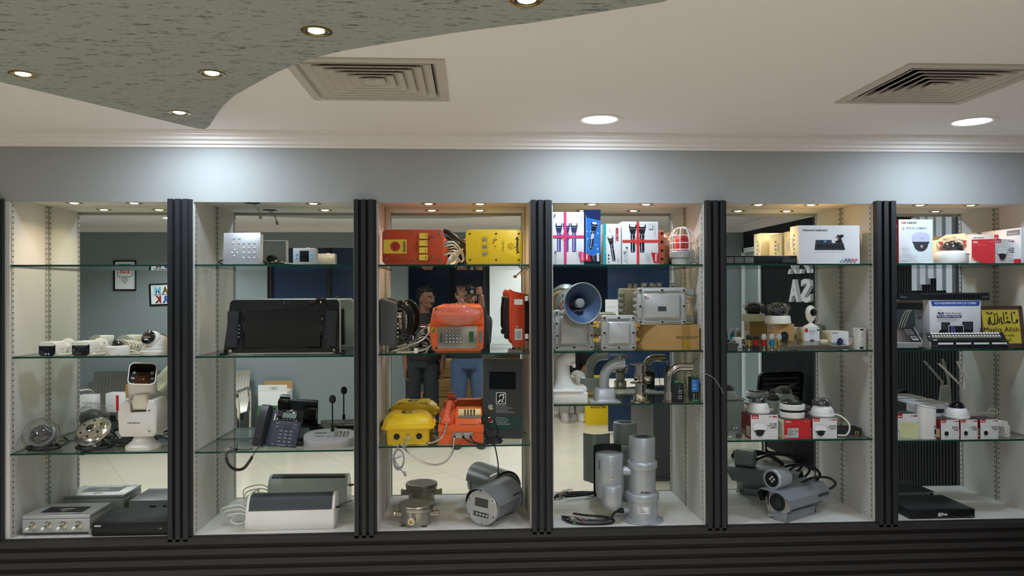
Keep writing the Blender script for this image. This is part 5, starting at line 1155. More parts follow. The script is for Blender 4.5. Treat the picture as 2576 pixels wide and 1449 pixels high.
def gift(label, px, wpx, hpx, d, m, art, cat_='torch box', top=top_dark, side=None, y=.025):
    t = thing('torch_box', label, cat_, on(4, 1, px, y)); box_with_art('x', t, wpx*.001866, d, hpx*.001866, m, art, side, None, top); return t
gift('white torch set box with three purple torches and a pink ribbon', 1430, 80, 133, .07, 'box_white', art3)
gift('tall narrow blue torch box between the two white torch boxes', 1491, 41, 139, .075, 'blue_black', artblue, top=None)
gift('white box with teal stripe and the word MERCURY', 1540, 46, 103, .06, 'box_white', artm, top=None)
gift('white torch set box with two black torches and a red ribbon', 1611, 92, 109, .085, 'box_white', art2)
t = thing('torch_box', 'pale pink torch box standing behind the red-ribboned box with lens pictures on its edge', 'torch box', on(4, 1, 1655, .13))
def artp(b, w, h):
    for k in range(4): b.d_rr(w-.016, .022+.042*k, w-.002, .036+.042*k, .003, 'box_darkred'); b.d_rr(w-.014, .024+.042*k, w-.006, .034+.042*k, .002, 'ink_black')
box_with_art('x', t, .06, .07, .170, 'ink_peach', artp)
t = thing('bagged_accessory', 'accessory in crumpled brownish clear bag beside the caged red lamp', 'bag', on(4, 1, 1689, .20))
b = B(); b.box(-.03, .02, -.02, .02, 0, .10, 'kraft_dark', .004); b.box(-.02, .0, -.03, -.02, .0, .05, 'black_plastic', .003); b.build('content', t)
thin('brown_film', (.95, .9, .84), rough=.12, ior=1.5, extra=.05, dif=(.75, .58, .42), dw=.16, bump=.9, bs=60)
b = B(); crumple(b, (-.004, .0, .082), (.052, .045, .082), 'brown_film', 21, .28, 34, 24, 3.2, -.081); b.build('film', t)
b = B(); b.tube([(.035, -.04, .004), (.02, -.06, .004), (-.02, -.05, .004), (-.045, -.055, .004)], .004, 'cable_black'); b.tube([(.04, -.045, .004), (.045, -.05, .02), (.06, -.05, .03)], .004, 'cable_black'); b.build('lead', t)
t = thing('warning_lamp', 'red warning lamp under a white wire cage on a grey base', 'warning light', on(4, 1, 1716, .085))
b = B(); b.lathe([(0, 0), (.046, 0), (.050, .006), (.050, .030), (.058, .034), (.0595, .036), (.0595, .062), (.056, .066), (.050, .066), (0, .066)], 'alu_light', n=44, cap=False)
for k in range(22): a = 2*math.pi*k/22; b.box(.058*math.cos(a)-.002, .058*math.cos(a)+.002, .058*math.sin(a)-.002, .058*math.sin(a)+.002, .038, .060, 'alu_light')
b.box(.03, .075, -.02, .02, .008, .032, 'alu_light', .006); b.build('base', t)
b = B(); b.lathe([(.033, .066), (.033, .115), (.028, .132), (.018, .142), (0, .146)], 'box_red', n=32); b.build('lens', t, label='red lamp lens')
b = B(); b.lathe([(.044, .066), (.044, .125), (.038, .15), (.024, .166), (0, .172)], 'light_glass', n=32, cap=False); b.build('globe', t, label='clear glass globe')
b = B()
cg = [(.056, .066), (.056, .13), (.045, .158), (.028, .176), (.0, .182)]
for k in range(4):
    a = R(20+45*k); c, s_ = math.cos(a), math.sin(a)
    b.tube([(r*c, r*s_, z) for r, z in cg]+[(-r*c, -r*s_, z) for r, z in reversed(cg[:-1])], .0022, 'white_plastic', 8, 5)
for r, z in ((.056, .072), (.056, .104), (.053, .140), (.028, .176)): b.tube([(r*math.cos(R(30*k)), r*math.sin(R(30*k)), z) for k in range(12)], .0022, 'white_plastic', 8, 3, True)
b.build('wire_cage', t, label='white wire cage')
# ---------------------------------------------------------------- bay 4, second shelf
def exbox(label, loc, w, h, d, glands, rz=0, raised=True, win=False):
    t = thing('flameproof_enclosure', label, 'enclosure', loc, rz)
    b = B(); b.box(-w/2+.006, w/2-.006, .02, d, .004, h-.004, 'alu_grey', .006); b.build('body', t)
    b = B(); b.prism(rr2(w, h, .012, 4, 0, h/2), 'y', .0, .022, 'alu_light', .002); m_ = .030
    b.prism(rr2(w-2*m_, h-2*m_, .010, 5, 0, h/2), 'y', -.012, .002, 'alu_light', .006)
    for sx in (-1, 1):
        b.box(sx*(w/2-m_/2)-.006, sx*(w/2-m_/2)+.006, -.006, .001, m_, h-m_, 'alu_light', .001)
    for zz in (m_/2, h-m_/2): b.box(-w/2+m_, w/2-m_, -.006, .001, zz-.003, zz+.003, 'alu_light', .001)
    front(b, 0, 0, -.012); b.d_line(rr2(w*.33, h*.06, .002, 3, 0, h*.18), .001, 'alu_grey', True)
    if win: b.d_rect(-.022, h*.36, .020, h*.50, 'ink_grey'); b.d_rect(-.020, h*.37, .018, h*.49, 'dark_grey'); b.d_text('Ex', -w/2+m_+.006, h-m_-.024, .014, 'box_darkred')
    else: b.d_text('Ex', 0, h-m_-.016, .008, 'alu_grey', 'c')
    b.build('cover', t)
    nx = 3
    for x in [-w/2+.014+(w-.028)*k/(nx-1) for k in range(nx)]:
        for z in (.014, h-.014): b = B(); b.lathe([(.0105, 0), (.0105, .006), (.007, .007)], 'alu_light', (x, 0, z), (0, -1, 0), 18); b.lathe([(.0058, .006), (.0058, .0085), (.003, .0085), (0, .006)], 'steel', (x, 0, z), (0, -1, 0), 14, ms=['steel', 'ink_black', 'ink_black']); b.build('bolt', t)
    for z in (h*.36, h*.66) if not raised else (h/2,):
        for x in (-w/2+.014, w/2-.014): b = B(); b.lathe([(.0105, 0), (.0105, .006), (.007, .007)], 'alu_light', (x, 0, z), (0, -1, 0), 18); b.lathe([(.0058, .006), (.0058, .0085), (.003, .0085), (0, .006)], 'ink_black', (x, 0, z), (0, -1, 0), 14); b.build('bolt', t)
    for (sx, z, m1, L) in glands:
        b = B(); y = d*.45; x = sx*(w/2-.008); k = sx
        b.cyl((x, y, z), (x+k*.012, y, z), .017, m='alu_light', n=18); b.cyl((x+k*.010, y, z), (x+k*(.010+L*.45), y, z), .0165, m=m1, n=6); b.cyl((x+k*(.01+L*.42), y, z), (x+k*(.01+L), y, z-.003), .0135, .0125, m1, 16); b.lathe([(.0125, 0), (.010, .003), (0, .001)], 'ink_black', (x+k*(.01+L), y, z-.003), (k, 0, 0), 16, cap=False); b.build('cable_gland', t)
    return t
exbox('large pale flameproof box below the horn speaker', on(4, 2, 1444, .055), .196, .192, .11, [(1, .058, 'gold_dark', .03), (1, .120, 'gold_dark', .03)], 2, False)
exbox('square pale flameproof box with four brass glands in the middle of the shelf', on(4, 2, 1556.5, .025), .166, .166, .10, [(-1, .050, 'brass', .034), (-1, .120, 'brass', .034), (1, .050, 'brass', .026), (1, .120, 'brass', .026)], 0)
z0 = SH[4, 2]+.1945
t = thing('horn_speaker', 'grey horn speaker with shade-darkened blue-grey mouth lying on the large flameproof box', 'horn speaker', at(1445, 780, .12).to_3d()); t.location = (at(1445, 780, .12).x, .106, z0)
ax = Vector((.28, -.93, .0)).normalized(); c1 = Vector((.016, -.10, .103-.098))
c1 = Vector((.022, -.115, .030))
b = B(); b.lathe([(.036, -.10), (.046, -.08), (.066, -.05), (.085, -.02), (.094, -.004), (.0975, -.001), (.098, .003), (.0955, .005), (.092, .001)], 'horn_rim', c1, ax, 48, cap=False)
b.build('horn_shell', t)
b = B(); b.lathe([(.0925, .0), (.086, -.010), (.072, -.026), (.052, -.05), (.036, -.07), (.026, -.09), (0, -.095)], 'horn_shade_blue', c1, ax, 48, cap=False); b.build('horn_mouth', t)
b = B(); b.lathe([(.023, -.055), (.023, -.028), (.020, -.024), (0, -.020)], 'horn_rim', c1, ax, 28); b.build('reflex_cone', t)
b = B(); c2 = c1-ax*.10; b.lathe([(.03, .02), (.034, 0), (.06, -.012), (.064, -.03), (.060, -.08), (.045, -.10), (0, -.102)], 'horn_rim', c2, ax, 36, cap=False); b.lathe([(.060, -.02), (.072, -.028), (.074, -.036), (.06, -.04)], 'mid_grey', c2, ax, 36, cap=False); b.build('driver', t)
b = B()
for k in range(3): b.cyl(c2+Vector((-.055, -.03, -.02+.028*k)), c2+Vector((-.066, -.036, -.02+.028*k)), .006, m='steel', n=10)
b.tube([c2+Vector((-.06, -.02, 0)), c2+Vector((-.07, -.05, -.02)), c2+Vector((-.062, -.045, -.035))], .002, 'ink_red', 6); b.tube([c2+Vector((-.03, -.05, .01)), c2+Vector((-.035, -.07, -.01)), c2+Vector((-.03, -.065, -.035))], .002, 'ink_red', 6); b.build('terminals', t)
b = B(); b.box(-.03, .03, -.03, .06, .0, .006, 'mid_grey', .001); b.box(-.006, .02, -.0, .03, .0, .01, 'mid_grey'); b.build('bracket', t)
t = thing('carton', 'brown carton with printed measurements and yellow sticker under the big enclosure', 'carton', on(4, 2, 1683, .03), 0)
h = .118
b = B(); b.prism([(-.148, .080), (0, 0), (.150, .010), (.146, .17), (-.10, .17)], 'z', 0, h, 'kraft'); b.build('body', t)
b = B(); b.frame((0, 0, 0), (.15, .010, 0), (0, 0, 1)); b.d_rect(.062, 0, .104, h, 'tape'); b.d_text('MEAS:33.3X20X13CM', .036, .052, .013, 'ink_black', w=.104); b.build('print', t)
b = B(); b.frame((0, 0, 0), (.15, .010, 0), (0, 0, 1)); b.lay = 4; b.d_poly([(.074, .002), (.106, .004), (.106, .040), (.080, .038)], 'gold_film'); b.d_line([(.083, .006), (.094, .034)], .0014, 'gold_dark'); b.d_line([(.100, .006), (.086, .03)], .0012, 'gold_dark'); b.build('sticker', t, label='shiny yellow sticker')
zc = SH[4, 2]+.119
p = at(1666, 822, .05)
t = exbox('big grey flameproof enclosure with small window standing on the brown carton', (p.x, .055, zc), .235, .178, .13, [], -5, True, True)
for k, x in enumerate((-.07, -.040, .0, .066)):
    b = B(); b.cyl((x, .07, .174), (x, .07, .186), .0125, m='steel', n=6); b.cyl((x, .07, .185), (x, .07, .198), .010, .009, 'steel', 16); b.cyl((x, .07, .197), (x, .07, .202), .012, m='steel', n=14); b.build('top_gland', t)
b = B()
for z in (.02, .15): b.prism([(.11, z), (.155, z-.012), (.165, z+.0), (.165, z+.018), (.14, z+.022), (.11, z+.02)], 'y', .06, .12, 'alu_grey', .002)
b.cyl((.115, .03, .115), (.138, .025, .115), .012, m='steel', n=16); b.cyl((.136, .025, .115), (.142, .024, .115), .008, m='box_red', n=14); b.build('mounting_lug', t)
b = B()
for k in range(5): b.box(-.1245, -.1165, .02, .11, .02+.031*k, .034+.031*k, 'alu_light', .003)
b.build('hinge', t)
# ---------------------------------------------------------------- bay 4, third shelf
t = thing('wall_bracket', 'white curved camera wall bracket standing on a white foam block', 'bracket', on(4, 3, 1432, .04))
b = B(); b.box(-.075, .088, -.005, .15, 0, .050, 'foam', .004); b.box(-.078, .07, -.01, .16, .050, .062, 'foam', .006); b.box(.03, .088, .02, .13, .05, .074, 'foam', .006); b.build('foam_block', t)
b = B(); b.loft([[(cx+x, cy, cz) if False else (x*sx+cx, y*sy+.07, cz) for x, y in rr2(1, 1, .4, 5)] for cx, cz, sx, sy in ((-.0, .056, .15, .12), (-.008, .070, .115, .10), (-.016, .09, .085, .08), (-.020, .13, .068, .07), (-.022, .165, .064, .07))], 'white_plastic')
b.tube([(-.022, .07, .150), (-.022, .07, .178), (-.012, .07, .198), (.012, .07, .206), (.030, .07, .206)], lambda q: .034+.003*q, 'white_plastic', 18, 8); b.build('arm', t)
b = B(); b.cyl((.028, .07, .206), (.035, .07, .206), .0385, .037, 'white_plastic', 28); b.box(.02, .034, .02, .04, .165, .185, 'white_plastic', .002); b.box(.012, .02, .028, .034, .152, .164, 'ink_black'); b.build('flange', t)
def gooseneck(label, loc, m, foot, nm='pipe_bracket'):
    t = thing(nm, label, 'bracket', loc, 0)
    return t
t = thing('pipe_bracket', 'silver painted curved pipe bracket on a square flanged base', 'bracket', on(4, 3, 1525, .03))
b = B(); b.loft([[(x, y+.05, z) for x, y in rr2(s_, s_*.9, r_, 5)] for s_, r_, z in ((.142, .004, 0), (.142, .004, .004), (.104, .016, .008), (.098, .018, .018), (.096, .02, .056), (.088, .024, .064), (.06, .028, .066))], 'silver_paint')
b.build('base', t)
b = B(); b.tube([(0, .05, .060), (-.002, .05, .09), (.002, .05, .125), (.020, .05, .158), (.052, .05, .178), (.085, .05, .182), (.098, .05, .182)], .0245, 'silver_paint', 24, 8); b.lathe([(.0245, 0), (.022, 0), (.022, -.03), (0, -.03)], 'silver_paint', (.098, .05, .182), (1, 0, 0), 24, cap=False, ms=['silver_paint', 'ink_black', 'ink_black']); b.build('bent_pipe', t)
b = B(); b.box(.070, .078, .046, .049, .203, .218, 'steel', .001); b.cyl((.083, .024, .184), (.083, .022, .184), .002, m='ink_black', n=8); b.build('eyelet', t)
t = thing('pipe_manifold', 'polished steel flanged pipe manifold with side glands in the middle of the shelf', 'pipe fitting', on(4, 3, 1611, .06))
b = B(); b.lathe([(0, 0), (.046, 0), (.047, .004), (.030, .006), (.033, .010), (.033, .042), (.024, .044), (.0235, .086), (.048, .088), (.048, .092), (.024, .094), (.029, .098), (.029, .132), (.0235, .134), (.0235, .176), (.056, .178), (.056, .183), (.02, .184), (.019, .17), (0, .17)], 'steel', n=44, cap=False); b.build('column', t)
for ax_, zz in ((Vector((.75, -.66, 0)), .112), (Vector((-.55, -.83, 0)), .112)):
    b = B(); b.cyl(Vector((0, 0, zz))+ax_*.02, Vector((0, 0, zz))+ax_*.04, .011, m='steel', n=16); b.cyl(Vector((0, 0, zz))+ax_*.038, Vector((0, 0, zz))+ax_*.05, .015, m='steel', n=6); b.lathe([(.012, 0), (.012, .008), (.007, .009), (.006, .003), (0, .003)], 'steel', Vector((0, 0, zz))+ax_*.049, ax_, 18, ms=['steel', 'steel', 'ink_black', 'ink_black']); b.build('side_gland', t)
t = thing('pipe_elbow', 'polished steel elbow pipe rising from a small round base', 'pipe fitting', on(4, 3, 1684, .05))
b = B(); b.lathe([(0, 0), (.034, 0), (.034, .004), (.024, .006), (.0265, .008), (.0265, .050), (.0225, .052), (.0, .052)], 'steel', n=36, cap=False); b.build('base', t)
b = B(); b.tube([(0, 0, .045), (0, 0, .09), (.004, 0, .125), (.022, 0, .152), (.050, 0, .164), (.09, 0, .164), (.112, 0, .164)], .0195, 'steel', 24, 8); b.lathe([(.0195, 0), (.017, 0), (.017, -.03), (0, -.03)], 'steel', (.112, 0, .164), (1, 0, 0), 24, cap=False, ms=['steel', 'ink_black', 'ink_black']); b.build('bent_pipe', t)
b = B(); b.cyl((.0, -.026, .03), (0, -.033, .03), .004, m='steel', n=10); b.cyl((.10, -.01, .140), (.10, -.01, .132), .006, m='steel', n=10); b.build('grub_screw', t)
t = thing('media_converter', 'small black media converter box with two network ports', 'network device', on(4, 3, 1708, .004), 10)
b = B(); b.box(-.022, .026, 0, .075, 0, .092, 'black_matte', .002); b.build('case', t)
b = B(); front(b, -.022, 0, 0)
for z in (.018, .044): b.d_rect(.020, z, .036, z+.016, 'ink_light'); b.d_poly([(.022, z+.002), (.034, z+.002), (.034, z+.010), (.031, z+.010), (.031, z+.014), (.025, z+.014), (.025, z+.010), (.022, z+.010)], 'ink_black')
for k in range(4): b.d_el(.024+.003*(k % 2), .066+.006*k, .0012, .0012, 'ink_white', 6)
b.build('port', t)
b = B(); b.box(-.012, .006, .01, .03, .092, .102, 'pcb_green', .001); b.build('terminal_block', t, label='green terminal block')
t = thing('din_module', 'slim blue and black rail-mounted module at the right end of the shelf', 'network device', on(4, 3, 1748.5, .045), -3)
b = B(); b.box(-.017, .017, 0, .07, 0, .112, 'black_matte', .0015); b.build('case', t)
b = B(); front(b, -.017, 0, 0); b.d_rect(.001, .046, .033, .106, 'din_blue'); 
for k, z in enumerate((.094, .082, .076, .070, .060)): b.d_rect(.006, z, .018+.003*(k % 3), z+.003, 'ink_sky' if k < 4 else 'ink_white')
for k in range(3): b.d_rect(.008, .014+.009*k, .014, .019+.009*k, 'ink_light'); b.d_rect(.022, .016+.01*k, .027, .019+.01*k, 'ink_grey')
b.build('front_label', t, label='blue front label')
b = B(); b.box(-.015, .015, .004, .014, .106, .118, 'pcb_green', .001); b.box(-.015, .015, -.003, .01, .0, .010, 'pcb_green', .001); b.build('terminal_block', t, label='green terminal block')
b = B(); p = on(4, 3, 1748, .05); b.tube([(p.x-.005, p.y, p.z+.115), (p.x-.02, p.y, p.z+.14), (p.x-.0, p.y+.01, p.z+.19), (p.x+.02, p.y+.02, p.z+.205)], .0014, 'cable_black', 6)
b.tube([(p.x-.06, p.y-.01, p.z+.10), (p.x-.05, p.y-.01, p.z+.104), (p.x-.042, p.y-.01, p.z+.06), (p.x-.03, p.y-.03, p.z+.012), (p.x-.0, p.y-.035, p.z+.004)], .0016, 'cable_black', 6)
xb4 = BAYS[3][1]
b.tube([(p.x+.003, p.y, p.z+.115), (p.x+.005, p.y-.02, p.z+.133), (xb4-.012, -.02, p.z+.140), (xb4+.02, -.055, p.z+.128), (xb4+.05, -.06, p.z+.09), (xb4+.072, -.06, p.z+.05)], .0015, 'cable_grey', 6)
o = b.build('thin_lead'); tag(o, 'thin loose leads rising from the blue module and trailing over the pillar', 'cable')
# ---------------------------------------------------------------- bay 4, floor: tall camera
t = thing('column_camera', 'tall silver two-barrel camera standing on a round flange', 'security camera', on(4, 4, 1616, .10))
b = B(); b.lathe([(0, 0), (.101, 0), (.102, .004), (.086, .006), (.086, .012), (.074, .014), (.0745, .10), (.080, .102), (.081, .106), (.081, .130), (.078, .134), (.064, .136), (.064, .250), (.071, .252), (.072, .256), (.072, .280), (.069, .284), (.062, .286), (.063, .395), (.061, .399), (.052, .400), (0, .400)], 'silver_paint', n=56, cap=False); b.build('column', t)
b = B(); b.lathe([(.050, .4002), (0, .4004)], 'mid_grey', n=36, cap=False)
for k in range(9): b.box(-.03, .03, -.024+.006*k, -.021+.006*k, .4004, .4012, 'dark_grey')
b.build('top_vent', t)
b = B(); b.frame((-.0225, -.0643, .142), (1, 0, 0), (0, 0, 1)); b.d_text('HIKVISION', .0, 0, .008, 'ink_black', bold=.04, shear=.2, w=.046); b.build('logo', t)
b = B()
def curved(b, r, u0, u1, z0_, z1_, m, off=.0006, n=6):
    L = [[((r+off)*math.sin(a), -(r+off)*math.cos(a), z) for z in (z0_, z1_)] for a in [u0+(u1-u0)*i/n for i in range(n+1)]]; b.loft(L, m, False, False, closed=False)
curved(b, .0745, -.48, .24, .047, .080, 'box_white')
for k, (u0, u1, z) in enumerate(((-.44, -.2, .074), (-.44, -.15, .066), (-.44, -.05, .059), (-.44, .02, .053))): curved(b, .0745, u0, u1, z, z+.003, 'ink_grey', .001)
curved(b, .0745, .12, .2, .05, .076, 'ink_light', .001); b.build('rating_label', t)
b = B(); b.cyl((-.05, 0, .048), (-.098, -.015, .048), .014, m='silver_paint', n=18); b.cyl((-.096, -.015, .048), (-.125, -.022, .05), .013, .010, 'black_plastic', 12); b.build('cable_gland', t)
b = B(); b.cyl((-.055, .0, .235), (-.12, .01, .235), .022, m='silver_paint', n=24); b.build('cross_arm', t)
X = -.158
b = B(); b.lathe([(0, .088), (.040, .092), (.060, .112), (.068, .135), (.068, .316), (.066, .320), (.058, .322), (0, .322)], 'silver_paint', (X, .01, 0), n=44, cap=False); b.build('camera_barrel', t)
b = B(); b.lathe([(0, .066), (.03, .068), (.043, .082), (.047, .10), (.047, .176), (.045, .179), (.040, .180), (0, .180)], 'silver_paint', (X+.002, -.045, 0), n=36, cap=False); b.build('lamp_barrel', t)
b = B(); L = [[(X+.076*math.cos(a), .01+.076*math.sin(a), z) for z in (.10, .352)] for a in [R(30+130*i/16) for i in range(17)]]; b.loft(L, 'black_matte', False, False, closed=False); L = [[(X+.078*math.cos(a), .01+.078*math.sin(a), z) for z in (.10, .352)] for a in [R(30+130*i/16) for i in range(17)]]; b.loft(L, 'silver_paint', False, False, closed=False); b.build('sunshield', t)
b = B()
for z in (.215, .285): b.lathe([(.006, 0), (.006, .002), (.003, .003), (0, .002)], 'steel', (X, -.058, z), (0, -1, 0), 14)
b.build('cover_screw', t)
b = B(); b.frame((X+.06, -.026, .296), (0, 0, -1), Vector((.5, .86, 0))); b.d_text('HIKVISION', .0, 0, .008, 'ink_black', bold=.04, shear=.2, w=.046)
b.frame((X-.058, -.030, .296), (0, 0, -1), Vector((.5, -.86, 0))); b.d_text('HIKVISION', .0, 0, .008, 'ink_black', bold=.04, shear=.2, w=.046); b.build('side_logo', t)
b = B(); b.tube([(-.122, -.022, .050), (-.145, -.03, .040), (-.16, -.035, .020), (-.20, -.04, .010), (-.27, -.03, .010), (-.34, .0, .010), (-.385, .03, .012), (-.36, -.04, .008), (-.30, -.072, .007), (-.22, -.078, .007), (-.165, -.07, .008), (-.15, -.045, .014), (-.19, -.0, .016), (-.27, .03, .016), (-.33, .05, .02)], .0058, 'cable_black', 8, 8); b.build('cable', t)
b = B(); p = (-.34, -.05)
for k in range(8): b.tube([(-.36, -.0+.006*k, .012), (-.34+.008*k, -.03-.006*k, .024+.003*(k % 3)), (-.31+.006*k, -.05+.004*k, .006)], .0012, ('cable_white', 'cable_black', 'ink_red', 'cable_grey')[k % 4], 5, 4)
b.box(-.345, -.32, -.065, -.055, .001, .012, 'pcb_green', .001); b.box(-.368, -.356, -.035, -.02, .002, .014, 'black_plastic', .001); b.box(-.35, -.33, -.02, -.012, .012, .022, 'foam', .001); b.build('loose_wires', t)
# ================================================================ bay 5, top shelf
t = thing('network_switch', 'long black network switch with three blocks of ports', 'network switch', on(5, 1, 1916, .04), 0)
w, h, d = .365, .040, .16
b = B(); b.box(-w/2, w/2, 0, d, 0, h, 'black_plastic', .002); b.build('case', t)
b = B(); front(b, -w/2, 0, 0)
for g in range(3):
    for k in range(6):
        for r_ in range(2):
            x, z = .002+.048*g+.0072*k, .006+.0135*r_
            b.d_rect(x, z, x+.0062, z+.0115, 'ink_light'); b.d_rect(x+.001, z+.0015, x+.0052, z+.0095, 'ink_black')
for k in range(20): b.d_el(.15+.006*k, .012+.008*(k % 2), .0008, .0008, 'mid_grey', 6)
b.d_rect(.28, .006, .350, .026, 'dark_grey'); b.d_text('1000Base', .292, .030, .003, 'ink_light'); b.d_el(.352, .024, .002, .002, 'ink_light', 8); b.d_el(.352, .013, .002, .002, 'ink_light', 8); b.build('port_block', t)
def art_kb(b, w, h):
    b.d_text('Network keyboard', w*.07, h*.85, .0105, 'ink_black', bold=.02, w=w*.40)
    kb = [(.26, .38), (.28, .62), (.535, .62), (.545, .54), (.60, .54), (.60, .60), (.71, .60), (.76, .38), (.755, .36), (.265, .36)]
    b.d_poly([(x*w, y*h) for x, y in kb], 'dark_grey'); b.d_poly([(.26*w, .385*h), (.76*w, .385*h), (.755*w, .36*h), (.265*w, .36*h)], 'ink_black')
    b.d_poly([(.33*w, .55*h), (.335*w, .61*h), (.50*w, .61*h), (.50*w, .55*h)], 'ink_navy'); b.d_poly([(.40*w, .565*h), (.42*w, .60*h), (.45*w, .60*h), (.46*w, .565*h)], 'ink_sky')
    for r_ in range(4):
        for c_ in range(9):
            b.d_rect((.305+.05*c_)*w, (.405+.032*r_)*h, (.335+.05*c_)*w, (.423+.032*r_)*h, 'ink_black')
    b.d_poly([(.63*w, .57*h), (.635*w, .62*h), (.70*w, .62*h), (.705*w, .57*h)], 'ink_black'); b.d_poly([(.645*w, .61*h), (.655*w, .68*h), (.625*w, .70*h), (.62*w, .76*h), (.66*w, .74*h), (.69*w, .76*h), (.735*w, .74*h), (.72*w, .69*h), (.69*w, .675*h), (.69*w, .61*h)], 'ink_black')
    b.d_poly([(.27*w, .345*h), (.75*w, .345*h), (.74*w, .335*h), (.28*w, .335*h)], 'ink_light')
    b.d_text('Network control', .74*w, .155*h, .003, 'ink_grey')
    for k, m in enumerate(('ink_sky', 'ink_navy', 'ink_black', 'ink_red', 'ink_red')): b.d_rr((.69+.055*k)*w, .065*h, (.728+.055*k)*w, .125*h, .001, m); b.d_rect((.70+.055*k)*w, .08*h, (.718+.055*k)*w, .105*h, 'ink_lilac')
def art_kbs(b, w, h):
    for k in range(5): b.d_rr(w*.42, h*(.25+.12*k), w*.56, h*(.31+.12*k), .002, 'ink_grey')
    b.d_rect(w*.2, h*.45, w*.36, h*.72, 'ink_light')
kb1 = thing('keyboard_box', 'large white box printed Network keyboard at the front of the shelf', 'carton', on(5, 1, 2086, .02), 0)
box_with_art('x', kb1, .300, .095, .184, 'box_cream', None, art_kbs)
b = B(); b.box(-.150, .150, -.0012, .0, 0, .184, 'box_white'); front(b, -.15, 0, -.0012); art_kb(b, .30, .184); b.build('printed_front', kb1, label='white printed front')
kb2 = thing('keyboard_box', 'cream sided box hidden behind the box printed Network keyboard', 'carton', on(5, 1, 2080, .125), 0)
box_with_art('x', kb2, .290, .165, .172, 'box_cream', None, art_kbs)
# ---------------------------------------------------------------- bay 5, second shelf
def conn(label, px, y, top, body, base, hh=.078, bay=5):
    t = thing('cable_connector', label, 'connector', on(bay, 2, px, y), 0, 'cable connectors in a row')
    b = B(); b.lathe([(0, 0), (.007, 0), (.009, .004), (.0085, .016), (.008, .020), (0, .020)] if base == 'steel' else [(0, 0), (.0155, 0), (.0165, .004), (.015, .020), (.012, .022), (0, .022)], base, n=16, cap=False); b.build('plug', t)
    b = B(); b.lathe([(.009, .020), (.0125, .024), (.012, .034), (.0095, .046), (.0115, .050), (.0, .050)], body, n=20)
    for k in range(4): a = R(45+90*k); b.box(.0105*math.cos(a)-.002, .0105*math.cos(a)+.002, .0105*math.sin(a)-.002, .0105*math.sin(a)+.002, .026, .040, body)
    b.build('collar', t)
    b = B(); b.lathe([(.010, .050), (.0135, .054), (.0135, .066), (.011, hh-.006), (.008, hh), (0, hh)], top, n=8); b.build('cap', t)
    return t
conn('connector with black cap and gold collar', 1884, .035, 'rubber', 'anod_gold', 'steel', .074)
conn('connector with black cap, red collar and wide black foot', 1902, .03, 'rubber', 'anod_red', 'rubber', .074)
conn('silver capped connector with red collar', 1922, .03, 'silver_plastic', 'anod_red', 'steel')
conn('silver capped connector with bright blue collar', 1942, .03, 'silver_plastic', 'anod_blue', 'steel')
conn('silver capped connector with gold collar at the right end of the row', 1960, .03, 'silver_plastic', 'anod_gold', 'steel')
t = thing('keystone_block', 'small block of six black network sockets by the left pillar', 'connector', on(5, 2, 1841, .03))
b = B(); b.box(-.028, .034, 0, .03, 0, .033, 'black_plastic', .0015); front(b, -.028, 0, 0)
for k in range(3):
    for r_ in range(2):
        x, z = .010+.0165*k, .003+.0145*r_; b.d_rect(x, z, x+.0125, z+.0115, 'ink_light'); b.d_rect(x+.001, z+.001, x+.0115, z+.0105, 'ink_black'); b.d_poly([(x+.002, z+.0012), (x+.0105, z+.0012), (x+.0105, z+.006), (x+.008, z+.006), (x+.008, z+.009), (x+.0045, z+.009), (x+.0045, z+.006), (x+.002, z+.006)], 'dark_grey')
b.build('sockets', t)
for (px, m, lab) in ((1862, 'white_plastic', 'single white network socket beside the six-socket block'), (1875, 'black_plastic', 'single black network socket beside the white socket')):
    t = thing('keystone_socket', lab, 'connector', on(5, 2, px, .028))
    b = B(); b.box(-.0105, .0105, 0, .028, 0, .021, m, .0012); front(b, -.0105, 0, 0); b.d_rect(.003, .004, .018, .017, 'ink_light' if m[0] == 'b' else 'ink_black'); b.d_rect(.004, .005, .017, .016, 'ink_black'); b.d_poly([(.006, .015), (.015, .015), (.015, .010), (.012, .010), (.012, .007), (.009, .007), (.009, .010), (.006, .010)], m); b.build('body', t)
b = B(); p = on(5, 2, 1852, .075); q = random.Random(3)
for k in range(16):
    x, y, z = p.x+q.uniform(-.05, .06), p.y+q.uniform(-.012, .05), p.z+q.uniform(.0, .042); b.box(x-.009, x+.009, y-.006, y+.006, z, z+.011, ('steel', 'black_plastic', 'white_plastic', 'brass')[k % 4], .001)
b.box(p.x-.012, p.x+.028, p.y+.0, p.y+.03, p.z+.028, p.z+.060, 'foam', .002)
o = b.build('loose_plugs'); tag(o, 'heap of loose metal and plastic plugs behind the network sockets', 'connectors', kind='stuff')
t = thing('metal_keyboard', 'brushed metal keyboard with black trackpad lying at the shelf front', 'keyboard', on(5, 2, 2056, .015), -1)
kx0, kx1, kd = -.150, .155, .125
b = B(); b.prism([(-.004, .003), (kd, .018), (kd, .046), (-.004, .018)], 'x', kx0, kx1, 'brushed_steel', .001); b.build('case', t)
ku, kv = Vector((1, 0, 0)), Vector((0, kd+.004, .028)).normalized(); T_ = Matrix(((1, 0, 0, kx0), (0, kv.y, -kv.z, -.004), (0, kv.z, kv.y, .0182), (0, 0, 0, 1)))
b = B(); b.T = T_
for r_ in range(6):
    for c_ in range(15): b.box(.012+.0142*c_, .0242+.0142*c_, .010+.0175*r_, .0245+.0175*r_, 0, .0035, 'steel')
b.build('key_grid', t)
b = B(); b.T = T_; b.box(.235, .292, .022, .062, .0, .0012, 'black_gloss'); b.box(.230, .297, .016, .068, -.0002, .0006, 'steel'); b.build('trackpad', t, label='black trackpad')
t = thing('relay_module', 'tall narrow white module with black sockets at the right end of the shelf', 'network device', on(5, 2, 2169, .04), -2)
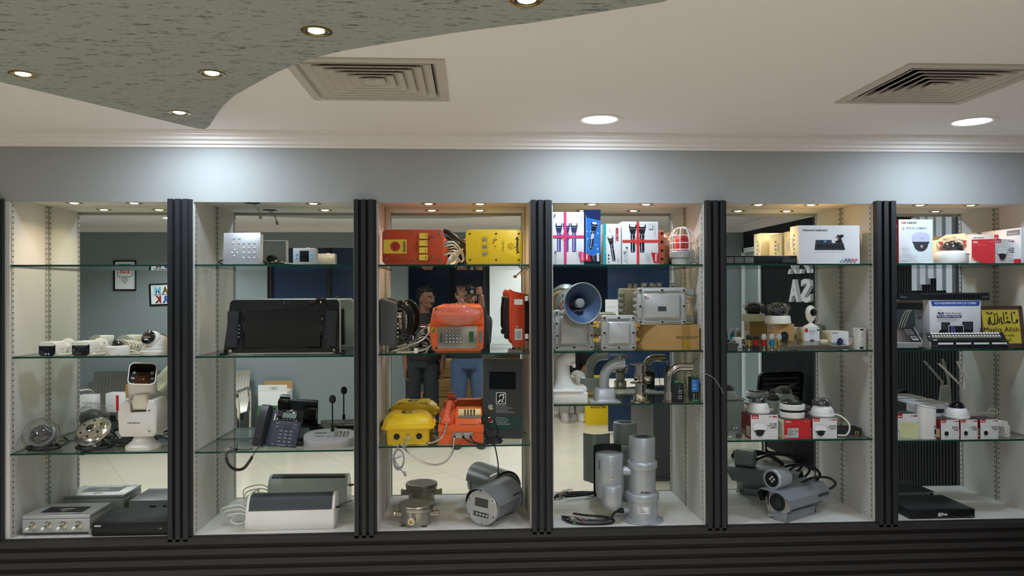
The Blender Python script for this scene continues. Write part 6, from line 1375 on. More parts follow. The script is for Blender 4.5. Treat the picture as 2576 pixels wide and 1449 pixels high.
b = B(); b.box(-.017, .020, 0, .07, 0, .103, 'white_matte', .0015); b.build('case', t)
b = B(); front(b, -.017, 0, 0); b.d_rect(.006, .092, .024, .099, 'ink_black'); b.d_rect(.005, .002, .023, .012, 'ink_black')
for z in (.062, .070): b.d_line([(.013, z), (.022, z)], .001, 'ink_grey'); b.d_poly([(.022, z-.002), (.026, z), (.022, z+.002)], 'ink_grey')
b.d_text('RS485', .005, .036, .0035, 'ink_grey'); b.d_text('v', .012, .018, .004, 'ink_grey'); b.build('socket', t)
t = thing('blister_card', 'clear packet with small printed card behind the metal keyboard', 'packet', on(5, 2, 2146, .10))
b = B(); b.box(-.028, .034, 0, .004, 0, .105, 'clear_film'); b.build('packet', t); b = B(); b.box(-.026, .006, -.002, 0, .020, .052, 'box_white'); front(b, -.026, .02, -.002); b.d_rect(.003, .02, .016, .023, 'ink_grey'); b.d_rect(.003, .013, .013, .015, 'ink_light'); b.d_rect(.024, .02, .029, .028, 'ink_grey'); b.d_rect(.018, .003, .028, .01, 'ink_peach'); b.build('card', t)
def cam_box(name, label, px, y, w, h, d, m, art, side, rz=0):
    t = thing(name, label, 'carton', on(5, 2, px, y), rz); box_with_art('x', t, w, d, h, m, art, side, None); return t
def side_imou(b, w, h):
    b.d_rect(0, 0, w, h, 'box_cream')
    for x in (.08, .55): 
        b.d_rect(w*(x+.02), h*.60, w*(x+.34), h*.84, 'ink_peach'); b.d_el(w*(x+.18), h*.72, w*.09, h*.09, 'box_cream', 12); b.d_el(w*(x+.05), h*.88, w*.04, h*.03, 'ink_black', 8); b.d_rect(w*(x+.30), h*.62, w*(x+.35), h*.96, 'ink_peach')
        for r_ in range(3):
            for c_ in range(3): b.d_rect(w*(x+.05+.1*c_), h*(.16+.13*r_), w*(x+.09+.1*c_), h*(.21+.13*r_), 'ink_grey')
def art_imou(b, w, h):
    b.d_text('imou', w*.09, h*.90, .008, 'ink_white', w=w*.26); b.d_el(w*.50, h*.50, w*.22, h*.20, 'ink_black', 26); b.d_rect(w*.27, h*.28, w*.73, h*.35, 'ink_black'); b.d_el(w*.5, h*.55, w*.06, h*.055, 'dark_grey', 16); b.d_rr(w*.26, h*.0, w*.75, h*.30, .004, 'ink_light'); b.d_rect(w*.42, h*.22, w*.55, h*.24, 'ink_grey')
bxi = cam_box('camera_box', 'brown camera box with printed round black camera, carrying the black-topped camera', 1973, .10, .100, .122, .085, 'kraft', art_imou, side_imou)
def side_c2c(b, w, h):
    for r_ in range(5):
        for c_ in range(2): b.d_rect(w*(.2+.4*c_), h*(.82-.13*r_), w*(.36+.4*c_), h*(.85-.13*r_), 'ink_light')
    for r_ in range(4): b.d_rect(w*.15, h*(.32-.05*r_), w*.8, h*(.34-.05*r_), 'ink_light')
def art_c2c(b, w, h):
    b.d_rect(0, 0, w, h, 'box_white'); b.d_rect(w*.02, h*.78, w*.22, h*.96, 'ink_red'); b.d_rect(w*.82, h*.84, w*.98, h*.93, 'ink_green'); b.d_text('EZVIZ', w*.30, h*.80, .007, 'ink_grey', bold=.03, w=w*.40); b.d_text('C2C', w*.5, h*.68, .008, 'ink_grey', 'c', bold=.02)
    b.d_line([(w*.3, h*.6), (w*.7, h*.6)], .0008, 'ink_light'); b.d_el(w*.5, h*.30, w*.19, h*.17, 'dark_grey', 26); b.d_el(w*.5, h*.31, w*.10, h*.09, 'ink_grey', 20); b.d_el(w*.5, h*.31, w*.05, h*.045, 'ink_black', 16); b.d_ring(w*.5, h*.26, w*.26, .002, 'ink_light')
bxc = cam_box('camera_box', 'white and cream box printed C2C, carrying the egg-shaped camera', 2043, .095, .074, .104, .085, 'box_cream', art_c2c, side_c2c)
def art_ctq(b, w, h):
    b.d_rect(0, 0, w, h, 'box_white'); b.d_text('EZVIZ', w*.06, h*.88, .006, 'ink_navy', bold=.03, w=w*.34); b.d_el(w*.52, h*.32, w*.20, h*.30, 'ink_navy', 28); b.d_el(w*.66, h*.34, w*.18, h*.28, 'ink_lilac', 24); b.d_el(w*.50, h*.32, w*.20, h*.30, 'ink_navy', 28); b.d_el(w*.56, h*.36, w*.05, h*.1, 'ink_purple', 14)
cam_box('camera_box', 'white box with printed dark blue oval camera, right of the C2C box', 2113, .075, .086, .086, .10, 'box_cream', art_ctq, side_c2c)
t = thing('card_box', 'tiny brown card box between the C2C box and the blue oval camera box', 'carton', on(5, 2, 2074, .07)); b = B(); b.box(-.015, .017, 0, .03, 0, .046, 'box_cream', .001); front(b, -.015, 0, 0); b.d_rect(.010, .022, .018, .028, 'ink_grey'); b.build('carton', t)
p = on(5, 2, 1958, .14); zt = SH[5, 2]+.1225
t = thing('dome_camera', 'black-topped pan camera under crumpled clear film, standing on the brown camera box', 'security camera', (on(5, 2, 1957, .145).x, .143, zt))
b = B(); b.lathe([(0, 0), (.060, 0), (.062, .003), (.058, .036), (.054, .040), (.0, .040)], 'white_warm', n=44, cap=False); b.build('base', t)
b = B(); b.sph((0, 0, .066), (.045, .045, .036), 'black_gloss', 32, 16); b.build('head', t, label='glossy black head')
b = B(); crumple(b, (.002, -.004, .078), (.056, .050, .026), 'clear_film', 8, .22, 36, 18, 3.6); b.build('clear_wrap', t)
t = thing('egg_camera', 'white egg-shaped camera with black round lens, standing on the C2C box', 'security camera', (on(5, 2, 2040, .135).x, .137, SH[5, 2]+.1045), 22)
b = B(); b.lathe([(0, 0), (.036, 0), (.037, .003), (.020, .012), (.008, .020), (.006, .03), (0, .03)], 'white_warm', n=36, cap=False); b.build('foot', t)
b = B(); b.sph((0, 0, .066), (.029, .020, .043), 'white_warm', 32, 20, f=lambda p: Vector((p.x*(1+.35*p.z/.043*.4), p.y, p.z))); b.build('body', t)
b = B(); b.lathe([(.0185, -.002), (.0185, .005), (.015, .006), (.012, .004), (0, .008)], 'black_gloss', (0, -.0165, .074), (0, -1, 0), 30); b.build('lens', t, label='black round lens')
# ---------------------------------------------------------------- bay 5, third shelf
def art_dahua(b, w, h, eye=False, words=None):
    b.d_rect(0, 0, w, h, 'box_white'); k = w/.155
    b.d_rect(w*.03, h*.84, w*.29, h, 'box_red'); b.d_text('alhua', w*.06, h*.885, h*.055, 'ink_white', bold=.03, shear=.15, w=w*.20)
    b.d_text('Smart', w*.66, h*.90, h*.042, 'ink_black', bold=.03, shear=.1, w=w*.15); b.d_rect(w*.82, h*.885, w*.965, h*.945, 'ink_red')
    for i, s_ in enumerate(words or ('IR DOME', 'NETWORK', 'CAMERA')): b.d_text(s_, w*.965, h*(.60-.078*i), h*.055, 'ink_black', 'r', bold=.03, w=w*((.27, .345, .285) if not eye else (.36, .34, .26))[i])
    for r_ in range(3):
        b.d_rect(w*.60, h*(.335-.115*r_), w*.70, h*(.345-.115*r_), 'ink_light'); b.d_el(w*.735, h*(.34-.115*r_), w*.012, w*.012, 'ink_grey' if r_ < 2 else 'ink_black', 8); b.d_rect(w*.79, h*(.335-.115*r_), w*.90, h*(.345-.115*r_), 'ink_light'); b.d_el(w*.93, h*(.34-.115*r_), w*.012, w*.012, 'ink_grey', 8)
    b.d_line([(w*.62, h*.40), (w*.96, h*.40)], .0006, 'ink_light')
    cx, cy = w*.32, h*.42
    if not eye:
        b.d_poly([(cx+w*.27*math.copysign(abs(math.cos(a))**.7, math.cos(a)), cy+h*(.22 if math.sin(a) > 0 else .12)*math.sin(a)+h*.04) for a in [2*math.pi*i/28 for i in range(28)]], 'ink_lilac')
        b.d_poly([(cx+w*.25*math.copysign(abs(math.cos(a))**.7, math.cos(a)), cy+h*(.20 if math.sin(a) > 0 else .10)*math.sin(a)+h*.05) for a in [2*math.pi*i/28 for i in range(28)]], 'ink_white')
        b.d_el(cx, cy-h*.08, w*.21, h*.06, 'ink_black', 24); b.d_poly([(cx+w*.18*math.cos(a), cy-h*.08+h*.24*math.sin(a)) for a in [math.pi+math.pi*i/16 for i in range(17)]], 'ink_light'); b.d_poly([(cx+w*.165*math.cos(a), cy-h*.08+h*.21*math.sin(a)) for a in [math.pi+math.pi*i/16 for i in range(17)]], 'ink_black')
        b.d_el(cx+w*.13, cy+h*.13, w*.008, h*.035, 'ink_light', 10)
    else:
        b.d_poly([(cx-w*.18, cy+h*.16), (cx+w*.10, cy+h*.19), (cx+w*.16, cy+h*.14), (cx+w*.13, cy-h*.08), (cx-w*.02, cy-h*.16), (cx-w*.14, cy-h*.04)], 'ink_lilac'); b.d_poly([(cx-w*.17, cy+h*.15), (cx+w*.09, cy+h*.18), (cx+w*.14, cy+h*.13), (cx+w*.11, cy-h*.06), (cx-w*.02, cy-h*.14), (cx-w*.13, cy-h*.03)], 'ink_white'); b.d_el(cx-w*.03, cy-h*.10, w*.13, h*.13, 'ink_light', 22); b.d_el(cx-w*.035, cy-h*.12, w*.115, h*.115, 'ink_black', 22)
def art_dred(b, w, h):
    b.d_rect(0, 0, w, h, 'box_red'); b.d_text('alhua', w*.06, h*.86, h*.07, 'ink_white', bold=.03, shear=.15, w=w*.20); b.d_text('DIGITAL CAMERA NETWORK CAMERA', w*.06, h*.76, h*.03, 'ink_peach', w=w*.56)
    for k in range(3): b.d_el(w*(.78+.07*k), h*.89, w*.012, w*.012, 'ink_white', 8)
    b.d_rect(w*.14, h*.06, w*.54, h*.56, 'ink_light'); 
    for k in range(7): b.d_rect(w*.16, h*(.50-.055*k), w*(.30+.06*(k % 3)), h*(.515-.055*k), 'ink_black')
    b.d_rect(w*.44, h*.34, w*.51, h*.44, 'ink_grey'); b.d_rect(w*.02, h*.06, w*.12, h*.2, 'ink_white'); b.d_rect(w*.045, h*.09, w*.095, h*.17, 'ink_black')
def side_dred(b, w, h):
    b.d_rect(0, 0, w, h, 'box_darkred'); b.d_rect(w*.1, h*.72, w*.5, h*.735, 'ink_peach'); b.d_rect(w*.52, h*.08, w*.92, h*.5, 'box_cream'); b.d_rect(w*.80, h*.14, w*.88, h*.46, 'ink_grey'); b.d_text('alhua', w*.08, h*.82, h*.05, 'ink_peach', shear=.1, w=w*.2)
def side_dw(b, w, h): b.d_rect(0, 0, w, h, 'box_cream'); b.d_rect(w*.2, h*.15, w*.7, h*.8, 'ink_light')
def top_grey(b, w, h): b.d_rect(0, 0, w, h, 'box_side')
def dahua(label, loc, w, h, d, rz=0, front_=None, side=side_dred, right=None, eye=False):
    t = thing('camera_box', label, 'carton', loc, rz); f = front_ or (lambda b, w_, h_: art_dahua(b, w_, h_, eye, ('IR EYEBALL', 'NETWORK', 'CAMERA') if eye else None)); box_with_art('x', t, w, d, h, 'box_white', f, side, right, top_grey); return t
dahua('red and white box printed IR DOME, left one of the row, with a red side', on(5, 3, 1923, .02), .131, .117, .125)
dahua('red fronted camera box with a white sticker, under the two-ring camera', on(5, 3, 2006, .02), .131, .092, .125, 0, art_dred, side_dw)
dahua('white box printed IR DOME at the right end of the row, red side', on(5, 3, 2075, .02), .118, .097, .125)
p6 = on(5, 3, 2046, .17)
dahua('white and red camera box at the back, standing taller behind the two-ring camera', (p6.x, .165, p6.z), .125, .108, .11).location.z += .0
def dome_cam(label, loc, r=.052, wrap=None, hood=False, cable=None, logo=True, bay_rz=0):
    t = thing('dome_camera', label, 'security camera', loc, bay_rz)
    b = B(); b.lathe([(0, 0), (r, 0), (r*1.03, .004), (r*1.03, .010), (r*.98, .012), (r*.96, .022), (r*.86, .038), (r*.74, .047), (r*.64, .050), (0, .050)], 'white_plastic', n=48, cap=False); b.sph((r*.35, -r*.88, .028), (.002, .002, .007), 'ink_light', 8, 6); b.build('base', t)
    b = B(); b.sph((0, 0, .048), (r*.64, r*.64, r*.62), 'dome_smoke', 32, 16, f=lambda p: Vector((p.x, p.y, max(p.z, -.004)))); b.build('dome', t, label='smoked dome')
    b = B(); b.sph((0, 0, .050), (r*.46, r*.46, r*.40), 'case_ball', 20, 12); b.cyl((0, -r*.2, .058), (0, -r*.48, .066), r*.2, m='black_plastic', n=16); b.build('eyeball', t)
    if wrap:
        b = B(); crumple(b, (-.004, 0, .058), (r*.82, r*.74, r*.60), 'clear_film', wrap, .16, 30, 18, 3.4, -.012)
        if hood: b.poly([(.0, -.01, .085), (r*.4, .01, .098), (r*1.25, .02, .108), (r*.9, -.0, .084)], 'clear_film')
        b.build('clear_wrap', t)
    if cable: b = B(); b.tube(cable, .004, 'cable_white'); b.build('cable', t)
    return t
zt = lambda h: SH[5, 3]+h
dome_cam('white dome camera in loose clear wrap on the left IR DOME box', (on(5, 3, 1910, .075).x, .080, zt(.1185)), .052, 31, False, [(.05, .02, .008), (.07, .02, .012), (.085, .04, .004), (.06, .05, .004)])
dome_cam('white dome camera with a peaked film hood on the right IR DOME box', (on(5, 3, 2070, .075).x, .080, zt(.0985)), .056, 32, True, [(.055, -.01, .01), (.085, -.02, .0), (.115, -.03, -.03), (.118, -.035, -.062), (.10, -.035, -.088), (.066, -.02, -.090)])
t = thing('fisheye_camera', 'white two-ring camera with black waist on the red fronted box', 'security camera', (on(5, 3, 1993, .08).x, .080, zt(.0935)), 0, rot=(R(0), 0, 0))
b = B(); b.lathe([(0, 0), (.054, 0), (.057, .003), (.058, .026), (.055, .029), (0, .029)], 'white_plastic', n=48, cap=False); b.build('lower_ring', t)
b = B(); b.lathe([(.054, .028), (.053, .042), (0, .042)], 'black_matte', n=48, cap=False); b.sph((.056, -.02, .034), (.012, .010, .012), 'black_plastic', 14, 10); b.build('waist', t, label='black waist')
b = B(); b.lathe([(.053, .040), (.058, .042), (.059, .064), (.056, .067), (.050, .067)], 'white_plastic', n=48, cap=False); b.build('upper_ring', t)
b = B(); b.lathe([(.052, .066), (.046, .071), (.02, .075), (0, .076)], 'black_gloss', n=40, cap=False); b.build('top_cover', t, label='glossy black top cover')
t = thing('dome_camera', 'white dome camera in bright crinkled film behind the back camera box', 'security camera', (on(5, 3, 1984, .20).x, .215, SH[5, 3]+.001))
b = B(); b.lathe([(0, 0), (.048, 0), (.048, .09), (.044, .12), (.030, .135), (0, .135)], 'white_plastic', n=30, cap=False); b.build('base', t); b = B(); crumple(b, (.012, 0, .150), (.05, .04, .034), 'clear_film', 41, .25, 28, 18, 3.4); b.sph((0, 0, .135), (.034, .034, .03), 'case_ball', 18, 12); b.build('wrapped_dome', t)
t = thing('plastic_bag', 'clear bag of small parts lying by the left pillar beside the IR DOME box', 'bag', on(5, 3, 1857, .035))
b = B(); crumple(b, (0, .03, .024), (.058, .035, .025), 'clear_film', 51, .28, 34, 20, 3.6, -.023); b.build('film', t)
for k, (x, y) in enumerate(((.0, .01), (.03, .012), (.02, .03), (-.03, .02))): b = B(); b.cyl((x, y, .010), (x+.004, y+.018, .012), .008, m=('black_plastic', 'steel')[k % 2], n=12); b.build('small_part', t)
t = thing('poe_switch', 'small black box with a blue and a yellow network port', 'network device', on(5, 3, 2136, .085), -6)
b = B(); b.box(-.062, .062, 0, .085, .002, .034, 'black_matte', .002); b.build('case', t)
b = B(); front(b, -.062, 0, 0)
for x, m in ((.052, 'ink_blue'), (.098, 'label_yellow')): b.d_rect(x-.007, .006, x+.010, .020, m); b.d_poly([(x-.005, .0075), (x+.008, .0075), (x+.008, .014), (x+.005, .014), (x+.005, .018), (x-.002, .018), (x-.002, .014), (x-.005, .014)], 'ink_black')
b.d_text('PoE', .070, .011, .004, 'ink_blue'); b.build('port', t)
b = B(); b.tube([(-.05, .03, .034), (-.07, .0, .04), (-.09, -.02, .02), (-.075, -.01, .006)], .004, 'cable_black'); b.build('lead', t)
# ---------------------------------------------------------------- bay 5, floor
t = thing('bullet_housing_camera', 'large grey bullet camera with wiper and a round infrared lamp on top', 'security camera', on(5, 4, 1957, .060), 0, rot=(0, 0, R(-57)))
L = .262; rr_ = .058; cz = .075
b = B(); b.cyl((0, 0, cz), (0, L, cz), rr_, m='grey_cam', n=44, bev=.004); b.cyl((0, L-.03, cz), (0, L-.02, cz), rr_+.005, m='grey_cam', n=44, bev=.002); b.cyl((0, L-.012, cz), (0, L, cz), rr_+.006, m='grey_cam', n=44, bev=.003); b.build('barrel', t)
b = B(); b.lathe([(rr_-.002, -.02), (rr_+.003, -.018), (rr_+.003, .004), (rr_, .007), (.042, .007), (.039, .002)], 'alu_light', (0, 0, cz), (0, -1, 0), 48, cap=False)
for k in range(8): a = R(22+45*k); b.cyl((.050*math.cos(a), -.0065, cz+.050*math.sin(a)), (.050*math.cos(a), -.008, cz+.050*math.sin(a)), .0028, m='mid_grey', n=8)
b.build('front_ring', t)
b = B(); b.lathe([(.042, .003), (.041, .0025), (.02, .004), (0, .004)], 'lens_glass', (0, 0, cz), (0, -1, 0), 40); b.frame((0, -.0042, cz), (1, 0, 0), (0, 0, 1)); b.d_ring(.004, 0, .016, .002, 'dark_grey'); b.d_ring(.004, 0, .009, .002, 'mid_grey'); b.build('window', t, label='dark round window')
b = B(); b.tube([(-.034, -.012, .012), (-.040, -.013, .05), (-.047, -.012, .090)], .0022, 'steel', 8); b.box(-.050, -.040, -.011, -.009, .055, .118, 'ink_black'); b.cyl((-.034, -.018, .012), (-.034, .0, .012), .007, m='alu_light', n=14); b.cyl((-.034, -.006, .012), (-.012, -.004, .012), .006, m='alu_light', n=10); b.build('wiper', t)
b = B(); o2 = [(-.072, cz-.004), (-.074, cz+.040), (-.052, cz+.060), (.046, cz+.060), (.078, cz+.026), (.078, cz-.010)]; i2 = [(-.069, cz-.004), (-.071, cz+.038), (-.051, cz+.057), (.045, cz+.057), (.075, cz+.025), (.075, cz-.010)]
def sh_(o, y0, y1, f=0): return [[(x, y0 if z > cz+.03 else y0+.025, z) for x, z in o], [(x, y1, z) for x, z in o]]
b.loft(sh_(o2, -.055, L+.02), 'grey_cam', False, False, closed=False); b.loft(sh_(i2, -.055, L+.02), 'black_matte', False, False, closed=False)
for j in (0, 1): a_, c_ = sh_(o2, -.055, L+.02)[j], sh_(i2, -.055, L+.02)[j]; b.loft([a_, c_], 'grey_cam', False, False, closed=False)
b.build('sunshield', t)
b = B(); b.frame((.0785, L-.075, cz+.008), (0, 1, 0), (0, 0, 1)); b.d_text('HIKVISION', .0, .0, .015, 'ink_black', bold=.03, shear=.15, w=.085); b.build('logo', t)
b = B(); b.box(-.04, .055, .02, L-.06, 0, .040, 'grey_cam', .002); b.box(-.01, .058, -.02, .03, 0, .034, 'grey_cam', .002); b.build('foot', t)
lz = cz+.060; q0 = Vector((-.014, -.015, lz+.042))
b = B(); axl = Vector((.0, -1, .02)).normalized(); b.lathe([(0, -.088), (.038, -.086), (.044, -.08), (.046, .0), (.046, .006), (.043, .009), (.034, .009), (.033, .006)], 'silver_paint', q0, axl, 44, cap=False); b.box(-.035, .008, .0, .04, lz-.006, lz+.004, 'grey_cam', .002); b.build('infrared_lamp', t)
b = B(); b.lathe([(.034, .0085), (.024, .0065), (0, .0065)], 'black_gloss', q0, axl, 30, cap=False); b.build('lamp_window', t, label='black lamp window')
for dx, dz in ((-.010, 0), (.010, 0), (0, .010), (0, -.010)): b = B(); b.lathe([(.0055, .0066), (.004, .009), (0, .0085)], 'ink_light', q0+Vector((dx, 0, dz)), axl, 14); b.build('led', t)
def wl(dx, dy, z): c_, s_ = math.cos(R(57)), math.sin(R(57)); return ((dx*c_-dy*s_)/1.09, (dx*s_+dy*c_)/1.09, z/1.09)
b = B(); b.tube([wl(*q) for q in ((.05, .045, .18), (.12, .10, .225), (.22, .14, .225), (.275, .14, .18), (.24, .135, .14), (.16, .11, .132))], .0058, 'cable_black', 10, 8)
b.tube([wl(*q) for q in ((.14, .10, .134), (.22, .11, .168), (.30, .11, .168), (.335, .10, .142), (.31, .11, .112), (.25, .14, .09))], .0058, 'cable_black', 10, 8); b.build('cable', t)
t.scale = (1.09, 1.09, 1.09)
b = B(); b.tube([(.03, L-.04, .024), (.05, L-.06, .012), (.0, L-.02, .012)], .008, 'cable_black'); b.build('base_gland', t)
# ================================================================ bay 6, top shelf
def art_ptz(b, w, h):
    b.d_poly([(w*.5, h), (w*.22, h*.72), (w*.42, h*.55), (w*.2, h*.25), (w*.65, h*.0), (w, 0), (w, h)], 'poster_white')
    b.d_text('HIK', w*.075, h*.90, .0105, 'ink_red', bold=.03, shear=.2, w=w*.17); b.d_text('VISION', w*.25, h*.90, .0105, 'ink_black', bold=.03, shear=.2, w=w*.28)
    b.d_ring(w*.14, h*.795, .0065, .001, 'ink_grey', 40, 360); b.d_ring(w*.14, h*.795, .003, .001, 'ink_grey'); b.d_text('PTZ IR CAMERA', w*.23, h*.78, .0085, 'ink_grey', bold=.02, w=w*.60)
    cx = w*.65
    b.d_poly([(cx-w*.255, h*.49), (cx+w*.255, h*.49), (cx+w*.255, h*.62)]+[(cx+w*.255*math.cos(a), h*.62+h*.09*math.sin(a)) for a in [math.pi*i/14 for i in range(15)]]+[(cx-w*.255, h*.62)], 'ink_lilac')
    b.d_poly([(cx-w*.255, h*.49), (cx+w*.255, h*.49), (cx+w*.22, h*.44), (cx-w*.22, h*.44)], 'ink_black'); b.d_poly([(cx-w*.2, h*.49)]+[(cx+w*.21*math.cos(a), h*.44+h*.17*math.sin(a)) for a in [math.pi+math.pi*i/18 for i in range(19)]]+[(cx+w*.2, h*.49)], 'dark_grey')
    b.d_el(cx+w*.02, h*.385, w*.085, h*.07, 'ink_black', 24); b.d_el(cx+w*.02, h*.385, w*.06, h*.05, 'mid_grey', 20); b.d_el(cx+w*.02, h*.385, w*.025, h*.02, 'ink_light', 14); b.d_rect(cx-w*.02, h*.575, cx+w*.1, h*.582, 'ink_grey')
    for k, s_ in enumerate(('HD Video', 'Built-in IR', '12VDC/PoE', 'Pan/Tilt/Zoom', 'Weatherproof (IP66)')): b.d_el(w*.07, h*(.352-.048*k), .001, .001, 'ink_light', 6); b.d_text(s_, w*.11, h*(.34-.048*k), .0055, 'ink_light', w=w*(.21, .22, .25, .30, .44)[k])
    for k in range(3): b.d_rect(w*.07, h*(.085-.018*k), w*(.38-.05*k), h*(.09-.018*k), 'ink_light')
def side_ptz(b, w, h): b.d_rect(0, 0, w, h, 'box_red'); b.d_text('PTZ IR CAMERA', w*.55, h*.90, .018, 'ink_white', bold=.03, rot=-90, w=h*.42)
t = thing('camera_box', 'tall white camera box printed PTZ IR CAMERA with a red side', 'carton', on(6, 1, 2304, .02)); box_with_art('x', t, .169, .075, .212, 'box_white', art_ptz, side_ptz)
t = thing('dome_camera', 'large white dome camera in shiny crumpled film right of the PTZ box', 'security camera', on(6, 1, 2393, .08))
b = B(); b.lathe([(0, 0), (.072, 0), (.074, .003), (.075, .048), (.072, .053), (.055, .062), (.0, .064)], 'white_plastic', n=52, cap=False); b.build('base', t)
b = B(); b.sph((.006, 0, .070), (.050, .050, .044), 'case_ball', 30, 16); b.build('dome', t, label='dark dome')
b = B(); crumple(b, (-.004, -.006, .088), (.066, .056, .040), 'clear_film', 61, .22, 40, 24, 3.8); b.build('clear_wrap', t)
b = B(); b.frame((.020, -.0755, .040), Vector((.96, .26, 0)), (0, 0, 1)); b.d_text('HIKVISION', 0, 0, .0055, 'ink_black', bold=.03, shear=.2, w=.034); b.build('logo', t)
def art_open(b, w, h):
    b.d_rect(w*.05, h*.6, w*.17, h*.92, 'box_red'); b.d_rect(w*.82, h*.7, w*.97, h*.98, 'box_red'); b.d_ring(w*.9, h*.84, .006, .001, 'ink_white'); b.d_text('HIKVISION', w*.3, h*.3, .008, 'ink_light', w=w*.4)
t = thing('camera_box', 'opened white camera box with red corner tabs behind the film-wrapped dome camera', 'carton', (on(6, 1, 2398, .19).x, .19, SH[6, 1]+.0005)); box_with_art('x', t, .16, .085, .125, 'box_cream', art_open)
b = B(); b.poly([(-.08, 0, .125), (.08, 0, .125), (.075, .02, .160), (-.03, .012, .152)], 'box_cream'); b.build('flap', t)
def art_hik(b, w, h): b.d_text('HIKVISION', w*.08, h*.86, .008, 'ink_black', bold=.02, shear=.2, w=w*.40); b.d_ring(w*.12, h*.62, .007, .001, 'ink_light'); b.d_rect(w*.84, h*.8, w*.98, h*.99, 'box_red'); b.d_text('K', w*.89, h*.84, .01, 'ink_white'); [b.d_rect(w*.1, h*(.35-.05*k), w*.25, h*(.36-.05*k), 'ink_light') for k in range(6)]
t = thing('camera_box', 'white camera box with a red K corner behind the red and white IR DOME box', 'carton', (on(6, 1, 2478, .155).x, .155, SH[6, 1]+.0005)); box_with_art('x', t, .145, .11, .150, 'box_white', art_hik)
t = thing('camera_box', 'long white box with a dark label at the right edge of the view', 'carton', (2.702, .004, SH[6, 1]+.0005))
def art_long(b, w, h): b.d_rect(w*.66, h*.80, w*.98, h*.95, 'ink_grey'); b.d_text('Day Version', w*.69, h*.84, .008, 'ink_white', w=w*.22); b.d_rect(0, 0, w, h*.12, 'box_red')
box_with_art('x', t, .088, .285, .172, 'box_white', None, art_long)
t = thing('camera_box', 'turned camera box with one red face and one IR DOME face on the top shelf', 'carton', (at(2503, 650, .02).x, .018, SH[6, 1]+.0005), 0)
a1, a2 = R(152), R(16); W1, W2, H = .098, .135, .118
P0, P1, P2 = Vector((0, 0)), Vector((math.cos(a1)*W1, math.sin(a1)*W1)), Vector((math.cos(a2)*W2, math.sin(a2)*W2)); P3 = P1+P2
b = B(); b.prism([tuple(P0), tuple(P2), tuple(P3), tuple(P1)], 'z', 0, H, 'box_white'); b.build('carton', t)
b = B(); b.frame((P1.x, P1.y, 0), (P0.x-P1.x, P0.y-P1.y, 0), (0, 0, 1)); art_dred(b, W1, H); b.d_rect(W1*.1, H*.04, W1*.6, H*.6, 'box_red'); b.build('printed_side', t, label='red printed side')
b = B(); b.frame((0, 0, 0), (P2.x, P2.y, 0), (0, 0, 1)); art_dahua(b, W2, H); b.build('printed_front', t)
t = thing('tape_roll', 'small roll of white and green tape lying beside the large dome camera', 'tape', on(6, 1, 2449, .05))
b = B(); b.lathe([(.012, 0), (.024, 0), (.025, .002), (.025, .012), (.012, .013), (.012, 0)], 'cable_white', (-.012, 0, .0), n=26, cap=False); b.build('roll', t)
b = B(); b.lathe([(.004, 0), (.012, 0), (.012, .008), (.004, .009)], 'pcb_green', (.026, .004, 0), n=18); b.build('green_roll', t)
# ---------------------------------------------------------------- bay 6, second shelf
def art_4ch(b, w, h):
    b.d_poly([(.012, h*.885), (w-.008, h*.885), (w-.004, h*.995), (.004, h*.995)], 'ink_blue'); b.d_text('4CH AHD/NVR/WIFI NVR LCD COMBO', w*.09, h*.925, .0105, 'ink_white', bold=.02, w=w*.82)
    b.d_ring(w*.2, h*.74, .016, .0008, 'ink_grey', 40, 150); b.d_text('4ch', w*.14, h*.71, .013, 'ink_navy', bold=.04, shear=.2, w=w*.135); b.d_text('Video Recorder', w*.30, h*.715, .0095, 'ink_navy', shear=.2, w=w*.32)
    b.d_rect(w*.135, h*.635, w*.62, h*.69, 'ink_navy'); b.d_text('Surveillance System', w*.15, h*.65, .0085, 'ink_white', bold=.02, w=w*.45)
    for k in range(3): b.d_rect(w*.14, h*(.612-.024*k), w*(.50+.07*(k % 2)), h*(.617-.024*k), 'ink_grey')
    def mon(x, y, ww, hh, sk):
        b.d_poly([(x, y), (x+ww, y-sk), (x+ww, y+hh-sk*.4), (x, y+hh)], 'ink_black'); b.d_poly([(x+ww*.08, y+hh*.12), (x+ww*.92, y+hh*.1-sk), (x+ww*.92, y+hh*.9-sk*.4), (x+ww*.08, y+hh*.9)], 'dark_grey'); b.d_poly([(x+ww*.2, y+hh*.2), (x+ww*.5, y+hh*.18-sk*.5), (x+ww*.4, y+hh*.86-sk*.2), (x+ww*.2, y+hh*.87)], 'box_side')
    b.d_poly([(w*.15, h*.30), (w*.37, h*.27), (w*.37, h*.35), (w*.2, h*.38)], 'ink_black'); mon(w*.22, h*.36, w*.17, h*.18, 0); b.d_poly([(w*.64, h*.26), (w*.83, h*.29), (w*.84, h*.36), (w*.66, h*.36)], 'ink_black'); mon(w*.63, h*.36, w*.21, h*.19, 0)
    b.d_rect(w*.355, h*.20, w*.655, h*.475, 'ink_light'); b.d_rect(w*.37, h*.20, w*.64, h*.455, 'ink_black'); b.d_poly([(w*.40, h*.22), (w*.53, h*.22), (w*.48, h*.44), (w*.40, h*.44)], 'ink_purple')
t = thing('recorder_box', 'white box with blue band printed 4ch Video Recorder Surveillance System', 'carton', on(6, 2, 2404, .10)); box_with_art('x', t, .262, .10, .232, 'box_white', art_4ch)
z4 = SH[6, 2]+.2335
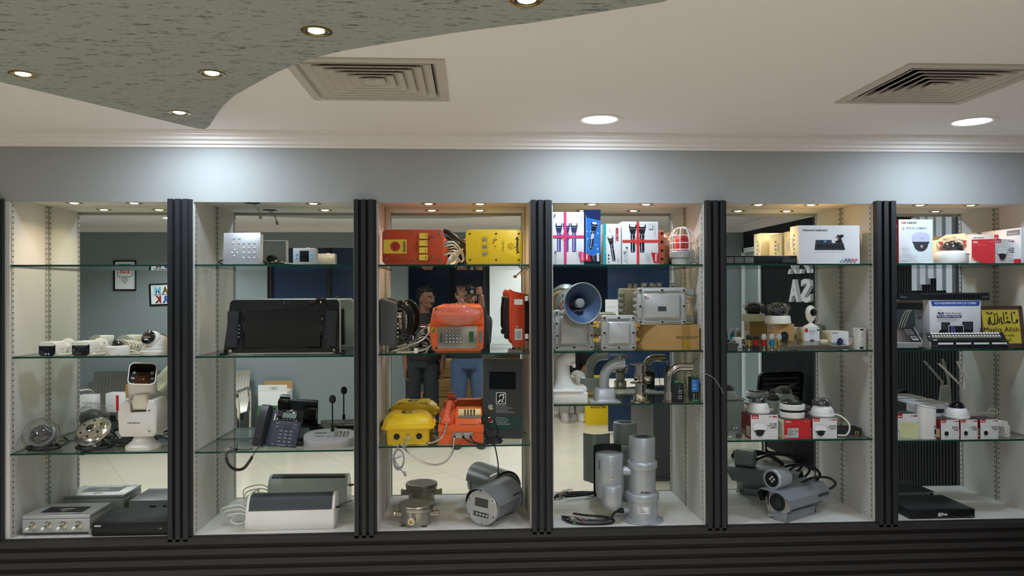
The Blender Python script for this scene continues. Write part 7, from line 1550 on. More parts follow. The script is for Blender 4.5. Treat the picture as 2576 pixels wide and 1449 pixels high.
def panel_(label, loc, w, h, kind, rot=(0, 0, 0)):
    t = thing('patch_panel', label, 'patch panel', loc, 0, None, rot)
    b = B(); b.box(-w/2, w/2, 0, .003, 0, h, 'black_matte'); b.box(-w/2+.02, w/2-.02, .003, .03, .004, h-.004, 'black_plastic', .001); b.build('plate', t)
    b = B(); front(b, -w/2, 0, 0)
    if kind == 0:
        for k in range(24):
            b.d_rect(.12+.0125*k, h-.006, .124+.0125*k, h-.004, 'ink_light'); b.d_rect(.12+.0125*k, .003, .124+.0125*k, .005, 'ink_light'); b.d_rect(.117+.0125*k, .009, .1275+.0125*k, h-.009, 'ink_black')
        b.d_text('UniCom', .004, h*.4, .007, 'ink_light', shear=.2); b.d_text('PATCH PANEL', w-.044, h*.4, .004, 'ink_light', w=.032)
    else:
        for g in range(4):
            x0 = .032+.088*g; b.d_rect(x0, h-.016, x0+.075, h-.007, 'ink_white')
            for k in range(6): b.d_rect(x0+.0125*k, .006, x0+.0105+.0125*k, .016, 'ink_black'); b.d_rect(x0+.0125*k+.004, .002, x0+.006+.0125*k, .0035, 'ink_light'); b.d_rect(x0+.0122+.0125*k, h-.016, x0+.0126+.0125*k, h-.007, 'ink_grey')
        b.d_text('D-Link', .006, .014, .005, 'ink_light'); b.d_text('CAT6', w-.018, .018, .004, 'ink_light')
    b.build('port_print', t)
    return t
panel_('long black patch panel lying across the top of the blue-banded recorder box', (on(6, 2, 2374, .115).x, .108, z4), .465, .038, 0)
panel_('black patch panel with four white label strips at the shelf front', on(6, 2, 2441, .005), .385, .038, 1)
t = thing('socket_rack', 'tilted black patch panel with a row of white socket covers', 'patch panel', (on(6, 2, 2434, .03).x, .028, SH[6, 2]+.040), 0, None, (R(-32), 0, R(0)))
w, h = .39, .044
b = B(); b.box(-w/2, w/2, 0, .003, 0, h, 'black_matte'); b.box(-w/2+.02, w/2-.02, .003, .022, .004, h-.002, 'black_plastic', .001); b.box(-w/2+.02, w/2-.02, .022, .034, .016, .040, 'black_plastic', .001); front(b, -w/2, 0, 0)
for z_ in (.008, .022, .036): b.d_rr(.004, z_-.003, .014, z_+.003, .003, 'ink_light' if z_ == .022 else 'dark_grey')
b.d_rect(.022, .001, .042, .005, 'ink_white'); b.d_rr(w-.014, .005, w-.004, .011, .003, 'ink_black'); b.build('plate', t)
for k in range(24):
    x = -w/2+.022+.0145*k; b = B(); b.box(x, x+.0115, -.003, .0, h-.010, h-.002, 'ink_white', .0008); b.box(x+.001, x+.0095, -.0045, .0, .012, .028, 'white_warm', .001); b.box(x+.002, x+.006, -.005, -.0044, .013, .021, 'ink_black'); b.build('socket_cover', t)
t = thing('framed_sign', 'yellow framed sign reading Masha Allah with black calligraphy', 'framed sign', (2.630, .087, SH[6, 2]+.0030), 0, None, (R(-8), 0, 0))
w, h = .226, .204
b = B(); tube_rect(b, w, h, .002, 0, .016, 'frame_brown', .016); b.T = Matrix.Translation((0, 0, 0)); b.build('frame', t).location.z = h/2
b = B(); b.box(-w/2+.012, w/2-.012, .004, .014, .012, h-.012, 'sign_gold'); b.build('sheet', t, label='yellow printed sheet')
b = B(); front(b, -w/2+.016, .016, .004); W = w-.032; H = h-.032
def stroke(pts, w0, w1, n=10):
    P = cat([(x, y, 0) for x, y in pts], n); N = len(P); z_ = b._lay(); L, Q = [], []
    for i, p in enumerate(P):
        d = P[min(i+1, N-1)]-P[max(i-1, 0)]; d.normalize(); s_ = math.sin(math.pi*i/(N-1))**.6; ww = (w0+(w1-w0)*s_)/2; nn = Vector((-d.y, d.x, 0))
        L.append(b.v(b.F @ Vector((p.x+nn.x*ww, p.y+nn.y*ww, z_)))); Q.append(b.v(b.F @ Vector((p.x-nn.x*ww, p.y-nn.y*ww, z_))))
    for i in range(N-1): b.face((Q[i], Q[i+1], L[i+1], L[i]), 'ink_black')
def dia(x, y, r=.004): b.d_poly([(x-r, y), (x, y-r), (x+r, y), (x, y+r)], 'ink_black')
# calligraphy, right to left: ma, sha', allah
for pts in ([(.300, .115), (.292, .108), (.285, .112), (.290, .120), (.297, .118), (.285, .106), (.262, .104), (.250, .108)], [(.252, .160), (.250, .135), (.252, .106)], [(.240, .112), (.236, .106), (.230, .106), (.226, .113), (.222, .106), (.215, .106), (.211, .114), (.205, .106), (.188, .106), (.183, .113)], [(.182, .162), (.184, .135), (.180, .108)], [(.166, .128), (.158, .132), (.160, .124), (.170, .122)], [(.168, .112), (.158, .116), (.162, .106), (.172, .102), (.160, .100)],
            [(.146, .130), (.142, .115), (.143, .102)], [(.128, .158), (.132, .130), (.124, .106), (.108, .100), (.100, .108)], [(.104, .158), (.107, .130), (.100, .104), (.082, .098), (.072, .108), (.066, .128)], [(.074, .140), (.068, .128), (.062, .108), (.056, .098), (.050, .110), (.060, .128), (.070, .135)], [(.075, .148), (.085, .156), (.092, .150)], [(.050, .150), (.046, .158), (.054, .160)], [(.06, .146), (.064, .158)], [(.20, .148), (.205, .156), (.214, .152)], [(.265, .150), (.272, .158), (.282, .152)], [(.112, .146), (.120, .152)]):
    stroke([(x*.62, y-.002) for x, y in pts], .0014, .0062)
for x, y in ((.206, .126), (.214, .126), (.210, .133)): dia(x*.62, y)
b.d_text('Masha Allah', .004, .060, .023, 'ink_black', bold=.0, w=.180); b.d_text('which Allah wills', .03, .036, .012, 'ink_black', w=.128); b.d_text('Alhamdulillah', .03, .014, .012, 'ink_black', w=.11); b.build('writing', t, label='black calligraphy and lettering')
t = thing('grey_box', 'grey patterned box with round buttons behind the fingerprint reader', 'carton', on(6, 2, 2290, .155))
def art_grey(b, w, h):
    b.d_rect(0, h*.8, w, h*.95, 'dark_grey')
    for x, y in ((.80, .64), (.83, .26)): b.d_el(w*x, h*y, .011, .011, 'box_side', 18); b.d_el(w*(x-.11), h*(y-.02), .004, .004, 'box_side', 10)
box_with_art('x', t, .165, .10, .232, 'mid_grey', art_grey, None, None)
t = thing('patterned_box', 'dark box printed with pale green wavy lines behind the fingerprint reader', 'carton', on(6, 2, 2278, .118))
def art_wave(b, w, h):
    b.d_rect(0, 0, w, h, 'dark_grey')
    for k in range(3): b.d_line([(p.x, p.y) for p in cat([(w*(.05+.12*k), h*.10, 0), (w*(.18+.12*k), h*.38, 0), (w*(.20+.12*k), h*.55, 0), (w*(.45+.12*k), h*.90, 0), (w*(.62+.1*k), h*.98, 0)], 8)], .0022, 'note_yellow')
    b.d_rect(w*.97, 0, w, h, 'ink_green')
box_with_art('x', t, .105, .03, .190, 'dark_grey', art_wave)
t = thing('fingerprint_reader', 'black wedge-shaped fingerprint attendance reader with silver edge', 'attendance reader', on(6, 2, 2287, .02), -4); t.scale = (.74, 1, 1)
b = B(); b.prism([(0, 0), (.09, 0), (.09, .098), (.078, .100), (.0, .030)], 'x', -.085, .085, 'black_plastic', .002); b.build('body', t)
b = B(); b.prism([(-.004, .006), (.006, .006), (.006, .034), (-.004, .030)], 'x', -.086, .086, 'alu_light', .002); b.prism([(-.003, .031), (.079, .101), (.079, .104), (-.003, .034)], 'x', .083, .087, 'alu_light'); b.build('silver_edge', t, label='silver edge trim')
vv = Vector((0, .078, .070)).normalized(); b = B(); b.frame((-.085, .0, .0305), (1, 0, 0), vv)
for r_ in range(4): [b.d_rect(.10+.013*c_-.006*r_*0, .088-.011*r_, .108+.013*c_, .091-.011*r_, 'ink_light') for c_ in range(4)]
b.d_poly([(.118, .016), (.158, .016), (.148, .042), (.112, .042)], 'ink_light'); b.d_poly([(.120, .022), (.152, .022), (.145, .040), (.115, .040)], 'dark_grey'); b.build('sensor_print', t)
b = B(); b.cyl((.06, .0, .008), (.10, -.012, .006), .006, .005, 'rubber', 10); b.build('strap', t)
# ---------------------------------------------------------------- bay 6, third shelf
def art_swb(b, w, h):
    b.d_poly([(0, h*.4), (w*.12, h*.02), (w, h*.02), (w, 0), (0, 0)], 'ink_black'); b.d_rect(0, h*.02, w, h*.06, 'ink_black'); b.d_rect(0, h*.06, w, h, 'box_white'); b.d_line([(0, h*.42), (w*.13, h*.06)], .002, 'ink_black'); b.d_line([(w*.52, h*.97), (w*.86, h*.97), (w, h*.6)], .002, 'box_darkred')
    b.d_poly([(w*.36, h*.62), (w*.87, h*.62), (w*.87, h*.42), (w*.84, h*.36), (w*.39, h*.36), (w*.36, h*.42)], 'dark_grey')
    for k in range(9): b.d_rect(w*(.42+.043*k), h*.46, w*(.45+.043*k), h*.56, 'ink_black')
    for k in range(3): b.d_rect(w*.1, h*(.78-.14*k), w*(.28-.03*k), h*(.80-.14*k), 'ink_light')
    b.d_rect(w*.78, h*.18, w*.92, h*.21, 'ink_grey')
t = thing('switch_box', 'white lower box with red side under the printed switch box', 'carton', on(6, 3, 2340, .15)); box_with_art('x', t, .225, .13, .080, 'box_white', None, lambda b, w, h: b.d_rect(0, 0, w, h, 'box_darkred'))
t = thing('switch_box', 'wide white box printed with a dark network switch, on top of another box', 'carton', (on(6, 3, 2338, .12).x, .13, SH[6, 3]+.082)); box_with_art('x', t, .222, .16, .078, 'box_white', art_swb, lambda b, w, h: b.d_rect(0, 0, w, h, 'mid_grey'))
t = thing('router', 'white upright oval router with a flat cut top and ports', 'router', on(6, 3, 2329, .065))
b = B(); ovl = rr2(.094, .066, .032, 8); b.loft([[(x, y, z) for x, y in ovl] for z in (0, .003)]+[[(x, y, .155-.10*(x/.094)*.16) for x, y in ovl], [(x*.97, y*.97, .158-.10*(x/.094)*.16) for x, y in ovl]], 'white_plastic'); b.build('body', t)
b = B(); b.loft([[(x*1.004, y*1.004, .1505-.016*(x/.094)) for x, y in ovl], [(x*1.004, y*1.004, .1525-.016*(x/.094)) for x, y in ovl]], 'ink_grey', False, False); b.build('top_seam', t)
b = B(); b.frame((.020, -.0333, 0), Vector((1, 0.0, 0)), (0, 0, 1)); b.d_poly([(.003, .056), (.011, .060), (.003, .065)], 'ink_black'); b.d_rect(.003, .024, .011, .048, 'ink_black'); b.d_el(.007, .012, .0028, .0028, 'ink_black', 10); b.d_line([(-.003, .065), (.010, .065), (.010, .09), (-.003, .09)], .0005, 'ink_light', True); b.build('port', t)
t = thing('camera_box', 'white and red camera box with a handwritten yellow sticky note', 'carton', on(6, 3, 2282, .02))
def art_note(b, w, h):
    art_dahua(b, w, h); b.lay += 6; b.d_poly([(w*.12, h*.10), (w*1.02, h*.03), (w*1.05, h*.64), (w*.14, h*.70)], 'note_yellow')
    for k, (y, n_) in enumerate(((.60, 3), (.55, 5), (.46, 4))):
        for j in range(n_): x = w*(.22+.13*j+.05*k); b.d_line([(x, h*y), (x+.004, h*(y+.02)), (x+.007, h*(y-.005)), (x+.011, h*(y+.015))], .0007, 'ink_grey')
box_with_art('x', t, .106, .09, .126, 'box_white', art_note, side_dred, None, top_grey)
ex = [(2390, 'left one of three IR EYEBALL boxes'), (2438, 'middle one of three IR EYEBALL boxes'), (2489, 'right one of three IR EYEBALL boxes')]
for k, (px, l_) in enumerate(ex):
    dahua('small red and white camera box, '+l_, on(6, 3, px, .02), .0895 if k != 1 else .084, .0945, .095, 0, None, side_dred, None, True)
dome_cam('white dome camera with dark dome on top of the left IR EYEBALL box', (on(6, 3, 2408, .07).x, .072, SH[6, 3]+.0955), .056)
t = thing('wifi_extender', 'white wireless extender with two folded antennas behind the IR EYEBALL boxes', 'network device', on(6, 3, 2441, .20, .0035), 0, None, (R(-7), R(-3), 0))
b = B(); b.loft([[(x, y, z) for x, y in rr2(w_, .03, .006, 3)] for w_, z in ((.082, 0), (.062, .10), (.046, .205), (.044, .21))], 'white_plastic'); front(b, 0, 0, -.0165); b.d_text('ezviz', -.006, .165, .006, 'ink_grey', 'c'); b.build('body', t)
for (x0, x1) in ((-.018, -.118), (.020, -.018)):
    b = B(); b.cyl((x0, 0, .205), (x0, 0, .236), .0065, m='white_plastic', n=14); b.build('hinge', t)
    b = B(); b.loft([[(x0+(x1-x0)*q+c_*.0075, s_*.0055, .234+.118*q if x0 < 0 else .234+.122*q) for c_, s_ in [(math.cos(a), math.sin(a)) for a in [2*math.pi*i/14 for i in range(14)]]] for q in (0, 1)], 'white_plastic'); b.build('antenna', t)
b = B(); p = on(6, 3, 2470, .17); b.tube([(p.x-.05, p.y, p.z+.10), (p.x-.01, p.y-.02, p.z+.104), (p.x+.05, p.y-.02, p.z+.102), (p.x+.085, p.y, p.z+.10), (p.x+.09, p.y+.02, p.z+.112), (p.x+.07, p.y+.03, p.z+.12), (p.x+.05, p.y+.03, p.z+.10)], .003, 'cable_white'); o = b.build('white_lead'); tag(o, 'white cable lying over the three IR EYEBALL boxes', 'cable')
t = thing('plastic_bracket', 'small white angled plastic bracket at the right end of the eyeball boxes', 'bracket', on(6, 3, 2529, .04), 8)
b = B(); b.prism([(-.030, .075), (-.026, .085), (.014, .078), (.022, .060), (.030, .012), (.026, .0), (.008, .002), (.004, .018), (-.004, .050), (-.012, .058), (-.028, .055)], 'y', 0, .05, 'white_plastic', .002); b.box(.006, .026, -.001, .001, .012, .058, 'white_matte'); b.build('body', t); b = B(); b.lathe([(.010, -.004), (.012, 0), (.012, .010), (.009, .014)], 'alu_light', (-.020, .025, .030), (-.4, -.9, 0), 20); b.build('ring', t)
recorder('network_recorder', 'black video recorder with white logo on the floor of the sixth bay', on(6, 4, 2370, .02), .322, .25, .044, 0, '@lhua')
# ================================================================ the room behind the viewer, seen in the mirrors
def framed(name, label, c, w, h, tilt, draw):
    t = thing(name, label, 'picture', (c.x, YB, c.z), 0, None, (0, R(tilt), 0))
    b = B(); tube_rect(b, w, h, .002, .0, .018, 'black_plastic', .014); b.build('frame', t)
    b = B(); b.box(-w/2+.012, w/2-.012, .002, .010, -h/2+.012, h/2-.012, 'poster_white'); b.frame((w/2, .010, -h/2), (-1, 0, 0), (0, 0, 1)); draw(b, w, h); b.build('print', t)
def pr_safe(b, w, h):
    b.d_line(rr2(w*.66, h*.42, .03, 5, w*.5, h*.66), .006, 'dark_grey', True); b.d_text('WORK SAFE', w*.5, h*.72, .034, 'ink_green', 'c', bold=.04, w=w*.52); b.d_text('BE SAFE', w*.5, h*.57, .034, 'ink_ribbon', 'c', bold=.04, w=w*.46)
    b.d_el(w*.5, h*.36, .035, .028, 'ink_light'); b.d_poly([(w*.36, h*.42), (w*.44, h*.22), (w*.56, h*.22), (w*.64, h*.42), (w*.55, h*.3), (w*.45, h*.3)], 'ink_light')
def pr_team(b, w, h):
    for k, (c_, m) in enumerate((('T', 'ink_red'), ('E', 'box_side'), ('A', 'anod_gold'), ('M', 'ink_sky'))): b.d_text(c_, w*(.10+.20*k), h*.53, h*.32, m, bold=.05, w=w*.17)
    for k, (c_, m) in enumerate((('W', 'ink_teal'), ('O', 'anod_gold'), ('R', 'ink_blue'), ('K', 'box_darkred'))): b.d_text(c_, w*(.10+.20*k), h*.12, h*.32, m, bold=.05, w=w*.17)
    b.d_line([(w*.08, h*.49), (w*.9, h*.49)], .006, 'box_side')
c1 = refl(314, 693, YB+.01); framed('framed_poster', 'framed white safety poster on the wall, seen in the first mirror', c1, .235, .325, 0, pr_safe)
c2 = refl(424, 740, YB+.01); framed('framed_poster', 'framed TEAM WORK poster in coloured letters, seen beside the first dark pillar', c2, .40, .235, -2, pr_team)
c3 = refl(617, 1015, YB); t = thing('wall_socket', 'white double wall socket seen in the second mirror', 'socket', (c3.x, YB, c3.z))
b = B(); b.box(-.074, .074, 0, .010, -.037, .037, 'white_plastic', .002); b.frame((.074, .010, -.037), (-1, 0, 0), (0, 0, 1))
for x in (.037, .111): b.d_rect(x-.003, .045, x+.003, .058, 'ink_black'); b.d_rect(x-.014, .022, x-.007, .027, 'ink_black'); b.d_rect(x+.007, .022, x+.014, .027, 'ink_black'); b.d_el(x+.02, .018, .004, .004, 'ink_black', 10)
b.build('plate', t)
# visitor bench wrapped in film
xl, xr_ = refl(200, 960, YB+.35).x, refl(612, 960, YB+.35).x
zt_, zs = refl(260, 940, YB+.3).z, refl(260, 1040, YB+.5).z
t = thing('visitor_bench', 'steel visitor bench in shiny protective film against the back wall', 'bench', ((xl+xr_)/2, YB+.40, 0)); W = xr_-xl; n = 3
def bz(v): return v
sw = W/n-.02
for k in range(n):
    xc = -W/2+W*(k+.5)/n
    b = B(); b.loft([[(xc-sw/2, y, z) for y, z in ((.18, zs), (.02, zs-.03), (-.20, zs-.04), (-.27, zs+.06), (-.33, zt_))], [(xc+sw/2, y, z) for y, z in ((.18, zs), (.02, zs-.03), (-.20, zs-.04), (-.27, zs+.06), (-.33, zt_))]], 'brushed_steel', False, False, closed=False)
    for j in range(16): x = xc-sw/2+sw*(j+.5)/16; b.tube([(x, -.255, zs+.05), (x, -.315, zt_-.03)], .004, 'clear_film', 5, 2)
    b.build('seat_panel', t)
for x in (-W/2, W/2):
    b = B(); b.tube([(x, .16, .02), (x, .12, zs-.04), (x, .16, zs+.16), (x, .10, zs+.21), (x, -.22, zs+.20), (x, -.29, zs+.10), (x, -.30, .02)], .020, 'chrome', 10); b.build('armrest', t)
b = B(); b.box(-W/2, W/2, -.06, .0, zs-.10, zs-.05, 'black_matte')
for x in (-W/2+.15, W/2-.15): b.box(x-.02, x+.02, -.28, .2, .0, .03, 'black_matte'); b.box(x-.02, x+.02, -.06, .0, .03, zs-.1, 'black_matte')
b.build('beam', t)
q = [(225, 1015, .16, .17, 'box_white', 'ink_grey', 'white carton with grey print on the visitor bench'), (300, 1015, .20, .19, 'box_white', 'box_red', 'white carton with a red stripe on the visitor bench'), (346, 1000, .17, .28, 'kraft', 'box_white', 'brown and white carton at the right of the boxes on the bench')]
for (px, py, w, h, m, m2, l_) in q:
    c = refl(px, py, YB+.42); t = thing('carton', l_, 'carton', (c.x, YB+.36, zs+.012))
    b = B(); b.box(-w/2, w/2, 0, .14, 0, h, m, .002); b.frame((w/2, .14, 0), (-1, 0, 0), (0, 0, 1))
    if m2 == 'box_red': b.d_rect(w*.34, h*.06, w*.48, h*.9, m2); b.d_rect(w*.6, h*.3, w*.75, h*.34, 'ink_light')
    elif m2 == 'ink_grey': b.d_text('Crestron', w*.1, h*.5, .03, 'ink_grey', w=w*.6); b.d_rect(w*.1, h*.25, w*.7, h*.36, 'ink_light')
    else: b.d_rect(0, 0, w, h*.5, 'box_white')
    b.build('box', t)
c = refl(692, 1020, YB+.2); t = thing('carton', 'white and green open carton standing by the wall behind the desk phone mirror', 'carton', (c.x, YB+.06, 0))
hh = refl(692, 985, YB+.3).z; hg = refl(692, 1020, YB+.3).z
b = B(); b.box(-.15, .15, 0, .24, 0, hh, 'box_white', .002); b.frame((.15, .24, 0), (-1, 0, 0), (0, 0, 1)); b.d_rect(0, 0, .30, hg, 'ink_green'); b.d_text('GRP', .20, hg-.10, .035, 'ink_white', rot=90); b.d_text('2602', .25, hg-.12, .035, 'ink_white', rot=90); b.build('box', t)
b = B(); b.box(-.15, .15, .235, .24, hh, hh+.07, 'box_white'); b.frame((.15, .24, hh), (-1, 0, 0), (0, 0, 1)); b.d_text('OZKY', .10, .02, .03, 'ink_black', w=.08); b.box(-.15, .15, .0, .004, hh, hh+.085, 'kraft'); b.build('flap', t)
# cartons stacked in the back room, behind the people
k = 0
for (px, py, w, h, d, l_) in ((1030, 975, .36, .30, .3, 'at the left, behind the person in black'), (1108, 975, .42, .26, .3, 'lowest of the middle stack behind the two people'), (1108, 938, .40, .24, .3, 'middle one of the stack behind the two people'), (1108, 905, .36, .22, .3, 'topmost of the stack behind the two people'), (1192, 980, .36, .40, .34, 'open one beside the tall help point reflection')):
    c = refl(px, py, YB-1.5); z0_ = {'lo': 0, 'mi': .27, 'to': .52}.get(l_[:2], 0)
    t = thing('carton', 'brown storage carton, '+l_, 'carton', (c.x, YB-1.7, z0_)); b = B(); b.box(-w/2, w/2, 0, d, 0, h, 'kraft', .003); b.frame((w/2, d, 0), (-1, 0, 0), (0, 0, 1)); b.d_rect(w*.2, h*.28, w*.7, h*.33, 'kraft_dark'); b.d_rect(0, h*.46, w, h*.54, 'tape'); b.build('box', t)
    if l_.startswith('open'): b = B(); b.poly([(-w/2, d, h), (w/2, d, h), (w/2+.05, d+.1, h+.12), (-w/2+.1, d+.1, h+.14)], 'kraft'); b.build('flap', t)
c = refl(1510, 1050, YB-.6); t = thing('wet_floor_sign', 'yellow wet floor sign standing in the back room, seen under the third shelf', 'floor sign', (c.x, YB-.75, 0))
b = B(); b.prism([(-.02, 0), (.02, .0), (.005, .60), (-.005, .60)], 'x', -.15, .15, 'sign_yellow', .003); b.prism([(-.14, 0), (-.10, 0), (-.0, .60), (-.012, .60)], 'x', -.15, .15, 'sign_yellow', .003); b.frame((.15, .0180, .12), (-1, 0, 0), (0, -.025, 1)); b.d_poly([(.11, .22), (.19, .22), (.15, .30)], 'ink_black'); b.d_text('CAUTION', .15, .15, .03, 'ink_black', 'c', bold=.03, w=.16); b.d_text('WET FLOOR', .15, .08, .03, 'ink_black', 'c', bold=.03, w=.2); b.build('panel', t)
# desk and chair at the right
d0, d1 = refl(1560, 1100, -2.6).x, refl(1700, 1100, -2.6).x
c = reflz(1650, 1212, 0)
t = thing('office_desk', 'grey office desk with pale top, seen behind the tall two-barrel camera', 'desk', (c.x, c.y-.45, 0))
b = B(); b.box(-.34, .62, -.55, .5, .74, .765, 'desk_top', .004); b.build('desk_top', t)
b = B(); b.box(-.02, .24, .36, .44, 0, .74, 'desk_grey', .003)
for k in range(16): b.box(-.012+.0155*k, -.006+.0155*k, .44, .443, .02, .72, 'dark_grey')
b.build('modesty_panel', t)
for x in (.02, .56): b = B(); b.box(x-.03, x+.03, -.5, .4, 0, .74, 'desk_grey', .003); b.build('side_leg', t)
b = B()
for k in range(4): b.tube([(c.x-.25+.06*k, c.y-.25, .772), (c.x-.15+.05*k, c.y-.15-.03*k, .785), (c.x+.0, c.y-.22+.03*k, .772), (c.x+.10, c.y-.12, .772)], .005, 'cable_black', 6)
b.box(c.x+.02, c.x+.22, c.y-.18, c.y-.05, .766, .80, 'black_plastic', .006); o = b.build('desk_cable'); tag(o, 'black cables and a small black unit lying on the grey desk', 'cable')
c = reflz(1942, 1165, 0); t = thing('office_chair', 'black slatted-back office chair, seen in the fifth mirror', 'chair', (min(c.x-.05, 2.74), c.y, 0), -12)
b = B(); b.cyl((0, 0, .10), (0, 0, .42), .024, m='chrome', n=16); b.build('gas_lift', t)
b = B()
for k in range(5): a = R(72*k+20); b.tube([(0, 0, .10), (.15*math.cos(a), .15*math.sin(a), .09), (.30*math.cos(a), .30*math.sin(a), .06)], .018, 'black_plastic', 8, 3); b.sph((.30*math.cos(a), .30*math.sin(a), .028), .028, 'black_plastic', 10, 8)
b.build('star_base', t)
b = B(); b.box(-.24, .24, -.24, .24, .42, .49, 'black_matte', .03); b.build('seat', t)
b = B()
zb, zc_ = .58, refl(1900, 925, -2.9).z
tube_rect(b, .46, zc_-zb, .05, .0, .03, 'black_plastic', .035)
for k in range(6): z_ = -(zc_-zb)/2+(zc_-zb)*(k+.8)/6.6; b.box(-.20, .20, .006, .022, z_-.020, z_+.020, 'black_plastic', .006)
b.box(-.03, .03, .02, .06, -(zc_-zb)/2-.2, .0, 'black_plastic', .006)
o = b.build('backrest', t); o.location = (0, .24, (zb+zc_)/2); o.rotation_euler = (R(-8), 0, 0)
# white letters of the wall sign on the ribbed cladding
def wall_letters(txt, y0, z0, h, w):
    vs, fs, x0, x1, yy0, yy1 = glyphs(txt, .03); kx = w/(x1-x0); ky = h/.72
    b = B(); X1 = XR-.060; X0 = XR-.024
    import collections
    ec = collections.Counter()
    for f in fs:
        for i in range(len(f)): ec[(f[i], f[(i+1) % len(f)])] += 1
    V0 = [b.v((X1, y0-(x-x0)*kx, z0+y*ky)) for x, y in vs]; V1_ = [b.v((X0, y0-(x-x0)*kx, z0+y*ky)) for x, y in vs]
    for f in fs: b.face([V0[i] for i in f], 'letter_white')
    for (i, j), n_ in ec.items():
        if (j, i) not in ec: b.face((V0[i], V0[j], V1_[j], V1_[i]), 'letter_white')
    return b
for txt, z0 in (('STAR MAX', 1.79), ('SA', 1.525)):
    y = -.98 if txt == 'STAR MAX' else -2.45; hh = .205
    for ch in txt:
        if ch == ' ': y -= .16; continue
        w = .21 if ch not in 'MW' else .27
        b = wall_letters(ch, y, z0, hh, w); o = b.build('wall_letter'); tag(o, 'raised white letter %s of the sign on the ribbed wall' % (ch+(' in STAR' if txt == 'STAR MAX' and ch in 'STR' else ' in MAX' if txt == 'STAR MAX' and ch in 'MX' else ' in the upper line' if txt == 'STAR MAX' else ' in the lower line')), 'letter', 'white letters of the wall sign'); y -= w+.045
lb = {'bar': [(-.50, 1.62, 2.12), (-.60, 1.62, 2.12), (-.69, 1.70, 2.12), (-.78, 1.66, 2.12), (-.875, 1.62, 2.12)]}
b = B()
for (y, z0, z1) in lb['bar']: b.box(XR-.060, XR-.024, y-.030, y+.030, z0-.0, z1, 'letter_white')
b.box(XR-.06, XR-.024, -.90, -.47, 1.34, 1.40, 'letter_white'); b.box(XR-.06, XR-.024, -.53, -.47, 1.34, 1.62, 'letter_white')
for y in (-.66, -.74, -.82): b.prism([(y-.045, 1.50), (y, 1.44), (y+.045, 1.52), (y, 1.60)], 'x', XR-.06, XR-.024, 'letter_white')
for y in (-.64, -.72): b.prism([(y-.03, 1.80), (y, 1.76), (y+.03, 1.80), (y, 1.84)], 'x', XR-.064, XR-.026, 'letter_white')
b.prism([(-.90, 1.34), (-.96, 1.42), (-.93, 1.52), (-.88, 1.48)], 'x', XR-.06, XR-.024, 'letter_white')
o = b.build('calligraphy_sign'); tag(o, 'tall white raised block calligraphy on the ribbed wall, seen in the sixth mirror', 'sign')
c = refl(1545, 778, YB-.02); b = B(); b.box(c.x-.10, c.x+.10, YB-.026, YB-.02, c.z-.11, c.z+.11, 'box_white'); b.frame((c.x+.1, YB-.02, c.z-.11), (-1, 0, 0), (0, 0, 1)); b.d_text('SAFETY', .19, .12, .03, 'ink_light', w=.14, flip=True); b.d_text('FIRST', .19, .06, .03, 'ink_light', w=.12, flip=True); b.build('sheet').name = 'glass_notice'
tag(bpy.data.objects['glass_notice'], 'pale notice reading SAFETY FIRST on the dark glass, seen behind the flameproof boxes', 'notice')
o_ = B(); gx0, gx1 = refl(1530, 800, YB).x, xo1; o_.box(gx0, gx1, YB-.035, YB-.027, .05, 2.15, 'navy_glass'); struct(o_, 'window_3', 'dark glass pane at the right of the opening', 'window')
# ================================================================ people (they stand behind the viewer and show in the third mirror)
def fuse(b, name, parent, vox, sm=4, label=None):
    o = b.build(name, parent, sharp=180)
    m = o.modifiers.new('r', 'REMESH'); m.mode = 'VOXEL'; m.voxel_size = vox; m.use_smooth_shade = True
    s = o.modifiers.new('s', 'SMOOTH'); s.iterations = sm; s.factor = .5
    dg = bpy.context.evaluated_depsgraph_get(); dg.update(); me = bpy.data.meshes.new_from_object(o.evaluated_get(dg)); old = o.data; mats = [x for x in old.materials]
    o.modifiers.clear(); o.data = me; me.materials.clear()
    for x in mats: me.materials.append(x)
    for p in me.polygons: p.use_smooth = True; p.material_index = 0
    bpy.data.meshes.remove(old)
    if label: o['label'] = label
    return o
def limb(b, pts, rs, m='skin'):
    n = len(rs)-1
    def r(t):
        q = t*n; i = min(int(q), n-1); f = q-i; f = f*f*(3-2*f); return rs[i]*(1-f)+rs[i+1]*f
    P = cat(pts, 8); b.tube(P, r, m, 14, 1, smooth=False); b.sph(pts[0], rs[0], m, 12, 8); b.sph(pts[-1], rs[-1], m, 12, 8)
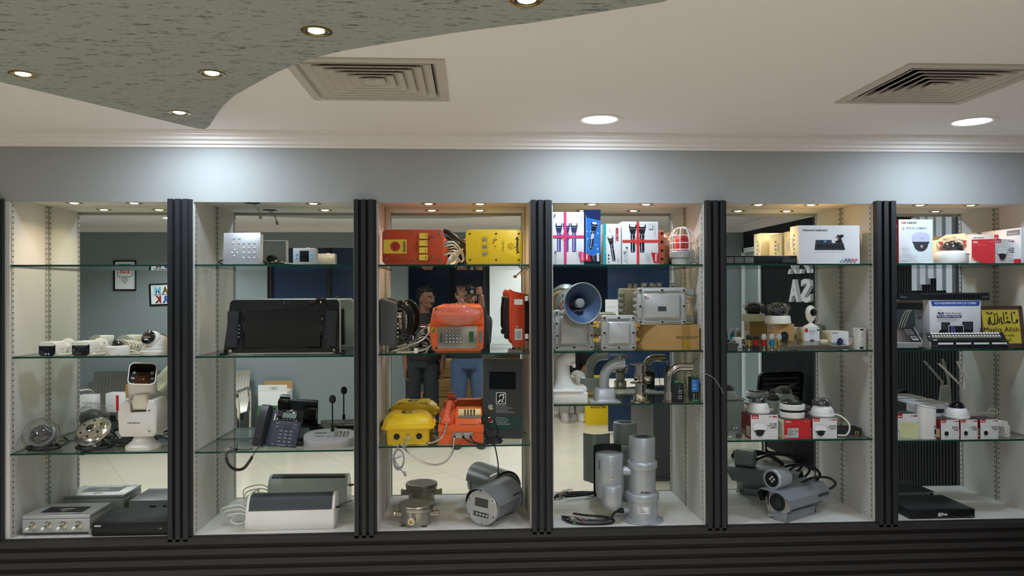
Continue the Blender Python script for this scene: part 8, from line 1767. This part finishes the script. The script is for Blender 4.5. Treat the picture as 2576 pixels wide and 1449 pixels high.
def hand(b, o, f, u, m='skin', curl=.25, spread=.10, s=1.0, side=1):     # o wrist, f finger direction, u palm normal (palm faces u)
    f = Vector(f).normalized(); u = Vector(u); u = (u-f*u.dot(f)).normalized(); w = f.cross(u)*side; o = Vector(o)
    R3 = Matrix((w, f, u)).transposed().to_4x4(); T0 = b.T; b.T = T0 @ Matrix.Translation(o) @ R3
    b.sph((0, .048*s, 0), (.042*s, .054*s, .015*s), m, 16, 12); b.sph((0, .010*s, 0), (.030*s, .025*s, .018*s), m, 12, 8); b.sph((.030*s, .03*s, .008*s), (.016*s, .028*s, .013*s), m, 10, 8)
    for k, (x, L) in enumerate(((.030, .068), (.010, .076), (-.011, .071), (-.031, .056))):
        p = Vector((x*s, .088*s, 0)); d = Vector((x*spread*12, 1, 0)).normalized(); pts = [p-d*.02*s, p]; a = 0
        for j, q in enumerate((.44, .32, .24)):
            a += curl*(1, 1.2, .9)[j]*(1+.12*k); dd = d*math.cos(a)+Vector((0, 0, 1))*math.sin(a); p = p+dd*L*q*s; pts.append(p.copy())
        limb(b, pts, [.0095*s, .0092*s, .0086*s, .0080*s, .0070*s], m)
    limb(b, [(.024*s, .022*s, .004*s), (.046*s, .046*s, .010*s), (.056*s, .070*s, .016*s), (.056*s, .090*s, .020*s)], [.014*s, .0115*s, .0105*s, .008*s], m)
    b.T = T0
def head(b, c, yaw, pitch=0):
    T0 = b.T; b.T = T0 @ Matrix.Translation(c) @ Euler((pitch, 0, yaw)).to_matrix().to_4x4()   # faces +y
    b.sph((0, -.010, .028), (.076, .092, .088), 'skin', 26, 18); b.sph((0, .012, -.030), (.062, .074, .078), 'skin', 24, 16); b.sph((0, .046, -.078), (.034, .034, .026), 'skin', 16, 10)
    b.sph((0, .078, .022), (.056, .018, .014), 'skin', 16, 8)
    b.loft([[(x*k, y, z) for x in (-1, 1) for y in ()] or [(-.006*k, .082, .014), (.006*k, .082, .014), (.017*k, .084, -.026), (0, .114, -.030), (-.017*k, .084, -.026)] for k in (1,)]*1+[[(-.004, .07, .01), (.004, .07, .01), (.014, .066, -.03), (0, .07, -.034), (-.014, .066, -.03)]], 'skin')
    b.sph((0, .090, -.026), (.016, .022, .013), 'skin', 12, 8); b.sph((0, .088, -.004), (.009, .014, .030), 'skin', 10, 8)
    b.sph((0, .076, -.050), (.026, .014, .007), 'skin', 12, 6); b.sph((0, .074, -.060), (.022, .014, .008), 'skin', 12, 6)
    for sx in (-1, 1): b.sph((sx*.078, -.006, -.010), (.010, .020, .033), 'skin', 10, 8); b.sph((sx*.042, .058, -.022), (.022, .022, .022), 'skin', 12, 8)
    limb(b, [(0, -.020, -.05), (0, -.030, -.14), (0, -.035, -.19)], [.056, .055, .062])
    b.T = T0
def face(parent, c, yaw, pitch=0, beard=True):
    T = Matrix.Translation(c) @ Euler((pitch, 0, yaw)).to_matrix().to_4x4()
    for sx in (-1, 1):
        b = B(); b.T = T; b.sph((sx*.031, .083, .006), (.0135, .006, .0065), 'ink_light', 12, 8); b.sph((sx*.031, .0875, .006), (.0058, .0035, .0060), 'ink_black', 10, 8); b.build('eye', parent)
        b = B(); b.T = T; b.tube([(sx*.014, .096, .026), (sx*.030, .097, .031), (sx*.050, .086, .027)], .0045, 'hair', 6); b.build('eyebrow', parent)
    b = B(); b.T = T; b.sph((0, .0885, -.0545), (.021, .004, .0022), 'box_darkred', 12, 6); b.build('mouth', parent)
    if beard: b = B(); b.T = T; b.tube([(-.026, .084, -.046), (-.010, .096, -.040), (.010, .096, -.040), (.026, .084, -.046)], .0042, 'hair', 6); b.build('moustache', parent)
HS = 1.08
def hair(parent, c, yaw, pitch, curly, sd):
    T = Matrix.Translation(c) @ Euler((pitch, 0, yaw)).to_matrix().to_4x4()
    b = B(); b.T = T
    def f(p):
        q = p.normalized(); k = 1.03+(.16 if curly else .10)*noise.noise(q*(11 if curly else 7)+Vector((sd, 0, 0))); p = p*k
        lim = .034 if q.y > .15 else -.045 if q.y < -.2 else -.0
        fy = max(0, min(1, (q.y+.2)/.7)); lim = -.06+.115*fy
        if p.z < lim: p.z = lim; p.x *= .93; p.y *= .93
        return p
    b.sph((0, -.014, .034), (.085, .100, .100), 'hair', 40, 28, f=f); b.build('hair', parent)
# --- companion in black shirt
cp = refl(1062, 900, -3.98); P1_ = thing('person', 'person in black printed polo shirt and dark jeans looking aside, seen in the third mirror', 'person', (cp.x, -3.98, 0))
hz = refl(1070, 752, -3.98).z; hx = refl(1072, 752, -3.98).x-cp.x; hc = Vector((hx, 0, hz)); yw = R(-48); sh = hz-.195
b = B(); head(b, hc, yw)
b.loft([[(x*w_+hx*.5, y*d_-.02, z) for x, y in el2(1, 1, 20)] for w_, d_, z in ((.15, .10, .88), (.165, .115, 1.0), (.165, .11, 1.15), (.19, .115, sh-.10), (.17, .10, sh-.02), (.07, .07, sh+.04))], 'skin')
for sx in (-1, 1):
    x0 = hx*.5+sx*.172; limb(b, [(x0, -.02, sh-.05), (x0+sx*.03, -.04, sh-.30), (x0+sx*.02, .03, sh-.54)], [.056, .045, .030]); hand(b, (x0+sx*.02, .03, sh-.54), (0, .08, -1), (-sx, .3, 0), curl=.35, side=-sx)
    limb(b, [(sx*.085, -.02, .88), (sx*.095, 0, .50), (sx*.10, -.03, .09)], [.085, .058, .040]); limb(b, [(sx*.10, -.05, .05), (sx*.11, .06, .04), (sx*.115, .13, .03)], [.038, .036, .025])
fuse(b, 'body', P1_, .0065); face(P1_, hc, yw); hair(P1_, hc, yw, 0, True, 1)
b = B(); b.loft([[(x*w_+hx*.5, y*d_-.02, z) for x, y in el2(1, 1, 24)] for w_, d_, z in ((.196, .142, .90), (.190, .136, 1.0), (.184, .127, 1.15), (.208, .130, sh-.10), (.185, .115, sh-.015), (.085, .080, sh+.045))], 'shirt_black')
for sx in (-1, 1): x0 = hx*.5+sx*.172; limb(b, [(x0-sx*.03, -.02, sh-.045), (x0+sx*.03, -.028, sh-.20), (x0+sx*.04, -.03, sh-.28)], [.070, .064, .062], 'shirt_black')
fuse(b, 'polo_shirt', P1_, .008)
b = B(); b.frame((hx*.5+.16, .125, sh-.27), (-1, .0, 0), (0, .05, 1)); b.d_text('NOHMUL', .02, .0, .075, 'ink_white', bold=.05, w=.27, flip=False); b.d_text('NOHMUL', .022, .004, .067, 'shirt_black', bold=.01, w=.262); b.d_rect(.06, .165, .10, .205, 'ink_light'); b.d_rect(.13, .17, .19, .18, 'ink_white'); b.d_rect(.13, .19, .19, .198, 'ink_red'); b.build('chest_print', P1_, label='white chest lettering')
b = B(); b.loft([[(x*w_, y*d_-.02, z) for x, y in el2(1, 1, 22)] for w_, d_, z in ((.150, .115, .82), (.172, .126, .90), (.160, .114, .97))], 'denim_black')
for sx in (-1, 1): limb(b, [(sx*.088, -.02, .86), (sx*.098, 0, .50), (sx*.104, -.03, .10)], [.098, .080, .074], 'denim_black')
fuse(b, 'jeans', P1_, .008)
for sx in (-1, 1): b = B(); b.loft([[(sx*.108+x*w_, .03+y*l_+oy, z) for x, y in el2(1, 1, 18)] for w_, l_, oy, z in ((.048, .135, .0, 0), (.050, .14, 0, .025), (.044, .115, -.01, .06), (.042, .07, -.06, .10))], 'black_matte'); b.build('shoe', P1_)
# --- photographer
P2_ = thing('person', 'person in black jacket and faded blue jeans holding up a phone', 'person', (-.035, -3.80, 0))
hc = Vector((0, .02, refl(1183, 748, -3.78).z-.005)); sh = hc.z-.20
b = B(); head(b, hc, R(-4), R(-3))
b.loft([[(x*w_, y*d_-.03, z) for x, y in el2(1, 1, 20)] for w_, d_, z in ((.165, .115, .90), (.18, .13, 1.0), (.185, .13, 1.15), (.20, .125, sh-.10), (.18, .105, sh-.02), (.07, .07, sh+.04))], 'skin')
pR = Vector((.125, .255, 1.575)); pL = Vector((-.075, .215, 1.525))
eR = Vector((.170, .05, sh-.27)); eL = Vector((-.225, .07, sh-.25))
limb(b, [(.195, -.03, sh-.05), eR, pR], [.058, .047, .030]); limb(b, [(-.195, -.03, sh-.05), eL, pL], [.058, .047, .030])
hand(b, pL, (-.05, .10, 1), (.15, 1, -.1), curl=.12, side=1, spread=.24)
# right hand: fingers curl round the end of the phone
o_ = pR; b.sph(o_+Vector((-.004, .008, .045)), (.020, .026, .048), 'skin', 14, 10)
for k in range(4): z = .018+.0195*k; limb(b, [o_+Vector((.004, .020, z+.012)), o_+Vector((-.012, .046, z+.016)), o_+Vector((-.034, .046, z+.012)), o_+Vector((-.050, .036, z+.008))], [.0095, .009, .0085, .007])
limb(b, [o_+Vector((-.006, .0, .04)), o_+Vector((-.03, -.004, .066)), o_+Vector((-.052, .002, .078))], [.012, .0105, .008])
for sx in (-1, 1): limb(b, [(sx*.09, -.02, .90), (sx*.105, .0, .50), (sx*.12, -.03, .09)], [.09, .060, .042]); limb(b, [(sx*.12, -.05, .05), (sx*.13, .06, .04), (sx*.135, .13, .03)], [.038, .036, .025])
fuse(b, 'body', P2_, .0042); face(P2_, hc, R(-4), R(-3), False); hair(P2_, hc, R(-4), R(-3), False, 5)
b = B(); b.loft([[(x*w_, y*d_-.03, z) for x, y in el2(1, 1, 24)] for w_, d_, z in ((.208, .160, .94), (.206, .156, 1.02), (.203, .148, 1.15), (.215, .142, sh-.10), (.195, .122, sh-.015), (.085, .085, sh+.04))], 'shirt_black')
limb(b, [(.180, -.03, sh-.045), eR, pR.lerp(eR, .25)], [.070, .058, .044], 'shirt_black'); limb(b, [(-.185, -.03, sh-.045), eL, pL.lerp(eL, .22)], [.074, .062, .046], 'shirt_black')
fuse(b, 'jacket', P2_, .008)
b = B(); b.poly([(-.045, .075, sh+.03), (.045, .075, sh+.03), (.03, .118, sh-.06), (-.03, .118, sh-.06)], 'label_yellow'); b.build('collar', P2_, label='yellowish collar')
b = B(); b.loft([[(x*w_, y*d_-.02, z) for x, y in el2(1, 1, 22)] for w_, d_, z in ((.165, .125, .82), (.185, .140, .90), (.178, .130, .99))], 'denim_blue')
for sx in (-1, 1): limb(b, [(sx*.095, -.02, .86), (sx*.108, 0, .50), (sx*.124, -.03, .10)], [.104, .084, .078], 'denim_blue')
fuse(b, 'jeans', P2_, .008, label='faded blue jeans')
for sx in (-1, 1): b = B(); b.loft([[(sx*.128+x*w_, .03+y*l_+oy, z) for x, y in el2(1, 1, 18)] for w_, l_, oy, z in ((.048, .135, .0, 0), (.050, .14, 0, .025), (.044, .115, -.01, .06), (.042, .07, -.06, .10))], 'dark_grey'); b.build('shoe', P2_)
t = thing('phone', 'black phone with a round lens ring held up by the photographer', 'phone', (.025, -3.528, 1.619))
b = B(); b.prism(rr2(.150, .074, .011, 5), 'y', -.008, .0, 'black_gloss', .002); b.build('body', t)
b = B(); 
for x, r in ((-.025, .020), (.028, .011), (.028, .011)): b.lathe([(r, 0), (r, .003), (r*.8, .0035), (r*.6, .002), (0, .002)], 'mid_grey' if r > .015 else 'lens_glass', (x, 0, .006), (0, 1, 0), 24, cap=False)
b.build('lens_ring', t)
# --- third person, mostly hidden: only a trouser leg and a pale shoe show under the third shelf
c = reflz(1452, 1060, 0); P3_ = thing('person', 'person seated in the back room, only a grey trouser leg and pale shoe in view', 'person', (c.x, c.y, 0)); 
b = B(); hc = Vector((-.05, -.42, 1.20)); head(b, hc, R(10))
b.loft([[(x*w_-.05, y*d_-.45, z) for x, y in el2(1, 1, 18)] for w_, d_, z in ((.17, .13, .45), (.165, .12, .60), (.18, .12, .80), (.19, .115, .92), (.07, .07, 1.03))], 'skin')
for sx in (-1, 1):
    x0 = -.05+sx*.18; limb(b, [(x0, -.45, .92), (x0+sx*.04, -.38, .66), (x0-sx*.05, -.18, .58)], [.055, .045, .03]); hand(b, (x0-sx*.05, -.18, .58), (0, 1, -.2), (0, 0, -1), curl=.3, side=sx)
    limb(b, [(-.05+sx*.09, -.43, .50), (-.05+sx*.11, -.03, .50), (-.05+sx*.10, -.06, .09)], [.08, .058, .042]); limb(b, [(-.05+sx*.10, -.08, .05), (-.05+sx*.105, .05, .035)], [.036, .03])
fuse(b, 'body', P3_, .008); face(P3_, hc, R(10)); hair(P3_, hc, R(10), 0, False, 9)
b = B(); b.loft([[(x*w_-.05, y*d_-.45, z) for x, y in el2(1, 1, 18)] for w_, d_, z in ((.19, .15, .44), (.18, .14, .60), (.195, .135, .80), (.205, .13, .92), (.085, .085, 1.03))], 'shirt_black')
for sx in (-1, 1): x0 = -.05+sx*.18; limb(b, [(x0, -.45, .92), (x0+sx*.035, -.39, .70)], [.068, .06], 'shirt_black')
fuse(b, 'shirt', P3_, .009)
b = B()
for sx in (-1, 1): limb(b, [(-.05+sx*.09, -.45, .50), (-.05+sx*.11, -.02, .50), (-.05+sx*.10, -.05, .10)], [.098, .078, .070], 'trouser_grey')
fuse(b, 'trousers', P3_, .009, label='pale grey trousers')
for sx in (-1, 1): b = B(); b.loft([[(-.05+sx*.103+x*w_, .0+y*l_+oy, z) for x, y in el2(1, 1, 18)] for w_, l_, oy, z in ((.050, .135, .0, 0), (.053, .14, 0, .03), (.046, .115, -.01, .07), (.044, .07, -.05, .11))], 'shoe_white'); b.build('shoe', P3_, label='pale shoe')
t = thing('stool', 'plain dark stool under the seated person in the back room', 'stool', (c.x-.05, c.y-.45, 0))
b = B(); b.cyl((0, 0, .37), (0, 0, .385), .18, m='black_matte', n=24); b.build('seat', t)
for k in range(4): a = R(45+90*k); b = B(); b.cyl((.15*math.cos(a), .15*math.sin(a), 0), (.12*math.cos(a), .12*math.sin(a), .37), .014, m='black_matte', n=10); b.build('leg', t)
# ---------------------------------------------------------------- small pieces hang under the part they sit on
RULES = {'key': ['keypad_panel', 'body'], 'stud': ['front_plate'], 'screw': ['face_plate'], 'push_button': ['face_plate', 'front_panel'], 'toggle_switch': ['face_plate'],
         'face_print': ['face_plate'], 'bolt': ['cover'], 'logo': ['pan_head', 'sunshield', 'column', 'base', 'body'], 'led': ['lamp_window'], 'eye': ['body'], 'eyebrow': ['body'], 'mouth': ['body'], 'moustache': ['body'], 'socket_cover': ['plate'], 'port': ['case', 'body'],
         'cover_screw': ['camera_barrel'], 'chest_print': ['polo_shirt'], 'collar': ['jacket'], 'panel_print': ['keypad_panel'], 'port_print': ['plate'], 'rating_label': ['column', 'housing'], 'writing': ['sheet'], 'top_vent': ['column'], 'sensor_print': ['body'], 'lens_ring': ['housing'], 'terminal_block': ['case'], 'handset_emblem': ['lid']}
def stem_(o): return o.name.split('.')[0]
for o in list(bpy.data.objects):
    if o.type != 'EMPTY' or o.parent: continue
    kids = list(o.children)
    for c in kids:
        for want in RULES.get(stem_(c), ()):
            m = [k for k in kids if stem_(k) == want and k is not c and k.location.length < 1e-6 and c.location.length < 1e-6]
            if m: c.parent = m[0]; break
